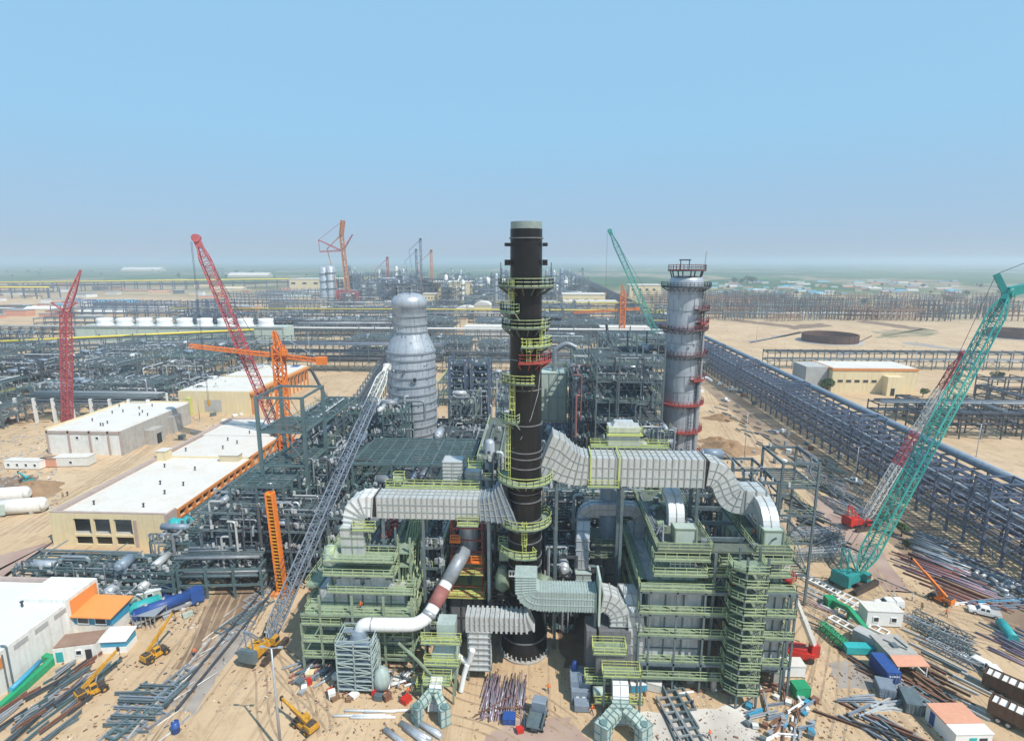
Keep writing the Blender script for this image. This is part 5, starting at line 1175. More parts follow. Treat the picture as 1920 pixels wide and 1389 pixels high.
# ================================================================ BUILDINGS
def roof_clutter(t, x0, x1, y0, y1, z, n, seed):
    R = random.Random(seed)
    for i in range(n):
        x, y = R.uniform(x0+1,x1-1), R.uniform(y0+1,y1-1)
        b = MB().lathe(x,y,[(.18,z),(.18,z+.9),(.32,z+.95),(.3,z+1.15)],8); b.build('roof_vent','steel_dark',t)
def window(t, x0, x1, y, z0, z1, frame='cream_dull', name='window', axis='x', glass='glass_dark'):
    f, g_ = MB(), MB(); e = .12
    def put(mb, a0, a1, q, c0, c1, d0, d1):
        if axis == 'x': mb.box(a0,a1,q+d0,q+d1,c0,c1)
        else: mb.box(q+d0,q+d1,a0,a1,c0,c1)
    put(f,x0-e,x1+e,y,z0-e,z0,-.1,.08); put(f,x0-e,x1+e,y,z1,z1+e,-.1,.08); put(f,x0-e,x0,y,z0,z1,-.1,.08); put(f,x1,x1+e,y,z0,z1,-.1,.08)
    o = f.build(name, frame, t); put(g_,x0,x1,y,z0,z1,-.03,.02); g_.build('pane', glass, o); return o

# pale hall (substation) with open bays
ph = thing('substation_hall', 'long cream hall with open front bays and an orange eave on its side', 'building', (-105.6,144,0))
X0, X1, YF, YB, Z = -120.6, -91.0, 123.6, 165.0, 8.7
b = MB()
bays = [(-114.6,-110.2),(-109.4,-105.2),(-104.2,-99.6)]
zz = [(.5,2.6),(3.2,7.3)]
xs = [X0]+[v for a in bays for v in a]+[X1]
for i in range(0, len(xs), 2): b.box(xs[i],xs[i+1],YF,YF+.5,0,Z)
for a, c in bays: b.box(a,c,YF,YF+.5,0,.5); b.box(a,c,YF,YF+.5,2.6,3.2); b.box(a,c,YF,YF+.5,7.3,Z)
b.box(X0,X0+.5,YF+.5,YB,0,Z)
b.box(X1-.5,X1,YF+.5,YB,0,Z-2.6); b.box(X1-.5,X1,YF+.5,YF+4,Z-2.6,Z)
b.box(X0+.5,X1-.5,YB-.5,YB,0,Z); b.build('wall','cream',ph)
b = MB(); b.box(X0+.5,X1-.6,YF+6,YF+6.3,0,Z-.9); b.box(X0+.5,X1-.6,YF+.5,YF+6,2.75,3.0); b.box(-103,-101.2,YF+5.8,YF+5.98,3,6.4); b.build('inner_wall','interior_grey',ph)
MB().box(-102.9,-101.3,YF+5.6,YF+5.78,3.02,6.2).build('inner_door','dark_opening',ph)
MB().box(X0+.5,X1+.3,YF+.5,YB-.5,Z-.8,Z-.45).build('roof','roof_white',ph)
b = MB(); b.box(X0+.05,X0+1.6,YF+.05,YB,Z-.42,Z+.35); b.box(X0+1.6,X1-.1,YF+.05,YF+.75,Z-.42,Z+.3); b.build('parapet','parapet_mauve',ph)
b = MB(); b.box(X0-.15,X0+.02,YF-.15,YB,Z-.3,Z+.5); b.build('parapet_trim','cream',ph)
b = MB(); b.box(X1+.35,X1+.8,YF+4,YB,Z-1.0,Z-.3)
k = 11
for i in range(k+1):
    y = YF+4+(YB-YF-4.6)*i/k; b.box(X1-.45,X1+.9,y,y+.5,Z-3.0,Z-1.0)
b.box(X1-.2,X1+.3,YF+4,YB,Z-3.3,Z-2.9); b.build('eave_frame','orange_wall',ph)
MB().box(X1-.05,X1+.5,YF-.1,YF+3.9,2,Z+.2).build('corner_block','parapet_mauve',ph)
MB().box(X0+21.6,X0+22.3,YF-.25,YF-.02,0,Z-1.4).build('pilaster','parapet_mauve',ph)
roof_clutter(ph,X0+4,X1-3,YF+4,YB-3,Z-.45,7,1)
t = thing('roof_hut','small cream stair hut on the edge of the pale hall roof','roof hut',(-117.5,163,Z-.45)); MB().box(-119,-116,161.5,164.5,Z-.45,Z+2.6).build('wall','cream',t); MB().box(-119.2,-115.8,161.3,164.7,Z+2.6,Z+2.8).build('roof','roof_white',t)
t = thing('roof_hut','flat cream block on the pale hall roof by the orange eave','roof hut',(-96,163,Z-.45)); MB().box(-99,-93,161.6,164.3,Z-.45,Z+1.6).build('wall','cream_dull',t); MB().box(-99.2,-92.8,161.4,164.5,Z+1.6,Z+1.8).build('roof','roof_white',t)
# second hall behind (two roofs)
ph2 = thing('substation_hall', 'flat white roofed hall joined behind the cream hall', 'building', (-106,188,0))
b = MB(); b.box(-120,-92.5,165.6,188,0,7.8); b.box(-121.5,-96,188,209,0,7.9); b.build('wall','cream_dull',ph2)
b = MB(); b.box(-119.4,-92.2,165.7,187.9,7.82,8.05); b.box(-120.8,-96.2,188.1,208.8,7.95,8.2); b.build('roof','roof_white',ph2)
b = MB(); b.box(-121.7,-120.3,165.6,209.2,7.8,8.7); b.box(-120.3,-96,208.5,209.3,7.9,8.6); b.build('parapet','parapet_mauve',ph2)
b = MB()
for i in range(5): b.box(-92.6,-91.6,168+i*4,168.6+i*4,4.5,8)
b.box(-92,-91.4,167,187,7.6,8.3); b.box(-92.2,-91.9,167,187,4.3,4.7); b.build('eave_frame','orange_wall',ph2)
roof_clutter(ph2,-118,-95,167,206,8.1,8,2)
# white roofed building
wb = thing('white_building', 'white flat roofed building with grey side wall standing alone', 'building', (-165,208,0))
x0,x1,y0,y1,Z = -179,-151.2,188.0,229,9.2
b = MB(); b.box(x0,x1,y0,y1,0,Z); b.build('wall','white_wall',wb)
b = MB(); b.box(x1+.01,x1+.25,y0+.3,y1-.3,0,Z-.1); b.box(x1+.25,x1+4,200,206,0,5.8); b.box(x1+.25,x1+2.2,214,220,0,7); b.build('side_wall','concrete',wb,label='grey side wall')  # side sheet and its two blocks are greyer than the white front
MB().box(x0+.6,x1-.4,y0+.6,y1-.6,Z+.02,Z+.2).build('roof','roof_white',wb)
b = MB(); b.box(x0-.1,x0+.6,y0,y1+.1,Z,Z+.7); b.box(x0,x1+.1,y1-.6,y1+.1,Z,Z+.7); b.build('parapet','cream',wb)
b = MB()
for x in (-179.1,-171,-163,-156,-151.4): b.box(x,x+.7,y0-.3,y0+.1,0,Z)
b.box(x0,x1,y0-.3,y0+.02,Z-1.1,Z-.2); b.build('pilaster','parapet_mauve',wb)
MB().box(x1+4.02,x1+4.1,201.4,204,0,4).build('door','dark_opening',wb)
for i, x in enumerate((-168,-160.5)): window(wb,x,x+1,y0-.05,6,6.9,'white_paint')
for y in (192,196,209): window(wb,y,y+1.2,x1+.02,5.5,6.7,'white_paint','window','y')
roof_clutter(wb,x0+2,x1-2,y0+2,y1-2,Z+.2,12,3)
# cream hall further back with orange eave
ch = thing('cream_hall', 'cream hall with two white roof levels beyond the white roofed building', 'building', (-140,285,0))
p0, p1 = G(385,790), G(525,745)
X0,X1,Y0,Y1,Z = -165,-131.5,243,306,11
b = MB(); b.box(X0,X1,Y0,275,0,Z); b.box(X0+4,X1+1.2,275.3,Y1,0,Z+.4); b.build('wall','cream',ch)
b = MB(); b.box(X0+.5,X1-.4,Y0+.5,274.6,Z+.02,Z+.2); b.box(X0+4.4,X1+.8,275.8,Y1-.4,Z+.42,Z+.6); b.build('roof','roof_white',ch)
b = MB(); b.box(X1+.05,X1+1.6,Y0,275,Z-1.5,Z-.6); b.box(X1+1.25,X1+2.6,275.3,Y1,Z-1,Z-.1)
for i in range(7): b.box(X1+.05,X1+.8,Y0+1+i*4.6,Y0+1.8+i*4.6,0,Z-1.5); b.box(X1+1.25,X1+2,276+i*4.6,276.8+i*4.6,0,Z-1)
b.build('eave_frame','orange_wall',ch)
for i in range(6): window(ch,Y0+3+i*4.6,Y0+5+i*4.6,X1+.02,5.5,7.6,'orange_wall','window','y'); window(ch,278+i*4.6,280+i*4.6,X1+1.22,4,8.2,'orange_wall','window','y')
MB().box(X0+12,X0+20,Y0-.08,Y0-.02,1.5,7).build('gate_opening','interior_grey',ch)
MB().box(X0+4,X0+6,Y0-1.6,Y0-.05,0,8).build('ladder_cage','rail_lime',ch)
MB().box(X1-6,X1-2,300,304,Z+.62,Z+.9).build('tarpaulin','blue_paint',ch)
# warehouse at the corner
wh = thing('warehouse', 'white warehouse with orange side panels next to the loose steel yard', 'building', (-100,70,0))
x0,x1,y0,y1,Z = -150,-87.2,30,96.5,7.4
b = MB(); b.box(x0,x1,y0,y1,0,Z); b.box(x1-9,x1+.4,y1-7,y1+.4,0,Z+.9); b.build('wall','white_wall',wh)
b = MB(); b.box(x0+.5,x1-.5,y0,y1-.6,Z+.02,Z+.15); b.build('roof','roof_blue_white',wh)
b = MB(); b.box(x0,x1-9.1,y1-.5,y1+.1,Z,Z+.9); b.build('parapet','parapet_mauve',wh)
b = MB(); b.box(x1+.02,x1+.14,68,77,4.6,6.4); b.build('side_panel','orange_wall',wh)
b = MB(); b.box(x1+.42,x1+.55,y1-6.4,y1-.1,4.4,Z+.3); b.build('side_panel','orange_roof',wh)
b = MB()
for y in (79,83,87): b.box(x1+.02,x1+.12,y,y+2.6,6.0,6.8)
b.build('louvre_strip','interior_grey',wh)
b = MB(); b.pipe([(x1+.4,77.5,0),(x1+.4,77.5,Z+.5),(x1-.5,77.5,Z+.5)],.14,8,.4); b.pipe([(x1+.4,76.6,0),(x1+.4,76.6,Z-.5)],.12,8); b.build('downpipe','steel_slate',wh)
MB().box(x1+.02,x1+2.4,55,63,0,2.6).build('lean_to','yellow',wh)
roof_clutter(wh,-130,-90,72,93,Z+.15,6,4)
t = thing('kiosk','kiosk with orange roof and blue glazed band at warehouse corner','kiosk',(-83,94,0))
MB().box(-87,-79.6,90.6,95,0,2.6).build('wall','white_wall',t); b = MB().box(-86.9,-79.5,90.5,95.1,2.62,4.4); b.build('glazed_band','cyan_paint',t)
MB().add([(-88,89.6,4.6),(-78.9,89.6,4.5),(-78.9,95.8,5.2),(-88,95.8,5.3),(-88,89.6,4.8),(-78.9,89.6,4.7),(-78.9,95.8,5.4),(-88,95.8,5.5)],[(0,3,2,1),(4,5,6,7),(0,1,5,4),(1,2,6,5),(2,3,7,6),(3,0,4,7)]).build('roof','orange_roof',t)
for x in (-86,-82.6): window(t,x,x+2,90.46,2.9,4.1,'white_paint')
t = thing('site_cabin','small blue and white cabin with a tilted lid roof','cabin',(-76.5,88,0),0.12,None,True)
MB().box(-2.2,2.2,-1.6,1.6,0,1.2).build('wall','white_paint',t); MB().box(-2.15,2.15,-1.55,1.55,1.22,2.3).build('upper_wall','cyan_paint',t)
MB().add([(-2.4,-1.8,2.35),(2.4,-1.8,2.35),(2.4,1.8,2.9),(-2.4,1.8,2.9),(-2.4,-1.8,2.5),(2.4,-1.8,2.5),(2.4,1.8,3.05),(-2.4,1.8,3.05)],[(0,3,2,1),(4,5,6,7),(0,1,5,4),(1,2,6,5),(2,3,7,6),(3,0,4,7)]).build('roof','white_paint',t)
t = thing('site_cabin','white hut with a rusty brown roof along the warehouse wall','cabin',(-82,86,0),0.25,None,True)
MB().box(-3.4,3.4,-2,2,0,2.9).build('wall','white_wall',t); MB().box(-3.3,3.3,-1.9,1.9,2.92,3.1).build('roof','brown_roof',t)
MB().box(1.6,2.6,-2.08,-2.02,0,2.1).build('door','dark_opening',t); window(t,.2,1.0,-2.05,1.3,2.1,'white_paint'); MB().box(-3.0,-1.9,-2.08,-2.02,.3,2.2).build('door','teal_paint',t)
t = thing('cage','galvanised mesh cage behind the orange roofed kiosk','cage',(-76,96,0))
b = MB()
for i in range(6):
    b.bar((-78+i*.9,93.5,0),(-78+i*.9,93.5,2.6),.12); b.bar((-78+i*.9,97,0),(-78+i*.9,97,2.6),.12)
b.box(-78.2,-73.3,93.3,97.2,2.6,2.72); b.build('frame','galv',t)
# cream control house on the far side of the racks
cb = thing('control_house', 'cream control house with orange trimmed white roof beyond the racks', 'building', (180,310,0))
q0, q1 = G(1530,724), G(1665,724)
X0,X1,Y0,Y1,Z = 157,201,300,322,13
b = MB(); b.box(X0,X1,Y0,Y1,0,Z); b.box(X0+26,X1-10,Y0-5,Y0,0,Z-3); b.build('wall','cream',cb)
b = MB(); b.box(X0+.5,X1-.5,Y0+.5,Y1-.5,Z+.52,Z+.7); b.build('roof','roof_white',cb)
b = MB(); b.box(X0-.3,X1+.3,Y0-.3,Y1+.3,Z-.7,Z+.5); b.build('fascia','orange_wall',cb)
for i in range(5): window(cb,X0+3+i*4.4,X0+5.6+i*4.4,Y0-.05,6,7.4)
MB().box(X0+28,X0+30,Y0-5.1,Y0-5.02,0,4).build('door','dark_opening',cb)
MB().box(X0-12,X0-.4,Y0+4,Y1-2,0,Z+.5).build('annex','interior_grey',cb)
t = thing('tree','round dark green tree at the corner of the cream control house','tree',(153,296,0))
# dark ring walls of unfinished tanks
for (px, py, lab) in ((1555,640,'dark brown ring wall of an unfinished tank on the sand flats'),(1905,632,'second dark brown tank ring wall partly behind the teal crane boom')):
    c = G(px,py); t = thing('tank_ring', lab, 'tank', c)
    b = MB().ring(c.x,c.y,21.6,22,0,6.6,64); b.build('wall_plates','tank_brown',t)
    b = MB(); 
    for k in range(24):
        a = 2*PI*k/24; b.cbox((c.x+22.1*math.cos(a),c.y+22.1*math.sin(a),3.3),.4,.3,6.6,a)
    b.ring(c.x,c.y,21.5,22.3,6.5,6.8,64); b.build('stiffeners','timber_brown',t)
    b = MB().ring(c.x,c.y,22.4,27,.0,.3,64); b.build('ring_beam','concrete',t)
    b = MB(); b.bar((c.x+21,c.y-6,0),(c.x+30,c.y-10,6.5),.6); b.build('access_ramp','tank_brown',t)
# cooling tower bank
ct = thing('cooling_tower_bank', 'long pale green cooling tower bank with white round fan stacks', 'cooling tower', (-296,455,0))
b = MB().box(-384,-208,446,466,3,15.8); b.build('casing','pale_green',ct)
b = MB().box(-385,-207,445,467,0,3); b.build('basin','concrete',ct)
b = MB()
for i in range(11):
    x = -384+17.6*i; b.box(x-.4,x+.4,445.4,446,3,15.8); 
b.box(-385,-207,445.2,445.9,15.4,16.6); b.build('stiffeners','galv',ct)
for i in range(9):
    x = -366+17.4*i; c_ = MB().lathe(x,456,[(6.6,15.8),(6.0,17.5),(5.7,19.5),(6.1,22.0),(5.8,22.0),(5.5,19.5),(5.9,16.5)],28,True,0,2*PI,False).build('fan_stack','tower_white',ct)
    MB().cbox((x,456,19.5),9.8,.7,.2,.6*i).build('fan_blade','steel_dark',c_)
for i in range(4): MB().box(-365+35*i,-363.5+35*i,445,445.9,7,9.5).build('hatch','steel_slate',ct)
# white panel walls behind the white pipe rack
for x0, x1, lab in ((-66,-18,'white panelled sheds behind the white pipe, between column and stack'),(56,98,'white panelled shed below the orange tower crane')):
    t = thing('panel_shed', lab, 'shed', (x0,500,0)); MB().box(x0,x1,496,515,0,11).build('wall','white_wall',t); MB().box(x0-.6,x1+.6,495.4,515.6,11,11.6).build('roof','roof_white',t)
    b = MB()
    for i in range(int((x1-x0)/6)+1): b.box(x0+6*i-.2,x0+6*i+.2,495.6,496,0,11)
    b.build('pilaster','galv',t)
# temporary cabins and tanks near the white roofed building
def cabin(x, y, rz, L, W, H, wall, label, nwin=4, roof='roof_white'):
    t = thing('site_cabin', label, 'cabin', (x,y,0), rz, None, True)
    MB().box(-L/2,L/2,-W/2,W/2,.25,H).build('wall',wall,t); MB().box(-L/2-.1,L/2+.1,-W/2-.1,W/2+.1,H,H+.15).build('roof',roof,t)
    for i in range(nwin):
        a = -L/2+L*(i+.5)/nwin; window(t,a-.45,a+.45,-W/2-.02,1.2,2.1,'white_paint')
    b = MB()
    for a in (-L/2+.4,L/2-.6): b.box(a,a+.3,-W/2+.2,W/2-.2,0,.25)
    b.build('skid','steel_dark',t); return t
p = G(50,877); cabin(p.x,p.y,.0,12.5,3.2,3,'white_paint','long white cabin with four small windows on the sand')
p = G(98,873); cabin(p.x,p.y,.0,5.6,3.2,3,'salmon','short faded red cabin between two white cabins',0,'brown_roof')
p = G(142,871); cabin(p.x,p.y,.1,11.5,4.2,3.3,'tarp_white','white sheeted cabin next to the faded red cabin',1)
p = G(30,945)
for i,(px,py,L,lab) in enumerate(((12,940,11,'white draped tank lying nearest the sand pit'),(38,962,12,'white draped tank with a green patch'))):
    c = G(px,py); t = thing('covered_tank', lab, 'tank', (c.x,c.y,0), .25, None, True)
    b = MB(); b.tube((-L/2,0,2.2),(L/2,0,2.2),2.1,20); b.tube((L/2,0,2.2),(L/2+.9,0,2.2),2.1,20,1); b.tube((-L/2,0,2.2),(-L/2-.9,0,2.2),2.1,20,1); b.build('shell','tarp_white',t)
    b = MB(); 
    for s in (-.3,.3): b.box(L*s-.4,L*s+.4,-1.8,1.8,0,1.0)
    b.build('saddle','concrete',t)
    if i: MB().cbox((-L*.3,-2.1,2.2),2.6,.3,3).build('tarp_patch','pale_green',t)
# ================================================================ CRANES
def boom(parent, p, q, w, parts, seg, name='boom_section', tip=True):
    """lattice boom from p to q as coloured sections; parts: [(share, material)]"""
    p, q = V(p), V(q); L = (q-p).length; t = 0.0; n = len(parts); objs = []
    for i, (sh, m_) in enumerate(parts):
        a, b_ = p.lerp(q, t), p.lerp(q, min(1,t+sh)); k = max(2, round(seg*sh)); t += sh
        mb = MB(); mb.lattice(a, b_, w, w, k, w*.11, w*.05, .45 if i == 0 else 0, .35 if i == n-1 else 0); objs.append(mb.build(name, m_, parent))
    if tip:
        d = (q-p).normalized(); mb = MB(); s = V((0,0,1)).cross(d).normalized()
        mb.bar(q-d*w*.6, q+d*w*.7, w*.5, w*.7); mb.tube(q+d*w*.4-s*w*.4, q+d*w*.4+s*w*.4, w*.45, 12); mb.build('boom_head', parts[-1][1], parent)
    return objs
def crawler(label, base, boom_tip, w, parts, body, counter, seg=40, sc=1.0, hook=None, mast_h=12, jib=None, group=None, boom_foot=2.6, mastc=None):
    bx, by = base[0], base[1]; tip = V(boom_tip); hd = math.atan2(tip.y-by, tip.x-bx)
    t = thing('crawler_crane', label, 'crane', (bx,by,0), 0, group)
    c, s = math.cos(hd), math.sin(hd); o = V((bx,by,0))
    def L(x, y, z): return o + V((x*c-y*s, x*s+y*c, z))*1.0
    def lb(mb, x0, x1, y0, y1, z0, z1):
        ce = L((x0+x1)/2*sc,(y0+y1)/2*sc,(z0+z1)/2*sc); mb.cbox(ce,(x1-x0)*sc,(y1-y0)*sc,(z1-z0)*sc,hd); return mb
    for y in (-3.1, 3.1):
        mb = MB(); pts = []
        for k in range(16):
            a = 2*PI*k/16; pts.append((4.2*(1 if math.cos(a) > 0 else -1)+.8*math.cos(a), .8+.75*math.sin(a)))
        vs = [L(x*sc,(y-.5)*sc,z*sc) for x, z in pts]+[L(x*sc,(y+.5)*sc,z*sc) for x, z in pts]; n = 16
        mb.add(vs,[(i,(i+1)%n,n+(i+1)%n,n+i) for i in range(n)]+[tuple(range(n))[::-1],tuple(range(n,2*n))])
        for i in range(18): lb(mb,-4.6+i*.53,-4.4+i*.53,y-.55,y+.55,1.5,1.62)
        tr = mb.build('crawler_track','track_steel',t)
        mb = MB(); lb(mb,-3.6,3.6,y-.3,y+.3,.55,1.1); mb.build('track_frame',body,tr)
    mb = MB(); lb(mb,-1.6,1.6,-3,3,.7,1.5); mb.lathe(bx,by,[(1.5*sc,1.4*sc),(1.5*sc,1.8*sc)],20); mb.build('carbody','track_steel',t)
    mb = MB(); lb(mb,-5.2,2.2,-1.6,1.6,1.8,2.5); lb(mb,-5.0,-.6,-1.6,-.4,2.5,4.1); lb(mb,-5.0,-.6,.4,1.6,2.5,4.1); lb(mb,-4.6,-1.6,-.38,.38,2.5,3.6); mb.build('engine_house',body,t)
    mb = MB(); lb(mb,-6.6,-5.25,-2.3,2.3,1.9,4.7); lb(mb,-6.4,-5.4,-2.1,2.1,4.72,5.0); mb.build('counterweight',counter,t)
    mb = MB(); lb(mb,.4,2.2,-2.9,-1.65,1.9,3.9); cb_ = mb.build('cab',body,t)
    mb = MB(); lb(mb,2.2,2.26,-2.8,-1.75,2.7,3.8); lb(mb,.5,2.1,-2.96,-2.9,2.7,3.7); mb.build('cab_window','glass_dark',cb_)
    foot = L(1.6*sc,0,boom_foot*sc)
    boom(t, foot, tip, w, parts, seg)
    mt = L(-5.5*sc,0,mast_h*sc*.55+2.5); mb = MB()
    for y in (-.9,.9): mb.bar(L(.2*sc,y*sc,2.4*sc), mt+V((-s*y,c*y,0))*sc, .3*sc); mb.bar(L(-5*sc,y*sc,3.6*sc), mt+V((-s*y,c*y,0))*sc, .22*sc)
    mb.bar(mt-V((-s,c,0))*sc*.9, mt+V((-s,c,0))*sc*.9, .3*sc); mb.build('gantry',mastc or body,t)
    mb = MB()
    for y in (-.5,.5): mb.bar(mt+V((-s*y,c*y,0)), tip+V((-s*y,c*y,.3)), .09)
    mb.build('pendant_line','steel_dark',t)
    hk = tip + V((c,s,0))*w*.7
    if hook:
        mb = MB(); mb.bar(hk, V((hk.x,hk.y,hook+1.5)), .08); mb.bar(hk+V((.4,0,0)), V((hk.x+.4,hk.y,hook+1.5)), .08); ho = mb.build('hoist_rope','steel_dark',t)
        mb = MB(); mb.cbox((hk.x+.2,hk.y,hook+.8),1.1,.8,1.5,0,.7); mb.bar((hk.x+.2,hk.y,hook),(hk.x+.2,hk.y,hook-.9),.3); mb.build('hook_block','yellow',ho)
    if jib:
        q = V(jib); boom(t, tip, q, w*.5, [(1,parts[-1][1])], 14, 'jib')
    return t
TL, TD = 'crane_teal', 'crane_teal_deep'
# teal crawler crane; upper house swung, boom leaning out over the rack
base = G(1600,1095)
crawler('teal crawler crane parked on the sand with its tall boom leaning over the racks', base, A(1888,555,142), 2.7, [(.14,TL),(.2,TL),(.14,TD),(.2,TL),(.14,TD),(.18,TD)], TD, TD, 46, .86, None, 15)
t = bpy.data.objects[[o.name for o in bpy.data.objects if o.name.startswith('crawler_crane')][-1]]
tp = A(1888,555,142)
b = MB(); q1 = A(1868,514,143); b.bar(tp, q1, .8, 1.3); b.bar(tp+V((0,0,1)), A(1925,540,142), 1.4, 2.2); b.build('mast_fork', TD, t)
b = MB(); b.bar(q1, A(1935,488,143), .12); b.bar(q1, A(1600,1085,116), .09); b.build('stay_line','steel_dark',t)
# red and white boom crane
base = G(1612,988)
crawler('red crawler crane with a red and white banded boom near the rack', (base.x,base.y), A(1803,668,150), 1.75, [(.1,'crane_white'),(.24,'crane_white'),(.2,'crane_red'),(.26,'crane_white'),(.2,'crane_red')], 'red_paint', 'red_paint', 46, .7, None, 10)
# grey boom crane with yellow house
base = G(497,1222)
crawler('yellow bodied crawler crane with a long grey lattice boom at the first heater', (base.x,base.y), A(724,692,140), 2.0, [(.1,'crane_grey'),(.25,'crane_grey'),(.25,'crane_grey'),(.25,'crane_grey'),(.15,'crane_white')], 'yellow', 'steel_slate', 50, .72, None, 11, mastc='crane_grey')
# pink red crane behind the halls
base = V((-92,194,0))
crawler('faded red crawler crane with a very tall boom behind the slate frame', (base.x,base.y), (-114,187,76), 3.0, [(.12,'crane_pink'),(.22,'crane_pink'),(.22,'crane_red'),(.22,'crane_pink'),(.22,'crane_pink')], 'crane_red', 'crane_red', 44, 1.1, 20, 14)
# teal crane far behind
crawler('far teal crawler crane with boom above the heavy racks', (97,424), (52,422,89.5), 3.4, [(.3,TL),(.4,TL),(.3,TD)], TD, TD, 34, 1.2, 45, 14)
# standing red lattice mast with stubs at top
t = thing('lattice_mast','standing red lattice mast with a spread head among the process units','mast',(-199,221,0))
b = MB().lattice((-200.4,221,0),(-193.5,221,49),2.7,2.7,30,.36,.2); b.build('mast_section','crane_red',t)
b = MB(); b.lattice((-193.5,221,49),(-187,224,66),2.2,1.6,10,.3,.16,0,.5); b.bar((-193.5,221,49),(-199,221,53),.5); b.bar((-193.5,221,50),(-188,221,53),.5); b.bar((-199,221,53),(-188,221,53),.3); b.build('mast_head','crane_pink',t)
# orange tower crane
def tower_crane(label, x, y, H, w, jib_a, jib_b, mast='orange'):
    t = thing('tower_crane', label, 'tower crane', (x,y,0)); b = MB(); b.lattice((x,y,0),(x,y,H),w,w,int(H/w*1.1),w*.16,w*.09)
    for k in range(int(H/4)): b.box(x-w*.35,x+w*.35,y-w*.35,y+w*.35,k*4+2,k*4+2.15); b.bar((x-w*.3,y,k*4+2),(x+w*.3,y,k*4+6),.25)
    b.build('mast',mast,t); ja, jb = V(jib_a), V(jib_b); c = V((x,y,ja.lerp(jb,.62).z))
    b = MB(); b.lattice(ja, jb, w*.38, w*.42, 38, w*.07, w*.045); b.build('jib',mast,t)
    b = MB(); b.lattice((x,y,H),(x-.3*w,y,H+w*1.7),w*.65,w*.25,4,w*.12,w*.06); b.build('tower_top',mast,t)
    b = MB(); top = V((x-.3*w,y,H+w*1.7)); b.bar(top,jb,.18); b.bar(top,ja.lerp(jb,.35),.18); b.build('tie_bar','galv',t)
    b = MB().cbox(jb,3.4,2,2.6); b.build('counterweight',mast,t); b = MB().cbox((x+w*.9,y-1,c.z+1),1.6,1.6,2); b.build('cab',mast,t); return t
tower_crane('orange tower crane with a low horizontal jib by the cream hall roof', -89.5,187,41,3.0,A(355,648,187),A(603,676,187))
tower_crane('far orange tower crane beside the dark skyline rack', 71.5,480,42,4.2,A(1075,586,480),A(1196,579,480))
t = thing('crane_mast_section','leaning orange mast section with rung plates stood upright on the sand','mast section',(-54.2,106,0))
a_, b_ = V((-54.1,106,0)), V((-55.2,106.4,22.8)); b = MB()
for sx in (-.75,.75): b.bar(a_+V((sx,0,0)), b_+V((sx*.9,0,0)), .38, 1.3)
b.bar(a_+V((0,.9,0)), b_+V((0,.8,0)), 1.3, .12); b.build('side_channel','orange',t)
b = MB()
for i in range(30):
    c = a_.lerp(b_,(i+.5)/30); b.cbox((c.x,c.y-.2,c.z),1.5,.9,.16)
b.build('rung','yellow',t); MB().cbox((-54.1,106,.3),4,3,.6).build('base_plate','orange_wall',t)
# telescopic boom lift
p, e = G(1522,1238), A(1478,1086,84.0)
t = thing('boom_lift','red boom lift with a cream telescopic arm raised towards the twin heater','boom lift',(p.x,p.y,0))
b = MB(); b.cbox((p.x-2.4,p.y+.6,1.3),5.2,2.3,1.1,-.25); b.cbox((p.x-2.8,p.y+.7,2.1),3.6,1.9,.8,-.25); b.build('chassis','red_paint',t)
for k in (-1,1):
    for j in (-1,1):
        c = V((p.x-2.4+k*1.7,p.y+.6+j*1.1-k*.42,.6)); MB().tube(c-V((0,.22,0)),c+V((0,.22,0)),.6,14).build('wheel','rubber',t)
b = MB(); b.cbox((p.x+.2,p.y,2.2),1.4,1.4,2.2); b.build('turntable','red_paint',t)
st_ = V((p.x,p.y,3.2)); b = MB(); b.bar(st_,st_.lerp(e,.45),.75,.85); b.build('outer_boom','crane_white',t)
b = MB(); b.bar(st_.lerp(e,.44),st_.lerp(e,.86),.5,.6); b.build('inner_boom','crane_white',t)
b = MB(); b.bar(st_.lerp(e,.86),e,.55,.65); b.build('jib','red_paint',t)
b = MB(); b.box(e.x-1,e.x+1,e.y-.5,e.y+.5,e.z,e.z+.15); b.rail([(e.x-1,e.y-.5,e.z),(e.x+1,e.y-.5,e.z),(e.x+1,e.y+.5,e.z),(e.x-1,e.y+.5,e.z),(e.x-1,e.y-.5,e.z)],1.1,.08); b.build('basket','red_paint',t)
# telescopic dark jibs leaning near stack and silver column
for (a_, b_, m1, m2, lab) in (((-61,176,8),(-78,186,33),'yellow','steel_dark','slim mobile crane jib, yellow below and dark above, behind slate frame'),((-9.5,186,10),(-1,196,40),'steel_dark','steel_dark','slim dark mobile crane jib leaning behind the black stack'),((30,210,20),(26,214,46),'steel_dark','steel_dark','slim dark mobile crane jib above the tall bare posts')):
    a_, b_ = V(a_), V(b_); t = thing('mobile_crane', lab, 'crane', (a_.x,a_.y,0)); MB().bar(a_,a_.lerp(b_,.45),1.3,1.4).build('outer_boom',m1,t); MB().bar(a_.lerp(b_,.45),b_,.7,.8).build('inner_boom',m2,t)
    b = MB(); b.cbox((a_.x,a_.y,1.6),9,2.8,1.6); b.cbox((a_.x,a_.y,4.5),4.4,2.6,3.4); b.bar((a_.x,a_.y,4),a_,1.2); b.build('carrier','steel_slate',t)
    for k in (-3,-1,2,3.4): MB().tube((a_.x+k,a_.y-1.4,.7),(a_.x+k,a_.y+1.4,.7),.7,12).build('wheel','rubber',t)

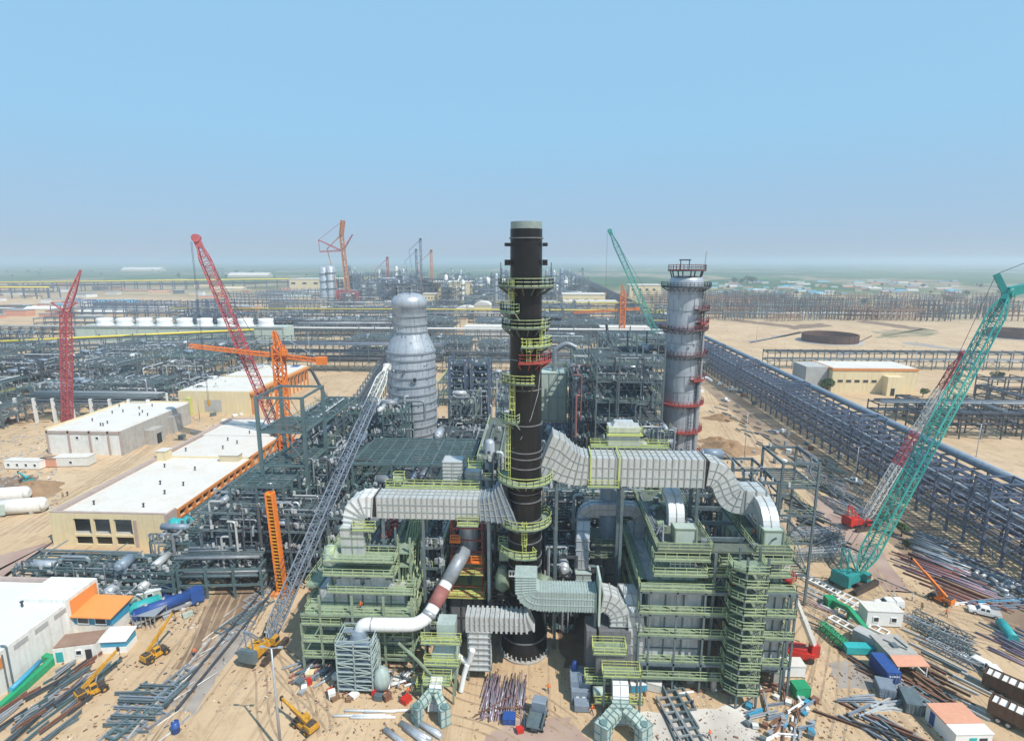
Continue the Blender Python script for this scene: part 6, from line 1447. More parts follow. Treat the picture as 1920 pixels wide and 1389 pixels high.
# small yellow mobile cranes (pick and carry) ------------------------------------
def yard_crane(label, x, y, rz, L=9, el=.75, body='yellow', boomm='yellow', sc=.74):
    t = thing('yard_crane', label, 'mobile crane', (x,y,0), rz, None, True); t.scale = (sc,)*3
    b = MB(); b.box(-2.4,2.4,-1.1,1.1,.75,1.5); b.box(-3.1,-1.2,-1.15,1.15,1.0,2.3); b.build('chassis',body,t)
    for sx in (-1.7,1.8):
        for s in (-1.15,1.15):
            w_ = MB().tube((sx,s-.22,.68),(sx,s+.22,.68),.68,16).build('wheel','rubber',t); MB().tube((sx,s-.25,.68),(sx,s+.25,.68),.3,10).build('hub','yellow',w_)
    b = MB(); b.box(-.6,.7,-1.05,0,1.5,2.9); cb_ = b.build('cab',body,t); b = MB(); b.box(.7,.75,-1,-.05,2.0,2.8); b.box(-.5,.6,-1.1,-1.05,2.0,2.8); b.build('window','glass_dark',cb_)
    c, s = math.cos(el), math.sin(el); a_ = V((-1.6,.45,2.5)); e = a_+V((c,0,s))*L
    MB().bar(a_,a_.lerp(e,.62),.6,.75).build('outer_boom',boomm,t); MB().bar(a_.lerp(e,.6),e,.42,.5).build('inner_boom',boomm,t)
    b = MB(); b.cbox(e,.5,.6,.9); b.tube(e-V((0,.3,0)),e+V((0,.3,0)),.3,10); b.bar(e+V((.2,0,0)),e+V((.2,0,-2.2)),.08); b.cbox(e+V((.2,0,-2.4)),.4,.3,.5); b.build('hook_block','track_steel',t)
    MB().bar((.6,.45,1.6),a_.lerp(e,.42),.25).build('lift_ram','galv',t)
    b = MB(); b.box(-3.0,-1.3,-1.2,-1.16,1.1,2.2); b.box(-2.9,-1.4,-.9,.9,2.31,2.5); b.box(.9,2.3,-1.0,1.0,1.52,1.95); b.build('engine_cover','track_steel',t)
    b = MB()
    for sx in (-1.7,1.8):
        for s_ in (-1.2,1.2): b.box(sx-.85,sx+.85,s_-.26,s_+.26,1.4,1.5)
    for sx in (-2.6,2.5): b.box(sx-.2,sx+.2,-1.5,1.5,.5,.8)
    b.build('mudguard','track_steel',t)
    b = MB(); b.pipe([(-1.2,.9,2.4),a_.lerp(e,.3)+V((0,.5,.2)),a_.lerp(e,.6)+V((0,.42,0))],.06,5); b.build('hose','rubber',t)
    return t
p = G(293,1232); yard_crane('yellow yard crane with its boom raised, nearer the blue tanker', p.x,p.y,1.15,9.5,.72)
p = G(175,1302); yard_crane('yellow yard crane with raised boom at the loose steel yard', p.x,p.y,1.0,9.0,.6)
p = G(572,1365); yard_crane('yellow telehandler with low boom beside the lamp post', p.x,p.y,2.6,8.5,.2)
p = G(1762,1128); yard_crane('orange truck crane with boom raised over the primer red pipes', p.x,p.y,2.1,12,.62,'orange','orange')
p = G(50,905); yard_crane('teal excavator like machine in the sand pit by the white cabins', p.x,p.y,2.8,6,.35,'teal_paint','teal_paint')
# ================================================================ YARD: LOOSE STEEL, VEHICLES, CABINS, PEOPLE
PROTO = {}
def stock(kindn, L, m_):
    """a shared mesh of one loose member lying along local X"""
    L = max(2, round(L)); key = (kindn, L, m_)
    if key in PROTO: return PROTO[key]
    b = MB(); a, c = V((-L/2,0,0)), V((L/2,0,0))
    if kindn == 'steel_beam': b.ibeam(a+V((0,0,.19)), c+V((0,0,.19)), .28, .38, .06)
    elif kindn == 'steel_pipe': b.tube(a+V((0,0,.2)), c+V((0,0,.2)), .2, 8)
    elif kindn == 'thin_tube': b.tube(a+V((0,0,.08)), c+V((0,0,.08)), .085, 6)
    elif kindn == 'large_pipe': b.tube(a+V((0,0,.42)), c+V((0,0,.42)), .42, 12)
    elif kindn == 'steel_truss': b.lattice(a+V((0,0,.7)), c+V((0,0,.7)), 1.3, 1.3, max(3,int(L/1.4)), .15, .1)
    elif kindn == 'steel_grid':
        for y in (-.9,.9): b.bar(a+V((0,y,.2)), c+V((0,y,.2)), .28, .35)
        for i in range(int(L/1.5)+1): b.bar((-L/2+1.5*i,-.9,.22),(-L/2+1.5*i,.9,.22),.2,.28)
    elif kindn == 'timber': b.bar(a+V((0,0,.12)), c+V((0,0,.12)), .3,.24)
    o = b.build(kindn, m_); me = o.data; bpy.data.objects.remove(o); PROTO[key] = me; return me
def lay(kindn, x, y, z, rz, L, m_, label, cat, group, pitch=0.0):
    o = bpy.data.objects.new(kindn, stock(kindn, L, m_)); COL.objects.link(o); o.location = (x,y,z); o.rotation_euler = (0,pitch,rz); tag(o,label,cat,group); o['kind'] = 'thing'; return o
def yard(poly, n, kindn, L, mats, rz, jit, label, cat, group, seed, layers=2):
    """n loose members spread over a four corner patch of ground"""
    R = random.Random(seed); a, b_, c, d = [V(p[:2]) for p in poly]; h = {'steel_beam':.38,'steel_pipe':.4,'thin_tube':.17,'large_pipe':.84,'steel_truss':1.35,'steel_grid':.4,'timber':.24}[kindn]
    for i in range(n):
        u, v = R.random(), (i+.5)/n; p = a.lerp(b_,u).lerp(d.lerp(c,u),v)
        lay(kindn,p.x,p.y,.01+h*R.choice(range(layers))+.002*(i%7),rz+R.uniform(-jit,jit),R.uniform(*L),R.choice(mats),label,cat,group)
def Q(*pp): return [G(x,y) for x,y in pp]
SL = ['steel_slate','steel_slate','crane_grey','steel_teal','pipe_grey']
yard(Q((-60,1389),(110,1389),(225,1245),(120,1255)),52,'steel_beam',(3,7),SL+['pipe_dark','galv','pipe_rust'],1.35,.25,'loose slate steel beam in the yard between warehouse and yellow yard crane','beam','loose beams by the warehouse',1,3)
yard(Q((60,1330),(150,1300),(225,1245),(130,1255)),14,'thin_tube',(4,7),['pipe_rust','wood','galv'],.6,.7,'thin tube tossed over the beams beside the warehouse','tube','tubes by the warehouse',2,2)
yard(Q((200,1389),(330,1389),(350,1270),(255,1290)),10,'steel_grid',(4,7),SL,1.3,.15,'welded slate floor frame lying flat by the dark rail trench','steel frame','floor frames by the trench',3,2)
yard(Q((215,1380),(310,1380),(340,1290),(270,1290)),9,'steel_beam',(5,8),['steel_slate','crane_grey'],.05,.12,'slate beam laid crosswise over the floor frames by the trench','beam','crosswise beams by the trench',4,3)
yard(Q((270,1389),(330,1389),(460,1140),(430,1140)),18,'thin_tube',(4,8),['pipe_light','tarp_white','tarp_white','galv'],1.15,.2,'long white pipe beside the dark trench','pipe','white pipes by the trench',5,2)
yard(Q((415,1190),(450,1190),(505,1110),(480,1110)),6,'steel_grid',(5,8),['galv','steel_slate'],1.1,.1,'grey grating panel lying inside the trench strip','grating','gratings in the trench',6,1)
for i,(x0,y0,x1,y1) in enumerate(((330,1335,520,1100),(310,1330,505,1095),(240,1389,395,1200))):
    a, b_ = G(x0,y0), G(x1,y1); o = MB().bar((a.x,a.y,.35),(b_.x,b_.y,.35),.3,.45).build('trench_rail','steel_dark' if i < 2 else 'concrete',None,a); tag(o,('long dark rail nearest the yellow crawler crane','long dark rail edging the white pipes','long pale kerb beam between sand lane and white pipes')[i],'rail')
yard(Q((-20,800),(85,795),(95,745),(0,745)),50,'timber',(6,12),['wood','pipe_rust','brown_roof','timber_brown'],.4,.5,'brown timber baulk in the heap under the pipe units by the red lattice mast','timber','timber heap by the lattice mast',40,6)
# right hand lay-down yards
yard(Q((1325,770),(1375,750),(1500,860),(1470,870)),40,'steel_beam',(3,6),SL+['pipe_rust','pipe_light'],1.95,.3,'loose steel beam beside the dirt road near the red ringed column','beam','loose beams along the dirt road',7,2)
yard(Q((1480,865),(1530,860),(1665,985),(1600,985)),46,'steel_beam',(5,11),SL+['galv'],1.9,.35,'slate beam in the heap along the dirt road near the red crane','beam','beam heap along the dirt road',8,3)
yard(Q((1500,870),(1540,860),(1640,960),(1590,970)),16,'steel_truss',(6,10),['steel_slate','steel_teal','galv'],1.9,.3,'short grey truss in the heap along the dirt road','truss','trusses along the dirt road',9,2)
yard(Q((1480,930),(1530,960),(1585,1030),(1500,1010)),22,'steel_beam',(6,11),['steel_slate','steel_dark','crane_grey'],2.1,.2,'dark slate girder stacked between twin heater and red crane','beam','girders by the twin heater',10,3)
yard(Q((1500,1010),(1560,1000),(1610,1055),(1530,1060)),9,'steel_truss',(8,12),['galv','pipe_light','steel_slate'],.1,.5,'pale boom truss lying behind the teal crane body','truss','trusses behind the teal crane',11,2)
yard(Q((1700,1060),(1745,1050),(1860,1120),(1800,1140)),46,'steel_pipe',(9,14),['pipe_primer','pipe_primer','pipe_rust','pipe_mauve'],2.25,.06,'primer red pipe in the pipe stack by the orange truck crane','pipe','primer red pipes',12,2)
yard(Q((1690,1020),(1740,1005),(1920,1105),(1850,1120)),60,'steel_pipe',(6,12),['pipe_grey','steel_slate','crane_grey','galv','vessel_blue'],2.2,.25,'grey pipe on the sand between rack and primer red pipes','pipe','grey pipes beyond the red pipes',13,2)
yard(Q((1820,1080),(1880,1080),(1960,1110),(1900,1130)),24,'large_pipe',(1,2),['pipe_light','galv','pipe_grey'],1.2,1.2,'short pale pipe fitting piled near the rack columns','pipe fitting','pipe fittings near the rack',14,2)
yard(Q((1840,1125),(1960,1115),(1960,1140),(1850,1145)),10,'steel_beam',(9,14),['crane_grey','white_paint','crane_grey','cyan_paint'],.15,.08,'long blue or white beam behind the white double cab pickup','beam','blue and white beams',15,2)
yard(Q((1870,1200),(1960,1180),(1960,1270),(1900,1240)),16,'steel_pipe',(7,11),['pipe_mauve','pipe_mauve','vessel_blue','cyan_paint'],2.1,.12,'mauve pipe next to the teal roll at the picture edge','pipe','mauve pipes',16,2)
yard(Q((1495,1105),(1525,1100),(1575,1180),(1540,1190)),14,'thin_tube',(6,9),['pipe_mauve','galv'],2.3,.15,'thin mauve tube bundled between red boom lift and green conveyor','tube','thin tubes by the boom lift',17,3)
yard(Q((1520,1090),(1560,1085),(1640,1180),(1600,1200)),6,'steel_grid',(8,12),['galv','white_paint','steel_slate'],2.2,.08,'pale ladder frame laid beside the green conveyor arms','steel frame','ladder frames by conveyor',18,2)
yard(Q((1685,1265),(1740,1250),(1800,1310),(1740,1330)),34,'steel_beam',(3,6),['pipe_rust','timber_brown','wood'],2.1,.3,'rusty beam in the heap in front of the salmon canopy','beam','rusty beams',19,3)
yard(Q((1690,1290),(1760,1285),(1790,1330),(1700,1330)),8,'steel_grid',(4,7),['steel_slate','pipe_grey'],2.0,.3,'grey steel frame dumped beside the rusty heap','steel frame','grey frames beside rusty heap',20,2)
yard(Q((1715,1165),(1745,1165),(1860,1330),(1800,1330)),14,'steel_beam',(5,9),['galv','pipe_light','steel_slate'],2.25,.08,'long pale beam in the row beside the container office','beam','beam row by the container office',21,2)
yard(Q((1745,1170),(1765,1175),(1800,1240),(1785,1240)),5,'steel_truss',(8,11),['galv','steel_slate'],2.2,.08,'grey walkway truss lying beyond the container office','truss','walkway trusses',22,1)
yard(Q((1590,1310),(1670,1300),(1690,1340),(1610,1340)),12,'steel_beam',(4,7),['galv','pipe_light','crane_grey'],.1,.4,'pale beam on the sand below the mud pool','beam','pale beams by the mud pool',23,2)
yard(Q((1560,1340),(1650,1340),(1740,1389),(1600,1389)),16,'steel_beam',(4,8),['steel_slate','crane_grey','pipe_rust','timber_brown','steel_dark'],2.2,.5,'mixed steel beam near the blue door container','beam','beams by the blue door container',24,2)
yard(Q((1590,1230),(1600,1225),(1700,1310),(1680,1320)),8,'timber',(4,7),['timber_brown','steel_dark'],2.2,.2,'dark timber baulk edging the mud pool','timber','timber baulks',25,2)
yard(Q((1255,1285),(1275,1285),(1290,1389),(1270,1389)),6,'steel_grid',(8,11),['steel_slate','galv'],1.75,.05,'grey ladder rail running across the white slab','steel frame','rails across the white slab',26,2)
# centre bottom
yard(Q((905,1335),(985,1335),(985,1285),(910,1285)),110,'thin_tube',(4,6),['pipe_mauve','pipe_mauve','pipe_mauve','galv'],1.52,.09,'mauve scaffold tube in the pile in front of the black stack','tube','scaffold tube pile',27,5)
yard(Q((915,1345),(975,1345),(975,1320),(915,1320)),16,'thin_tube',(4,6),['pipe_mauve','pipe_rust'],.2,.9,'mauve scaffold tube thrown across the pile front','tube','scaffold tube pile',28,6)
yard(Q((668,1352),(725,1345),(725,1330),(668,1335)),5,'steel_pipe',(6,8),['tower_white','pipe_light'],.05,.05,'short white pipe laid side by side on bare sand','pipe','white pipes on bare sand',29,1)
yard(Q((550,1275),(620,1275),(620,1240),(550,1240)),20,'steel_pipe',(3,7),['galv','pipe_grey','steel_slate','pipe_primer'],1.0,.6,'pipe offcut scattered round the first heater legs','pipe','pipe offcuts by first heater',30,2)
yard(Q((650,1290),(780,1290),(780,1262),(650,1262)),24,'steel_pipe',(2,5),['galv','pipe_primer','pipe_grey','white_paint'],.8,.9,'pipe piece strewn below the aqua scaffold tower','pipe','pipe pieces below scaffold',31,2)
yard(Q((735,1389),(830,1389),(800,1365),(750,1365)),6,'large_pipe',(4,6),['silver','galv'],2.6,.1,'bright silver pipe at the picture foot beside forked duct','pipe','silver pipes',32,1)
yard(Q((1200,1300),(1500,1310),(1500,1280),(1200,1275)),26,'steel_pipe',(2,5),['galv','pipe_grey','pipe_rust','white_paint'],.6,1.0,'pipe piece lying under the twin heater','pipe','pipe pieces under twin heater',33,2)
yard(Q((1400,1389),(1530,1389),(1520,1320),(1405,1320)),20,'steel_beam',(2,5),['white_paint','crane_grey','cyan_paint','pipe_rust','galv'],.6,.8,'odd beam piece near the green skip','beam','beam pieces near green skip',34,2)
# sorted boxes and bags -------------------------------------------------
def crate(x, y, rz, sx, sy, sz, m_, label, group=None, lid=None):
    t = thing('crate', label, 'crate', (x,y,0), rz, group, True); MB().box(-sx/2,sx/2,-sy/2,sy/2,.14,sz).build('box',m_,t)
    b = MB()
    for a in (-sx/2+.1,0,sx/2-.1): b.box(a-.08,a+.08,-sy/2,sy/2,0,.14)
    b.build('skid','wood',t); b = MB(); b.box(-sx/2-.05,sx/2+.05,-sy/2-.05,sy/2+.05,sz,sz+.08)
    for a in (-sx/2,sx/2-.08): b.box(a,a+.08,-sy/2-.04,-sy/2,.14,sz)
    b.build('lid',lid or m_,t); return t
RC = random.Random(50)
for i in range(26):
    px, py = RC.uniform(560,780), RC.uniform(1262,1318); p = G(px,py)
    crate(p.x,p.y,RC.uniform(0,1.5),RC.uniform(.7,1.6),RC.uniform(.6,1.3),RC.uniform(.5,1.1),RC.choice(('white_paint','tarp_white','wood','cream','galv','pipe_rust','red_paint','steel_slate')),'small crate among the litter at the first heater foot','crates at the first heater')
for i in range(24):
    px, py = RC.uniform(1400,1530), RC.uniform(1300,1389); p = G(px,py)
    crate(p.x,p.y,RC.uniform(0,1.5),RC.uniform(.5,1.2),RC.uniform(.4,.9),RC.uniform(.35,.8),RC.choice(('white_paint','tarp_white','wood','galv','galv','cyan_paint','steel_slate','pipe_rust')),'small crate among the litter at the twin heater foot','crates at the twin heater')
for i in range(22):
    px, py = RC.uniform(1330,1500), RC.uniform(735,880); p = G(px+(py-735)*.5,py)
    crate(p.x+RC.uniform(-6,6),p.y,RC.uniform(0,1.5),RC.uniform(1,2.6),RC.uniform(1,2),RC.uniform(.7,1.8),RC.choice(('white_paint','galv','wood','pipe_rust','steel_slate')),'crate on the sand strip beside the dirt road','crates along the dirt road')
for i in range(16):
    px, py = RC.uniform(250,360), RC.uniform(1115,1165); p = G(px,py)
    crate(p.x,p.y,RC.uniform(0,1.5),RC.uniform(.8,1.8),RC.uniform(.6,1.4),RC.uniform(.5,1.3),RC.choice(('white_paint','blue_paint','galv','wood','pale_green')),'crate in the clutter around the blue tanker','crates around the tanker')
for i in range(14):
    px, py = RC.uniform(300,470), RC.uniform(740,850); p = G(px,py)
    crate(p.x,p.y,RC.uniform(0,1.5),RC.uniform(1,3),RC.uniform(.8,2),RC.uniform(.7,1.6),RC.choice(('galv','wood','white_paint','steel_slate')),'crate on the sand between white building and halls','crates between the halls')
p = G(1499,1302); crate(p.x,p.y,.1,2.4,2.0,1.9,'green_paint','green box skip on the sand beside the white slab')
p = G(1225,1290); crate(p.x,p.y,-.3,2.6,1.9,1.5,'tarp_white','white topped timber crate beside the white chute',None,'tarp_white')
p = G(955,1352); crate(p.x,p.y,0,1.9,1.6,1.0,'blue_paint','dark blue crate in front of the scaffold tube pile')
p = G(975,1372); crate(p.x,p.y,.3,1,.8,.7,'red_paint','little red crate behind the small site truck')
p = G(330,1372); t = thing('drum','upright blue drum near the lamp post','drum',p); MB().lathe(p.x,p.y,[(.55,0),(.6,.05),(.58,.9),(.62,.95),(.58,1),(.55,1.8),(0,1.8)],14).build('body','blue_paint',t); MB().tube((p.x-.2,p.y,1.8),(p.x-.2,p.y,1.95),.12,8).build('bung','galv',t)
# green L trough
a, b_, c = G(0,1335), G(98,1246), G(62,1238)
o = MB().bar((a.x,a.y,.7),(b_.x,b_.y,.7),1.0,1.2); o.bar((b_.x+.3,b_.y+.4,.72),(c.x,c.y+.4,.72),1.0,1.2); o = o.build('channel','green_paint',None,b_); tag(o,'long green L shaped channel along the warehouse wall','channel')
a, b_ = G(30,1310), G(85,1255); o = MB().tube((a.x-.6,a.y,1.7),(b_.x-.6,b_.y,1.7),.4,10).build('duct_roll','cyan_paint',None,a); tag(o,'blue roll of sheeting lying along the green channel','roll')
p = G(1893,1190); o = MB().tube((p.x-1.4,p.y-2.5,.9),(p.x+.2,p.y+2.5,.9),.9,14).build('sheet_roll','teal_paint',None,p); tag(o,'fat teal roll beside the mauve pipes','roll')
# green articulated conveyor arms near containers
p, q, r_ = G(1556,1135), G(1590,1160), G(1622,1190); t = thing('conveyor','bright green jointed conveyor arm next to the white container cabin','conveyor',p)
b = MB(); b.bar((p.x,p.y,1.2),(q.x,q.y,2.2),.9,.9); b.bar((q.x,q.y,2.2),(r_.x,r_.y,1.2),.9,.9); b.cbox((p.x,p.y,1),2,2,1.8); b.build('arm','green_paint',t); b = MB(); b.bar((q.x,q.y,0),(q.x,q.y,2.2),.5); b.bar((r_.x,r_.y,0),(r_.x,r_.y,1.2),.5); b.build('leg','green_paint',t)
p, q = G(1538,1180), G(1582,1218); t = thing('conveyor','green lattice conveyor with a teal hopper end','conveyor',p); b = MB(); b.lattice((p.x,p.y,1.2),(q.x,q.y,1.2),1.2,1.2,10,.16,.1); b.build('frame','green_paint',t); MB().cbox((q.x+2.2,q.y-.6,.9),5,1.7,1.3).build('hopper','teal_paint',t)

# containers and cabins on the near right
def container(x, y, rz, label, m_='blue_paint', L=6.1, H=2.6, W=2.44, roof=None):
    t = thing('shipping_container', label, 'container', (x,y,0), rz, None, True); b = MB(); b.box(-L/2,L/2,-W/2,W/2,.1,H)
    for i in range(int(L/.3)): b.box(-L/2+.15+i*.3,-L/2+.27+i*.3,-W/2-.04,W/2+.04,.2,H-.1)
    b.build('body',m_,t); b = MB()
    for k in range(2): b.box(-L/2-.06,-L/2-.01,-W/2+.1+k*W/2,-.1+k*W/2,.2,H-.1)
    d = b.build('door',m_,t); b = MB()
    for k in (-.8,-.3,.3,.8): b.box(-L/2-.1,-L/2-.07,k-.03,k+.03,.2,H-.1)
    b.build('lock_bar','galv',d)
    MB().box(-L/2,L/2,-W/2,W/2,H+.01,H+.06).build('roof',roof or m_,t); return t
p = G(1654,1172); cabin(p.x,p.y+1,-.03,6.6,3.2,3.3,'white_paint','white cabin with two windows beyond the container office',2)
p = G(1666,1222); q = G(1712,1262)
t = thing('site_office','shelter office with grey roof, salmon awning and open front near the rusty beams','site office',(63.6,91.0,0),-1.52,None,True); t.scale = (.55,.95,.95)
b = MB(); b.box(-5.6,4.4,-2.3,2.7,0,2.9); b.build('wall','pale_green',t); MB().box(-5.8,4.4,-2.5,2.9,2.92,3.1).build('roof','concrete',t)
b = MB().add([(4.4,-2.6,3.1),(8.6,-2.8,2.7),(8.6,3.1,2.7),(4.4,3.0,3.1),(4.4,-2.6,3.22),(8.6,-2.8,2.82),(8.6,3.1,2.82),(4.4,3.0,3.22)],[(0,3,2,1),(4,5,6,7),(0,1,5,4),(1,2,6,5),(2,3,7,6),(3,0,4,7)]); b.build('awning','salmon',t)
b = MB()
for y in (-2.4,2.7): b.bar((8.4,y,0),(8.4,y,2.7),.14)
b.box(4.5,8.3,2.5,2.7,0,1.1); b.build('awning_post','white_paint',t); MB().box(4.42,4.5,-1,1.2,0,2.2).build('doorway','dark_opening',t)
b = MB(); b.box(-1,1,-.6,.4,3.12,3.5); b.bar((-3,-1,3.2),(2,1.5,3.2),.2); b.bar((-4,1.5,3.2),(1,2,3.2),.2); b.build('roof_junk','steel_slate',t)
t = container(59.9,87.2,PI/2,'blue shipping container with white door lettering beside the salmon awning','blue_paint',5,2.5,2.3)
b = MB()
for k in range(5): b.box(-2.57,-2.565,-.9+k*.36,-.66+k*.36,1.7,2.0)
for k in range(4): b.box(-2.57,-2.565,.15+k*.22,.3+k*.22,1.2,1.4)
b.build('lettering','white_paint',t.children[1])
p = G(1641,1210); container(p.x-1.4,p.y-.4,-.92,'grey shipping container at the end of green conveyor','interior_grey',5)
p = G(1790,1372); t = thing('site_cabin','white cabin with a stained reddish roof at the bottom edge','cabin',(63.6,75.2,0),-1.5,None,True); t.scale = (.6,1.05,.95)
MB().box(-5,4.5,-2.6,2.6,0,2.7).build('wall','white_paint',t); MB().box(-5.1,1.5,-2.7,2.7,2.72,2.9).build('roof','salmon',t); MB().box(1.55,4.7,-2.7,2.7,2.72,2.86).build('roof','white_paint',t); MB().box(4.52,4.6,-.6,.4,0,2.1).build('door','teal_paint',t); MB().box(-3.5,-2,-2.68,-2.61,.2,2.4).build('door','blue_paint',t); MB().box(4.52,4.6,.8,1.9,1.1,2.0).build('window','glass_dark',t)
p = G(1735,1345); container(60.0,80.5,1.3,'dark grey open topped bin behind the stained roof cabin','steel_slate',4,1.8)
p = G(1718,1318); container(57.6,83.2,1.3,'slate metal bin beside the rusty heap','crane_grey',3,1.7)
# white lorry container on heater side + bins
p = G(1470,1262); cabin(p.x,p.y,.02,6,2.2,2.2,'white_paint','white flat machine box below the stair tower',0)

# blue plant
t = thing('generator_set','blue grey generator house beside the burner unit','generator',(7.6,81.8,0)); b = MB(); b.box(5.8,9.0,79.4,83.2,.3,3.2); b.build('housing','vessel_blue',t); b = MB(); b.box(5.9,8.9,78.4,79.39,.3,2.2); b.box(6.3,8.6,76.6,78.4,.2,1.2); b.build('cooler','crane_grey',t); b = MB(); b.box(6.6,7.1,78.35,78.39,.9,1.4); b.box(7.6,8.1,78.35,78.39,.9,1.4); b.build('vent','white_paint',t); b = MB().lathe(6.6,82.4,[(.5,3.2),(.5,4.4),(.2,4.7)],12); b.build('silencer','blue_paint',t)
p = G(1195,1292); container(p.x,p.y,.1,'small blue and white machine box beside the white chute','cyan_paint',2.6,1.4,1.6,'white_paint')

# --- vehicles
def loft(mb, prof, W, top=0.86):
    """side profile polygon extruded to width with the upper edge drawn in"""
    n = len(prof); zs = [z for _, z in prof]; zm, zM = min(zs), max(zs)
    def k(z): return W/2*(1-(1-top)*max(0,(z-zm)/(zM-zm)-.35)/.65)
    vs = [(x,-k(z),z) for x,z in prof]+[(x,k(z),z) for x,z in prof]
    mb.add(vs,[(i,(i+1)%n,n+(i+1)%n,n+i) for i in range(n)]+[tuple(range(n))[::-1],tuple(range(n,2*n))]); return mb
def wheels(t, xs, W, r=.37, w=.25):
    for x in xs:
        for s in (-1,1):
            o = MB().tube((x,s*(W/2-.02)-w/2,r),(x,s*(W/2-.02)+w/2,r),r,16).build('wheel','rubber',t); MB().tube((x,s*(W/2+.05)-w/2-.02,r),(x,s*(W/2-.03)+w/2+.03,r),r*.55,12).build('rim','galv',o)
def car(kindn, label, x, y, rz, m_='white_paint'):
    t = thing(kindn, label, {'pickup_truck':'pickup','hatchback_car':'car','estate_car':'car','van':'van'}[kindn], (x,y,0), rz, None, True); W = 1.85
    b = MB()
    if kindn == 'pickup_truck':
        loft(b,[(-2.6,.42),(-2.6,.98),(-2.5,1.05),(2.0,1.08),(2.55,.92),(2.65,.6),(2.6,.42)],W,.95); bd_ = b.build('body',m_,t)
        b = MB(); loft(b,[(-.9,1.05),(-.75,1.72),(-.55,1.8),(.55,1.8),(.75,1.74),(1.45,1.07)],W*.97,.8); cb_ = b.build('cabin',m_,t); wx = (-.72,.6,1.72)
        if 'canopy' in label: loft(MB(),[(-2.58,1.06),(-2.5,1.85),(-1.0,1.85),(-.95,1.06)],W*.97,.85).build('canopy',m_,t)
        else: MB().box(-2.5,-1.0,-.78,.78,1.06,1.12).build('load_bed','interior_grey',t)
    else:
        hh = 2.0 if kindn == 'van' else 1.5
        loft(b,[(-2.15,.4),(-2.2,.9),(-2.1,1.0),(1.3,1.0),(2.05,.85),(2.15,.6),(2.1,.4)],W,.95); bd_ = b.build('body',m_,t)
        b = MB(); loft(b,[(-2.05,.98),(-1.8,hh-.08),(-1.5,hh),(.3,hh),(.5,hh-.06),(1.15,.98)],W*.96,.82); cb_ = b.build('cabin',m_,t)
    H1 = max(v[2] for v in b.v)
    g_ = MB(); 
    fx = 1.45 if kindn == 'pickup_truck' else 1.15; fz = 1.07 if kindn == 'pickup_truck' else .98; tx = .75 if kindn == 'pickup_truck' else .5
    g_.add([(fx-.06,-.74,fz+.08),(fx-.06,.74,fz+.08),(tx+.06,.62,H1-.12),(tx+.06,-.62,H1-.12)],[(0,1,2,3)])
    for s in (-1,1):
        for a, c in ((-.65,.02),(.1,.85)) if kindn == 'pickup_truck' else ((-1.75,-.75),(-.65,.35)):
            y0 = s*(W*.97/2*.965+.012); y1 = s*(W*.97/2*.86+.012); q = [(a,y0,fz+.14),(c,y0,fz+.14),(c-.14,y1,H1-.16),(a+.1,y1,H1-.16)]
            g_.add(q if s < 0 else q[::-1],[(0,1,2,3)])
    for v in range(len(g_.v)): pass
    for i in range(4): pass
    g_.build('window','glass_dark',cb_)
    for s in (-1,1):
        xe = 2.58 if kindn == 'pickup_truck' else 2.1
        MB().cbox((xe,s*.68,.78),.1,.36,.18).build('headlight','lamp_lens',t); MB().cbox((-2.6 if kindn == 'pickup_truck' else -2.18,s*.78,.85),.08,.16,.3).build('tail_light','red_paint',t)
    wheels(t,(-1.6,1.65) if kindn == 'pickup_truck' else (-1.3,1.35),W); return t
p = G(1666,1137); car('pickup_truck','white pickup with a rear canopy parked near the teal crane',p.x,p.y,PI-.05)
p = G(1845,1152); car('pickup_truck','white double cab pickup parked before the blue and white beams',p.x,p.y,PI-.45)
p = G(1829,1245); car('hatchback_car','white hatchback car parked between long beams and brown trailers',p.x,p.y,2.1)
p = G(1866,1275); car('van','small white van with nose towards the brown trailers',p.x,p.y,-1.75)
for i,(px,py,lab) in enumerate(((1360,752,'white pickup on the sand strip near the far road bend'),(1450,812,'grey car among the loose beams along the dirt road'),(1600,905,'white pickup on the dirt road beside the roadside rack'))):
    p = G(px,py); car('pickup_truck' if i != 1 else 'estate_car',lab,p.x,p.y,1.9+i*.2,('white_paint','galv','white_paint')[i])
for i,(px,py,lab) in enumerate(((1350,722,'white pickup at the far end of the dirt road'),(408,735,'dark green car beside the cream hall wall'),(395,758,'dark car nearest the white building corner'),(425,745,'grey car by the cream hall wall'))):
    p = G(px,py); car('pickup_truck' if i == 0 else 'estate_car',lab,p.x,p.y,.9+i,('white_paint','duct_aqua_dark','steel_dark','galv')[i])
for i,(px,py,lab) in enumerate(((1898,1318,'brown high sided trailer, the one nearer the white van'),(1912,1375,'brown high sided trailer cut by the corner of the picture'))):
    p = G(px,py); t = thing('trailer',lab,'trailer',(p.x+1.5,p.y,0),-.85,None,True)
    b = MB(); 
    for s in (-1.2,1.2): b.box(-5,5,s-.06,s+.06,1.1,3.2)
    b.box(-5.06,-4.95,-1.2,1.2,1.1,3.2); b.box(4.95,5.06,-1.2,1.2,1.1,3.2); b.box(-5,5,-1.2,1.2,1.0,1.15)
    for k in range(11): b.box(-5+k,-4.9+k,-1.32,1.32,1.0,3.2)
    b.build('side_boards','timber_brown',t); b = MB()
    for k in range(5): b.box(-4.7+k*1.95,-3.0+k*1.95,-1.05,1.05,2.0,3.0)
    b.build('load','tarp_white',t); wheels(t,(-3.6,-2.4,3.2),2.3,.5,.35); MB().box(-5,5,-.5,.5,.7,1.0).build('chassis','steel_dark',t)
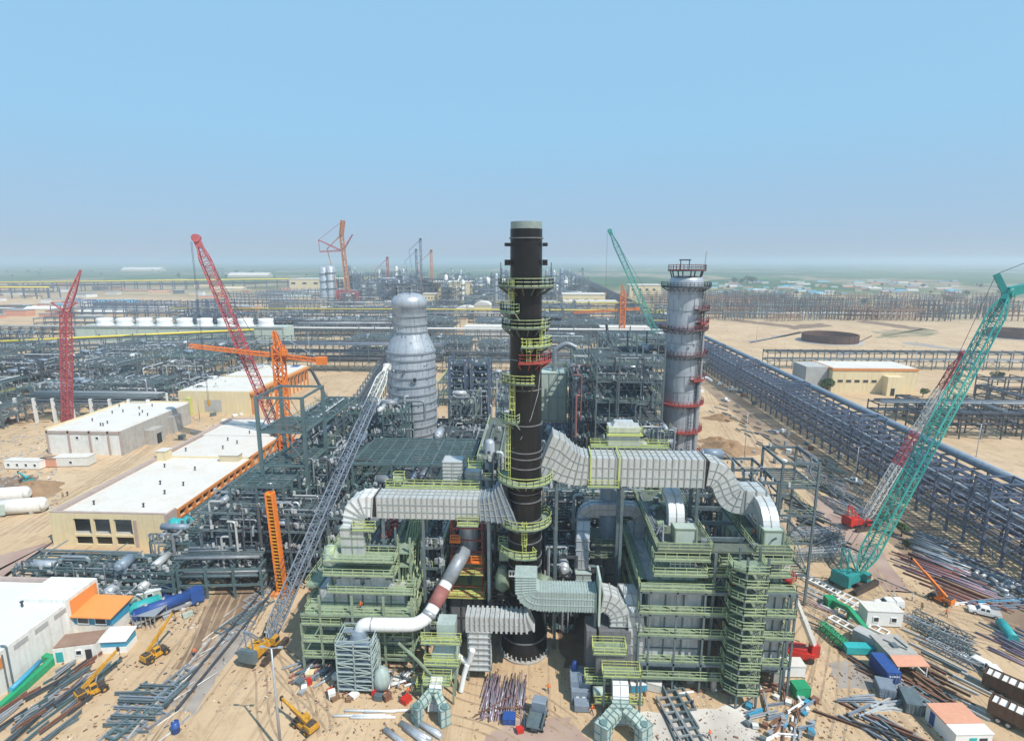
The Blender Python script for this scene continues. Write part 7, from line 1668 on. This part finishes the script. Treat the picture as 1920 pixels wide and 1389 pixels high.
def lorry(label, x, y, rz, load, cabm, L=8.0):
    t = thing('truck',label,'truck',(x,y,0),rz,None,True)
    MB().box(-L/2,L/2,-.5,.5,.7,1.0).build('chassis','steel_dark',t); b = MB(); loft(b,[(L/2-2,.7),(L/2-2,2.7),(L/2-1.8,2.85),(L/2-.5,2.85),(L/2-.05,1.8),(L/2,.7)],2.3,.93); c_ = b.build('cab',cabm,t)
    b = MB(); b.add([(L/2-.12,-.95,1.95),(L/2-.12,.95,1.95),(L/2-.5,.9,2.7),(L/2-.5,-.9,2.7)],[(0,1,2,3)]); b.box(L/2-1.5,L/2-.7,-1.17,-1.13,1.8,2.5); b.box(L/2-1.5,L/2-.7,1.13,1.17,1.8,2.5); b.build('window','glass_dark',c_)
    b = MB(); b.box(-L/2,L/2-2.2,-1.2,1.2,1.05,1.25); b.box(-L/2,L/2-2.2,-1.2,-1.12,1.25,1.9); b.box(-L/2,L/2-2.2,1.12,1.2,1.25,1.9); b.build('load_bed',load,t); wheels(t,(-L/2+1,-L/2+2.2,L/2-1.2),2.3,.5,.35)
    for s in (-1,1): MB().cbox((L/2,s*.8,1.0),.1,.4,.25).build('headlight','lamp_lens',t)
    return t
p = G(1008,1352); lorry('small grey blue site truck parked before the scaffold tube pile',p.x,p.y,1.35,'steel_slate','crane_grey',5.2)
p = G(1380,735); lorry('pale flatbed truck along the far dirt road',p.x,p.y,2.4,'tarp_white','white_paint')
p = G(310,1152); t = thing('tank_trailer','bright blue tank trailer parked by the slate rack','tank trailer',(p.x,p.y,0),.82,None,True)
b = MB(); b.tube((-5,0,2.3),(4.6,0,2.3),1.15,20); b.tube((4.6,0,2.3),(5.1,0,2.3),1.15,20,.6); b.tube((-5,0,2.3),(-5.5,0,2.3),1.15,20,.6); b.build('tank','blue_paint',t)
b = MB(); b.box(4.6,7,-1.2,1.2,.6,3.2); b.build('cab','blue_paint',t); b = MB(); b.box(-5.4,5,-1.1,1.1,.75,1.15); b.box(-5.4,4.6,-1.35,-1.2,.9,1.3); b.build('chassis','galv',t); wheels(t,(-4.6,-3.4,-2.2,5.6),2.4,.5,.35)
for x in (-3,0,3): MB().tube((x,0,3.4),(x,0,3.75),.35,12).build('hatch','galv',t)
p = G(268,1148); t = thing('tank','teal horizontal tank with white end beside the blue tank trailer','tank',(p.x,p.y,0),.8,None,True); b = MB(); b.tube((-3,0,1.5),(3,0,1.5),1.2,18); b.tube((3,0,1.5),(3.4,0,1.5),1.2,18,.6); b.build('shell','teal_paint',t); b = MB(); b.tube((-3,0,1.5),(-3.4,0,1.5),1.2,18,.6); b.build('end_cap','white_paint',t); b = MB(); b.box(-2,-1.4,-1,1,0,.7); b.box(1.4,2,-1,1,0,.7); b.build('saddle','concrete',t)
p = G(244,1155); t = thing('tank','small red horizontal tank beside the teal tank','tank',(p.x,p.y,0),.3,None,True); b = MB(); b.tube((-1.4,0,1),(1.4,0,1),.85,16); b.build('shell','red_paint',t); b = MB(); b.box(-1,-.7,-.7,.7,0,.4); b.box(.7,1,-.7,.7,0,.4); b.build('saddle','steel_dark',t)
p = G(262,1128); cabin(p.x,p.y,.6,8,3.4,2.4,'pale_green','pale shed with a light sheet roof behind the teal tank',2,'roof_blue_white')
p = G(325,1108); container(p.x,p.y,.5,'blue skip below the slate rack corner','blue_paint',4.5,1.3,2.2)
p = G(322,1000); t = thing('roll','teal tarpaulin heap lying on top of the hall side rack','tarpaulin',(-84,119,9.4)); b = MB(); R_ = random.Random(4)
for i in range(6): b.lathe(-84+R_.uniform(-1.6,1.6),119+R_.uniform(-1.2,1.2),[(1.3,9.3),(1.1,9.9),(.5,10.4),(.05,10.6)],9)
b.build('sheet','teal_paint',t)

# --- lamp posts
def lamp(px, py, H, label, arm=True, r=.16, grp=None):
    p = G(px,py); t = thing('lamp_post',label,'lamp post',p,0,grp); b = MB(); b.tube(p,p+V((0,0,H)),r,10,r*.5); b.lathe(p.x,p.y,[(r*2.2,0),(r*2.2,.4),(r,.6)],10); b.build('pole','galv',t)
    b = MB()
    for s in (-1,1): b.bar(p+V((0,0,H)),p+V((s*1.1,0,H+.25)),.1); b.cbox((p.x+s*1.3,p.y,H+.25),.7,.35,.16)
    b.build('lamp_head','galv',t)
lamp(527,1410,17,'tall grey lamp post rising from the bottom edge by the telehandler',True,.24)
for px, py, H, lab in ((1395,862,17,'lamp post on the sand beside the beam strip'),(1418,640,20,'lamp post before the dark tank ring'),(1240+362,905,12,'lamp post between dirt road and roadside rack'),(1826,880,16,'lamp post beside the sandy pit'),(375,790,15,'lamp post at the white building corner'),(372,640+100,15,'lamp post before the cream hall'),(1713,700,16,'lamp post behind the cream control house'),(583,700,60-34,'tall lamp post beyond the sand strip'),(1700,905,14,'lamp post standing against the fat pipe rack')):
    lamp(px,py,H,lab)

# --- people: one skinned body per pose, clothes by height
def person_mesh(pose, trousers, shirt, helmet):
    j = {'hip':(0,0,.95),'chest':(0,.0,1.38),'neck':(0,.01,1.52),'head':(0,.04,1.66),'crown':(0,.04,1.76)}
    st = .22 if pose == 'walk' else .03; ar = .25 if pose == 'walk' else .05
    for s, n_ in ((-1,'l'),(1,'r')):
        j['hp'+n_] = (s*.10,0,.90); j['kn'+n_] = (s*.11,s*st*.9+.03,.50); j['an'+n_] = (s*.12,s*st*1.5-.04,.09); j['to'+n_] = (s*.13,s*st*1.5+.13,.04)
        j['sh'+n_] = (s*.20,0,1.42); j['el'+n_] = (s*.27,-s*ar,1.14); j['wr'+n_] = (s*.27,-s*ar*1.4+.08,.90); j['hd'+n_] = (s*.27,-s*ar*1.4+.12,.81)
    names = list(j); E_ = [('hip','chest'),('chest','neck'),('neck','head'),('head','crown')]
    for n_ in 'lr': E_ += [('hip','hp'+n_),('hp'+n_,'kn'+n_),('kn'+n_,'an'+n_),('an'+n_,'to'+n_),('chest','sh'+n_),('sh'+n_,'el'+n_),('el'+n_,'wr'+n_),('wr'+n_,'hd'+n_)]
    rr_ = {'hip':.15,'chest':.165,'neck':.065,'head':.105,'crown':.085}; sub = {'hp':.105,'kn':.075,'an':.05,'to':.045,'sh':.075,'el':.055,'wr':.042,'hd':.045}
    me = bpy.data.meshes.new('person'); me.from_pydata([j[n_] for n_ in names],[(names.index(a),names.index(b_)) for a,b_ in E_],[])
    ob = bpy.data.objects.new('person',me); COL.objects.link(ob); sk = ob.modifiers.new('skin','SKIN')
    for i, n_ in enumerate(names):
        q = rr_.get(n_) or sub[n_[:2]]; me.skin_vertices[0].data[i].radius = (q,q*.8 if n_ in ('hip','chest') else q); me.skin_vertices[0].data[i].use_root = n_ == 'hip'
    ob.modifiers.new('sub','SUBSURF').levels = 1; ob.modifiers['sub'].render_levels = 1
    bpy.context.view_layer.update(); dg = bpy.context.evaluated_depsgraph_get(); out = bpy.data.meshes.new_from_object(ob.evaluated_get(dg)); bpy.data.objects.remove(ob)
    for m_ in (trousers, shirt, 'skin', helmet): out.materials.append(M[m_])
    for f in out.polygons:
        c = f.center; f.use_smooth = True
        f.material_index = 3 if c.z > 1.68 else 2 if (c.z > 1.50 or (abs(c.x) > .2 and c.z < 1.05 and c.z > .7)) else 1 if c.z > .93 else 0
    return out
PM = [person_mesh('stand','navy_cloth','navy_cloth','white_paint'),person_mesh('walk','navy_cloth','orange_cloth','yellow'),person_mesh('stand','tan_cloth','white_cloth','white_paint'),person_mesh('walk','dark_cloth','tan_cloth','yellow')]
def person(px, py, k, rz, label, z=0.0):
    p = G(px,py,z) if not isinstance(px,V) else px; o = bpy.data.objects.new('person',PM[k]); COL.objects.link(o); o.location = p; o.rotation_euler = (0,0,rz); tag(o,label,'person','site workers')
for a in ((1028,1297,1,.6,'worker in orange walking on the sand right before the black stack shadow'),(1558,1128,0,2,'worker in dark clothes, one of a pair by the green conveyor head'),(1566,1130,0,1,'second dark clothed worker of the pair by the green conveyor'),
          (1710,1126,2,1,'worker in pale shirt beside the long dark rails by the white pickup'),(1728,1143,3,2.4,'worker in tan walking across open sand between pickups'),(1774,1155,1,.4,'worker in orange standing below the orange truck crane'),
          (1675,1155,0,0,'worker in dark clothes behind the white cabin roof'),(1624,1153,0,1,'worker in dark clothes at the white cabin corner'),(1634,1152,3,2,'worker in tan beside the white cabin corner'),(1676,1124,2,1,'worker in pale shirt behind the canopied pickup'),
          (1749,1172,0,1,'worker in dark clothes by the long pale beams'),(1330,1385,1,1,'worker in orange on the white slab'),(1297,1327,0,.5,'worker in navy among crates on the white slab edge'),(1557,982,2,1,'worker in pale shirt on sand before the red crane'),
          (1016,1320,1,2,'worker in orange helmet by the small site truck'),(1110,1338,1,1,'worker in orange near the forked pale green duct'),(765,1305,1,1,'worker in orange among the litter by the burner unit'),(756,1312,0,.3,'worker in navy crouched near the burner unit litter'),
          (700,1300,2,1,'worker in pale shirt among white crates'),(552,688,0,1,'worker in navy on the sand strip by the orange tower crane'),(590,690,2,1,'worker in pale shirt on the sand strip'),(127,930,0,1,'worker in navy standing outside the pale hall'),
          (118,932,3,.4,'worker in tan standing outside the pale hall'),(365,1230,1,1,'worker in orange crossing the sand lane'),(1460,868,0,1,'worker in navy by the beam strip'),(1585,1165,3,1,'worker in tan under the green conveyor arm')):
    person(*a)
for x, y, z, lab in ((30.6,84,20.6,'worker in orange on the bridge deck of the twin heater'),(31.8,83.6,17.6,'worker in orange on the lower bridge of twin heater'),(-30,85.2,11.0,'worker in orange on a platform of the first heater'),(-26,84.4,11.05,'second worker in orange on first heater platform'),(37,83.2,18.6,'worker in orange on the twin heater upper walkway'),(36.2,88,24.6,'worker in orange on top deck beside the outlet bend')):
    person(V((x,y,z)),0,1,x,lab)

# --- litter that nobody could count: stones, offcuts, paper, splashes of wood
RL = random.Random(123)
def litter(name, m_, n, boxes, smin, smax):
    b = MB()
    for i in range(n):
        px0, py0, px1, py1 = RL.choice(boxes); p = G(RL.uniform(px0,px1), RL.uniform(py0,py1)); s_ = RL.uniform(smin,smax)
        b.cbox((p.x,p.y,s_*.2), s_*RL.uniform(.5,2.2), s_*RL.uniform(.3,.9), s_*RL.uniform(.25,.7), RL.uniform(0,3.1), RL.uniform(.4,.9))
    kind(b.build(name, m_), 'stuff')
NEAR = ((0,1240,360,1389),(330,1090,520,1340),(540,1250,800,1389),(1180,1280,1540,1389),(1490,1080,1720,1330),(1540,1260,1800,1389),(1700,1000,1910,1140),(1480,880,1660,1060),(1340,740,1500,880),(230,1110,380,1180),(620,1240,790,1310))
litter('rubble','grey_rock',1300,NEAR,.08,.28); litter('rubble','soil',1500,NEAR+((860,1250,1100,1389),(1500,1100,1900,1389)),.08,.28)
litter('litter','tarp_white',220,NEAR,.1,.32); litter('litter','steel_dark',350,NEAR,.1,.38); litter('litter','wood',700,NEAR,.1,.42); litter('litter','pipe_rust',400,NEAR,.1,.4)
FARB = ((0,700,330,830),(280,690,700,860),(700,800,860,860),(1330,600,1900,680),(0,820,110,960))
litter('rubble','grey_rock',700,FARB,.2,.8); litter('litter','wood',400,FARB,.2,.8); litter('litter','galv',500,FARB,.2,.9)
# ================================================================ FAR PLANT, TOWN, TREES
RF = random.Random(9)
def tree_mesh(seed, h, rad_, leaf=.45, n=520, spread=1.0):
    R = random.Random(seed); b = MB(); cl = [(R.uniform(-.55,.55)*rad_,R.uniform(-.55,.55)*rad_,h*(.55+.45*R.random()),rad_*R.uniform(.35,.6)) for _ in range(7)]
    for i in range(n):
        cx, cy, cz, r = R.choice(cl); u, v = R.uniform(0,2*PI), math.acos(R.uniform(-1,1)); q = r*R.uniform(.5,1.05)**.5
        c = V((cx+q*math.sin(v)*math.cos(u),cy+q*math.sin(v)*math.sin(u),max(h*.25,cz+q*.8*math.cos(v)))); a = V((R.uniform(-1,1),R.uniform(-1,1),R.uniform(-.6,.6))).normalized()*leaf*R.uniform(.6,1.4); d = a.orthogonal().normalized()*leaf*R.uniform(.5,1.1)
        b.add([c-a,c+d*.6,c+a,c-d*.6],[(0,1,2,3)])
    o = b.build('crown','leaf'); me = o.data; bpy.data.objects.remove(o)
    t = MB(); t.tube((0,0,0),(0,0,h*.6),rad_*.09,8,rad_*.05)
    for k in range(5): a = k*1.3; t.tube((0,0,h*.35),(rad_*.5*math.cos(a),rad_*.5*math.sin(a),h*.7),rad_*.05,6,rad_*.02)
    o = t.build('trunk','bark'); tm = o.data; bpy.data.objects.remove(o); return me, tm
TR = [tree_mesh(i,5+i%3,3.0+.4*(i%3),.5) for i in range(4)]
def tree(x, y, sc, label, group=None, k=None, root=None):
    t = root or thing('tree',label,'tree',(x,y,0),0,group,True); t.location = (x,y,0); t.rotation_euler = (0,0,RF.uniform(0,6)); cm, tm = TR[RF.randrange(4) if k is None else k]
    for nm, me in (('crown',cm),('trunk',tm)): o = bpy.data.objects.new(nm,me); COL.objects.link(o); o.parent = t
    t.scale = (sc,)*3; return t
tree(153,296,1.5,'',None,0,bpy.data.objects['tree'])
for px, py, sc, lab in ((1655,985,.55,'low green bush beside the red crane body'),(1690,1005,.6,'green bush under the teal crane boom'),(1790,720,1.1,'round green bush beyond the racks, behind the red boom tip'),(1640+90,745,.8,'green bush beside the dark racks'),(1505,905,.45,'scrubby bush in the beam strip'),(1870,722,1.1,'green bush behind the teal boom'),(1700,1030,.4,'small scrub by the grey pipes')):
    p = G(px,py); tree(p.x,p.y,sc,lab)
for i in range(26):
    px, py = RF.uniform(1330,1900), RF.uniform(535,575); p = G(px,py); tree(p.x,p.y,RF.uniform(1.0,1.9),'dusty tree among the far town and frame yards','trees around the far town')
for px in (1376,1390,1402,1410,1412):
    p = G(px,533); tree(p.x,p.y,RF.uniform(2.4,3.8),'tall dark tree in the clump behind the red ringed column','tree clump by the column')
for i in range(30):
    px, py = RF.uniform(0,900), RF.uniform(508,524); p = G(px,py); tree(p.x,p.y,RF.uniform(1.5,2.8),'far tree in the hazy fields','trees in the hazy fields')
p = thing('scrub_bushes','',''); bpy.data.objects.remove(p)
# town houses with teal and grey roofs
for i in range(90):
    px = RF.uniform(1330,1800); py = RF.uniform(528,556); p = G(px,py); rz = RF.uniform(-.3,.3); L, W, H = RF.uniform(12,40), RF.uniform(9,13), RF.uniform(2.6,4.4)
    rm, col_ = RF.choice((('sky_roof','blue'),('sky_roof','blue'),('duct_aqua','pale green'),('interior_grey','grey'),('roof_white','white'),('brown_roof','brown')))
    t = thing('house','far town house with a %s gable roof'%col_,'house',(p.x,p.y,0),rz,'town houses with %s roofs'%col_,True)
    MB().box(-L/2,L/2,-W/2,W/2,0,H).build('wall',RF.choice(('white_wall','cream_dull','salmon')),t)
    MB().add([(-L/2-.5,-W/2-.6,H),(L/2+.5,-W/2-.6,H),(L/2+.5,W/2+.6,H),(-L/2-.5,W/2+.6,H),(-L/2-.5,0,H+W*.15),(L/2+.5,0,H+W*.15)],[(0,3,2,1),(0,1,5,4),(2,3,4,5),(1,2,5),(3,0,4)]).build('roof',rm,t)
# yards of bare brown steel bents
n = 0
for row in range(8):
    for i in range(13):
        px = 1335+i*46+RF.uniform(-10,10); py = 600-row*5.4+RF.uniform(-2,2); p = G(px,py); H = RF.uniform(10,16); Lb = RF.uniform(24,42)
        t = thing('steel_bents','row of bare brown steel bents in the far frame yard','steel structure',(p.x,p.y,0),RF.uniform(-.1,.1),'steel bents in the frame yard',True)
        b = MB()
        for k in range(int(Lb/7)+1):
            for y in (-4,4): b.bar((-Lb/2+7*k,y,0),(-Lb/2+7*k,y,H+RF.uniform(-2,2)),.7)
            for z in (H*.45,H*.8): b.bar((-Lb/2+7*k,-4,z),(-Lb/2+7*k,4,z),.6)
        m_ = RF.choice(('timber_brown','steel_slate','steel_dark','brown_roof')); b.build('columns',m_,t)
        if RF.random() < .6:
            b = MB()
            for z in (H*.45,H*.8): b.bar((-Lb/2,-4,z),(Lb/2,-4,z),.6); b.bar((-Lb/2,4,z),(Lb/2,4,z),.6)
            b.build('beams',m_,t)
# refinery skyline far behind
def far_tower(px, Yb, H, r, m_, label, grp=None):
    p = A(px,600,Yb); x = p.x; t = thing('process_column',label,'column',(x,Yb,0),0,grp); b = MB().lathe(x,Yb,[(r*1.15,0),(r,H*.12),(r,H*.92),(r*.7,H*.97),(.2,H)],14); b.build('shell',m_,t)
    b = MB()
    for k in range(2,5): b.ring(x,Yb,r,r+1.6,H*k/5,H*k/5+.5,14)
    b.build('platform','steel_slate',t); b = MB(); b.bar((x+r+.8,Yb-r,0),(x+r+.8,Yb-r,H*.9),.7); b.build('ladder','steel_slate',t); return t
far_tower(613,905,60,7.5,'silver','far silver column, one of two standing beside the tall orange crane'); far_tower(625,905,62,8,'silver','far silver column touching the tall orange crane mast')
for i in range(84):
    px = RF.uniform(640,1080); Y = RF.uniform(860,1500); far_tower(px,Y,RF.uniform(22,58),RF.uniform(1.6,4.2),RF.choice(('silver','pipe_grey','vessel_blue','white_wall','steel_slate')),'slim process column in the far hazy refinery','far process columns')
for i in range(84):
    px = RF.uniform(598,1085); Y = RF.uniform(860,1400); p = A(px,560,Y); W, D, H = RF.uniform(16,42), RF.uniform(14,26), RF.uniform(14,44)
    t = thing('process_structure','dark framed process structure in the far hazy refinery','steel structure',(p.x,Y,0),0,'far process structures'); b = MB(); k = max(2,int(W/7)); m_ = RF.choice(('steel_slate','steel_dark','steel_blue','steel_slate'))
    for a in range(k+1):
        for y in (Y,Y+D): b.bar((p.x+W*a/k,y,0),(p.x+W*a/k,y,H),.9)
    z = 6
    while z < H:
        for y in (Y,Y+D): b.bar((p.x,y,z),(p.x+W,y,z),.8)
        b.box(p.x+.5,p.x+W*RF.uniform(.4,1),Y+.5,Y+D-.5,z-.2,z+.2); z += 6.5
    b.bar((p.x,Y,0),(p.x+W/k,Y,H*.5),.6); b.bar((p.x+W,Y,H*.4),(p.x+W-W/k,Y,H),.6); b.build('frame',m_,t)
    b = MB()
    for q in range(7):
        zz_ = RF.uniform(3,H); b.tube((p.x,Y+RF.uniform(1,D),zz_),(p.x+W*RF.uniform(.5,1.1),Y+RF.uniform(1,D),zz_),RF.uniform(.5,1.5),8)
    b.build('pipework',RF.choice(('pipe_grey','pipe_light','pipe_dark')),t)
for i in range(20):
    px = RF.uniform(700,1080); Y = RF.uniform(1150,1900); p = A(px,540,Y); r = RF.uniform(9,20); t = thing('storage_tank','white storage tank behind the far refinery','tank',(p.x,Y,0),0,'far storage tanks'); b = MB().lathe(p.x,Y,[(r,0),(r,r*.9),(r*.6,r*1.15),(.1,r*1.25)],20); b.build('shell',RF.choice(('tower_white','white_wall','pipe_grey')),t); MB().bar((p.x-r,Y-r*.8,0),(p.x,Y-r*1.02,r*.9),.8).build('stair','galv',t)
for px, Yb, W, D, H, lab in ((826,930,62,40,34,'tall cream block in the far works with a lower cream wing'),(808,900,22,24,16,'small cream shed in front of the tall cream block'),(1070,800,60,30,22,'cream hall near the dark skyline rack'),(1072,770,72,24,14,'long cream annex in front of the hall by the dark skyline rack'),(560,1300,120,60,26,'far cream sheds beside the orange crane'),(1195,1100,60,40,22,'far pale block beside the skyline rack')):
    p = A(px-15,560,Yb); t = thing('works_building',lab,'building',(p.x,Yb,0)); MB().box(p.x,p.x+W,Yb,Yb+D,0,H).build('wall','cream',t); MB().box(p.x-.8,p.x+W+.8,Yb-.8,Yb+D+.8,H,H+1.2).build('roof','roof_white',t)
    for k in range(4): window(t,p.x+4+k*W/4.5,p.x+4+k*W/4.5+W/12,Yb-.1,H*.55,H*.72,'cream_dull')
for px, Yb, W, lab in ((905,640,19,'cream barrel roofed shed beyond the yellow pipe'),(868,655,26,'cream barrel roofed shed with lower rounded roof')):
    p = A(px-16,590,Yb+20); x, y = p.x, Yb+20; t = thing('barrel_shed',lab,'shed',(x,y,0)); H = 17 if W < 20 else 9; b = MB(); b.box(x,x+W,y,y+24,0,H); b.build('wall','cream',t)
    vs = []; 
    for yy_ in (y-.3,y+24.3):
        for k in range(11): a = PI*k/10; vs.append((x+W/2-(W/2+.3)*math.cos(a),yy_,H+W*.24*math.sin(a)))
    MB().add(vs,[(k,k+1,12+k,11+k) for k in range(10)]+[tuple(range(11))[::-1],tuple(range(11,22))]).build('roof','roof_white',t); MB().box(x+W*.3,x+W*.7,y-.12,y-.02,0,H*.45).build('door','interior_grey',t)
# far cranes
def far_crane(pts, w, m_, label):
    p = V(pts[0]); t = thing('far_crane',label,'crane',(p.x,p.y,0)); b = MB()
    for a, c in zip(pts, pts[1:]): b.lattice(a,c,w,w,12,w*.22,w*.13)
    b.build('boom',m_,t); b = MB(); q = V(pts[1]); b.bar(q,q+V((-26,4,-22)),w*.25); b.bar(q+V((-26,4,-22)),(p.x-14,p.y,4),w*.2); b.build('stay',m_,t)
    b = MB(); b.cbox((p.x,p.y,4),18,9,6); b.cbox((p.x-14,p.y,5),9,10,8); b.build('carrier',m_,t); return t
a_, b2_ = A(655,570,900), A(640,440,900); t = far_crane([(a_.x,900,2),b2_,A(643,414,900)],5,'far_orange','tall orange crane standing over the far refinery')
b = MB(); b.lattice(A(640,470,900),A(600,472,900),2.4,1.2,8,.6,.35); b.lattice(A(640,470,900),A(597,450,900),2.0,1,8,.6,.35); b.bar(A(597,450,900),A(600,472,900),.9); b.bar(A(642,415,900),A(597,450,900),.5); b.lattice(A(643,470,900),A(661,440,900),2,1,6,.6,.35); b.build('jib','crane_red',t)
p = A(655,575,895); t = thing('crane_stand','dark red crane counterweight frame at the foot of the tall orange crane','crane base',(p.x,p.y,0)); b = MB(); b.lattice((p.x-12,890,0),(p.x-12,890,22),9,9,4,1.2,.7); b.lattice((p.x+12,890,0),(p.x+12,890,20),9,9,4,1.2,.7); b.bar((p.x-14,890,20),(p.x+14,890,20),3); b.build('frame','crane_red',t)
for px, top, foot, Y, m_, lab in ((788,450,540,1200,'steel_slate','far dark crane boom above the refinery'),(780,470,545,1210,'crane_grey','far grey crane boom leaning on the dark boom'),(808,472,548,1000,'far_orange','far slim orange crane boom beside the cream block'),(726,485,545,1100,'crane_pink','far pinkish crane boom in the refinery'),(1092,505,560,1300,'crane_grey','far grey crane beside the skyline rack')):
    a_, c_ = A(px+3,foot,Y), A(px,top,Y); far_crane([(a_.x,Y,1),c_,c_+V((1,0,3))],3.4,m_,lab)
# low sheds and blue roofs on the hazy left flats
for i, (px, py, L, m_, lab) in enumerate(((220,572,60,'sky_roof','long bright blue roof on the hazy flats'),(158,570,34,'blue_paint','dark blue roof on the hazy flats'),(120,577,26,'sky_roof','pale blue roof near the red lattice mast head'),(300,552,40,'salmon','brick red shed on the hazy flats'),(262,550,60,'brown_roof','brown shed row on the hazy flats'),(530,568,36,'galv','silver round roofed tank shed before the far works'),(560,560,50,'pale_green','pale green shed before the far works'),(90,585,50,'white_wall','white shed at the crowded process area'),(200,592,60,'tarp_white','white sheeted shed behind the cooling towers'),(430,545,70,'cream_dull','tan shed behind the tall red boom'),(350,590,44,'roof_white','white roofed shed by the yellow pipe corner'),(470,520,160,'roof_white','long pale shed at the hazy field edge'),(270,508,240,'roof_white','long pale strip shed in the hazy fields'))):
    p = G(px,py); t = thing('shed',lab,'shed',(p.x,p.y,0),.1,None,True); W = L*.35; H = 5 if L < 100 else 9
    MB().box(-L/2,L/2,-W/2,W/2,0,H).build('wall','cream_dull',t); MB().add([(-L/2-.6,-W/2-.6,H),(L/2+.6,-W/2-.6,H),(L/2+.6,W/2+.6,H),(-L/2-.6,W/2+.6,H),(-L/2-.6,0,H+W*.18),(L/2+.6,0,H+W*.18)],[(0,3,2,1),(0,1,5,4),(2,3,4,5),(1,2,5),(3,0,4)]).build('roof',m_,t)
for i in range(70):
    px = RF.uniform(-20,590); py = RF.uniform(535,600); p = G(px,py); L = RF.uniform(14,40); W = L*RF.uniform(.3,.6); H = RF.uniform(3,8); rm = RF.choice(('roof_white','interior_grey','pipe_grey','galv','brown_roof','steel_slate','pipe_light'))
    t = thing('shed','small low shed on the hazy flats left of the far works','shed',(p.x,p.y,0),RF.uniform(-.3,.3),'sheds on the hazy flats',True); MB().box(-L/2,L/2,-W/2,W/2,0,H).build('wall',RF.choice(('steel_slate','cream_dull','white_wall','salmon')),t); MB().box(-L/2-.5,L/2+.5,-W/2-.5,W/2+.5,H,H+.6).build('roof',rm,t)
for i in range(50):
    px = RF.uniform(520,1100); py = RF.uniform(570,612); p = G(px,py); L = RF.uniform(8,26); W = L*RF.uniform(.3,.6); H = RF.uniform(3,9); rm = RF.choice(('roof_white','interior_grey','pipe_grey','galv','brown_roof','steel_slate','pipe_light'))
    t = thing('shed','small equipment shed between the far works and the yellow pipe rack','shed',(p.x,p.y,0),RF.uniform(-.1,.1),'sheds before the far works',True); MB().box(-L/2,L/2,-W/2,W/2,0,H).build('wall',RF.choice(('steel_slate','cream_dull','pipe_grey')),t); MB().box(-L/2-.4,L/2+.4,-W/2-.4,W/2+.4,H,H+.5).build('roof',rm,t)
# dirt heaps near the red ringed column
for px, py, s, lab in ((1365,845,1.5,'brown dug earth heap on the sand near the red ringed column'),(1345,830,1.0,'smaller brown earth heap beside the dug heap'),(1350,785,.9,'low earth heap by the column foot'),(850,812,1.0,'earth heap beside the cooler towers'),(60,920,1.3,'earth bank in the sand pit')):
    p = G(px,py); R_ = random.Random(px); b = MB(); n_ = 26; m2 = 8; vs = []
    for j in range(m2+1):
        for i in range(n_): a = 2*PI*i/n_; r = 5*s*(j/m2)*(1+.18*math.sin(3*a+px)+.1*math.sin(7*a)); z = 2.0*s*(1-(j/m2)**1.4)*(1+.35*math.sin(2*a+j))+R_.uniform(-.15,.15)*(j<m2)-.02; vs.append((p.x+r*math.cos(a)*1.5,p.y+r*math.sin(a),z if j < m2 else -.05))
    b.add(vs,[(j*n_+i,(j+1)*n_+i,(j+1)*n_+(i+1)%n_,j*n_+(i+1)%n_) for j in range(m2) for i in range(n_)],True); tag(b.build('earth_heap','soil',None,p),lab,'earth heap')
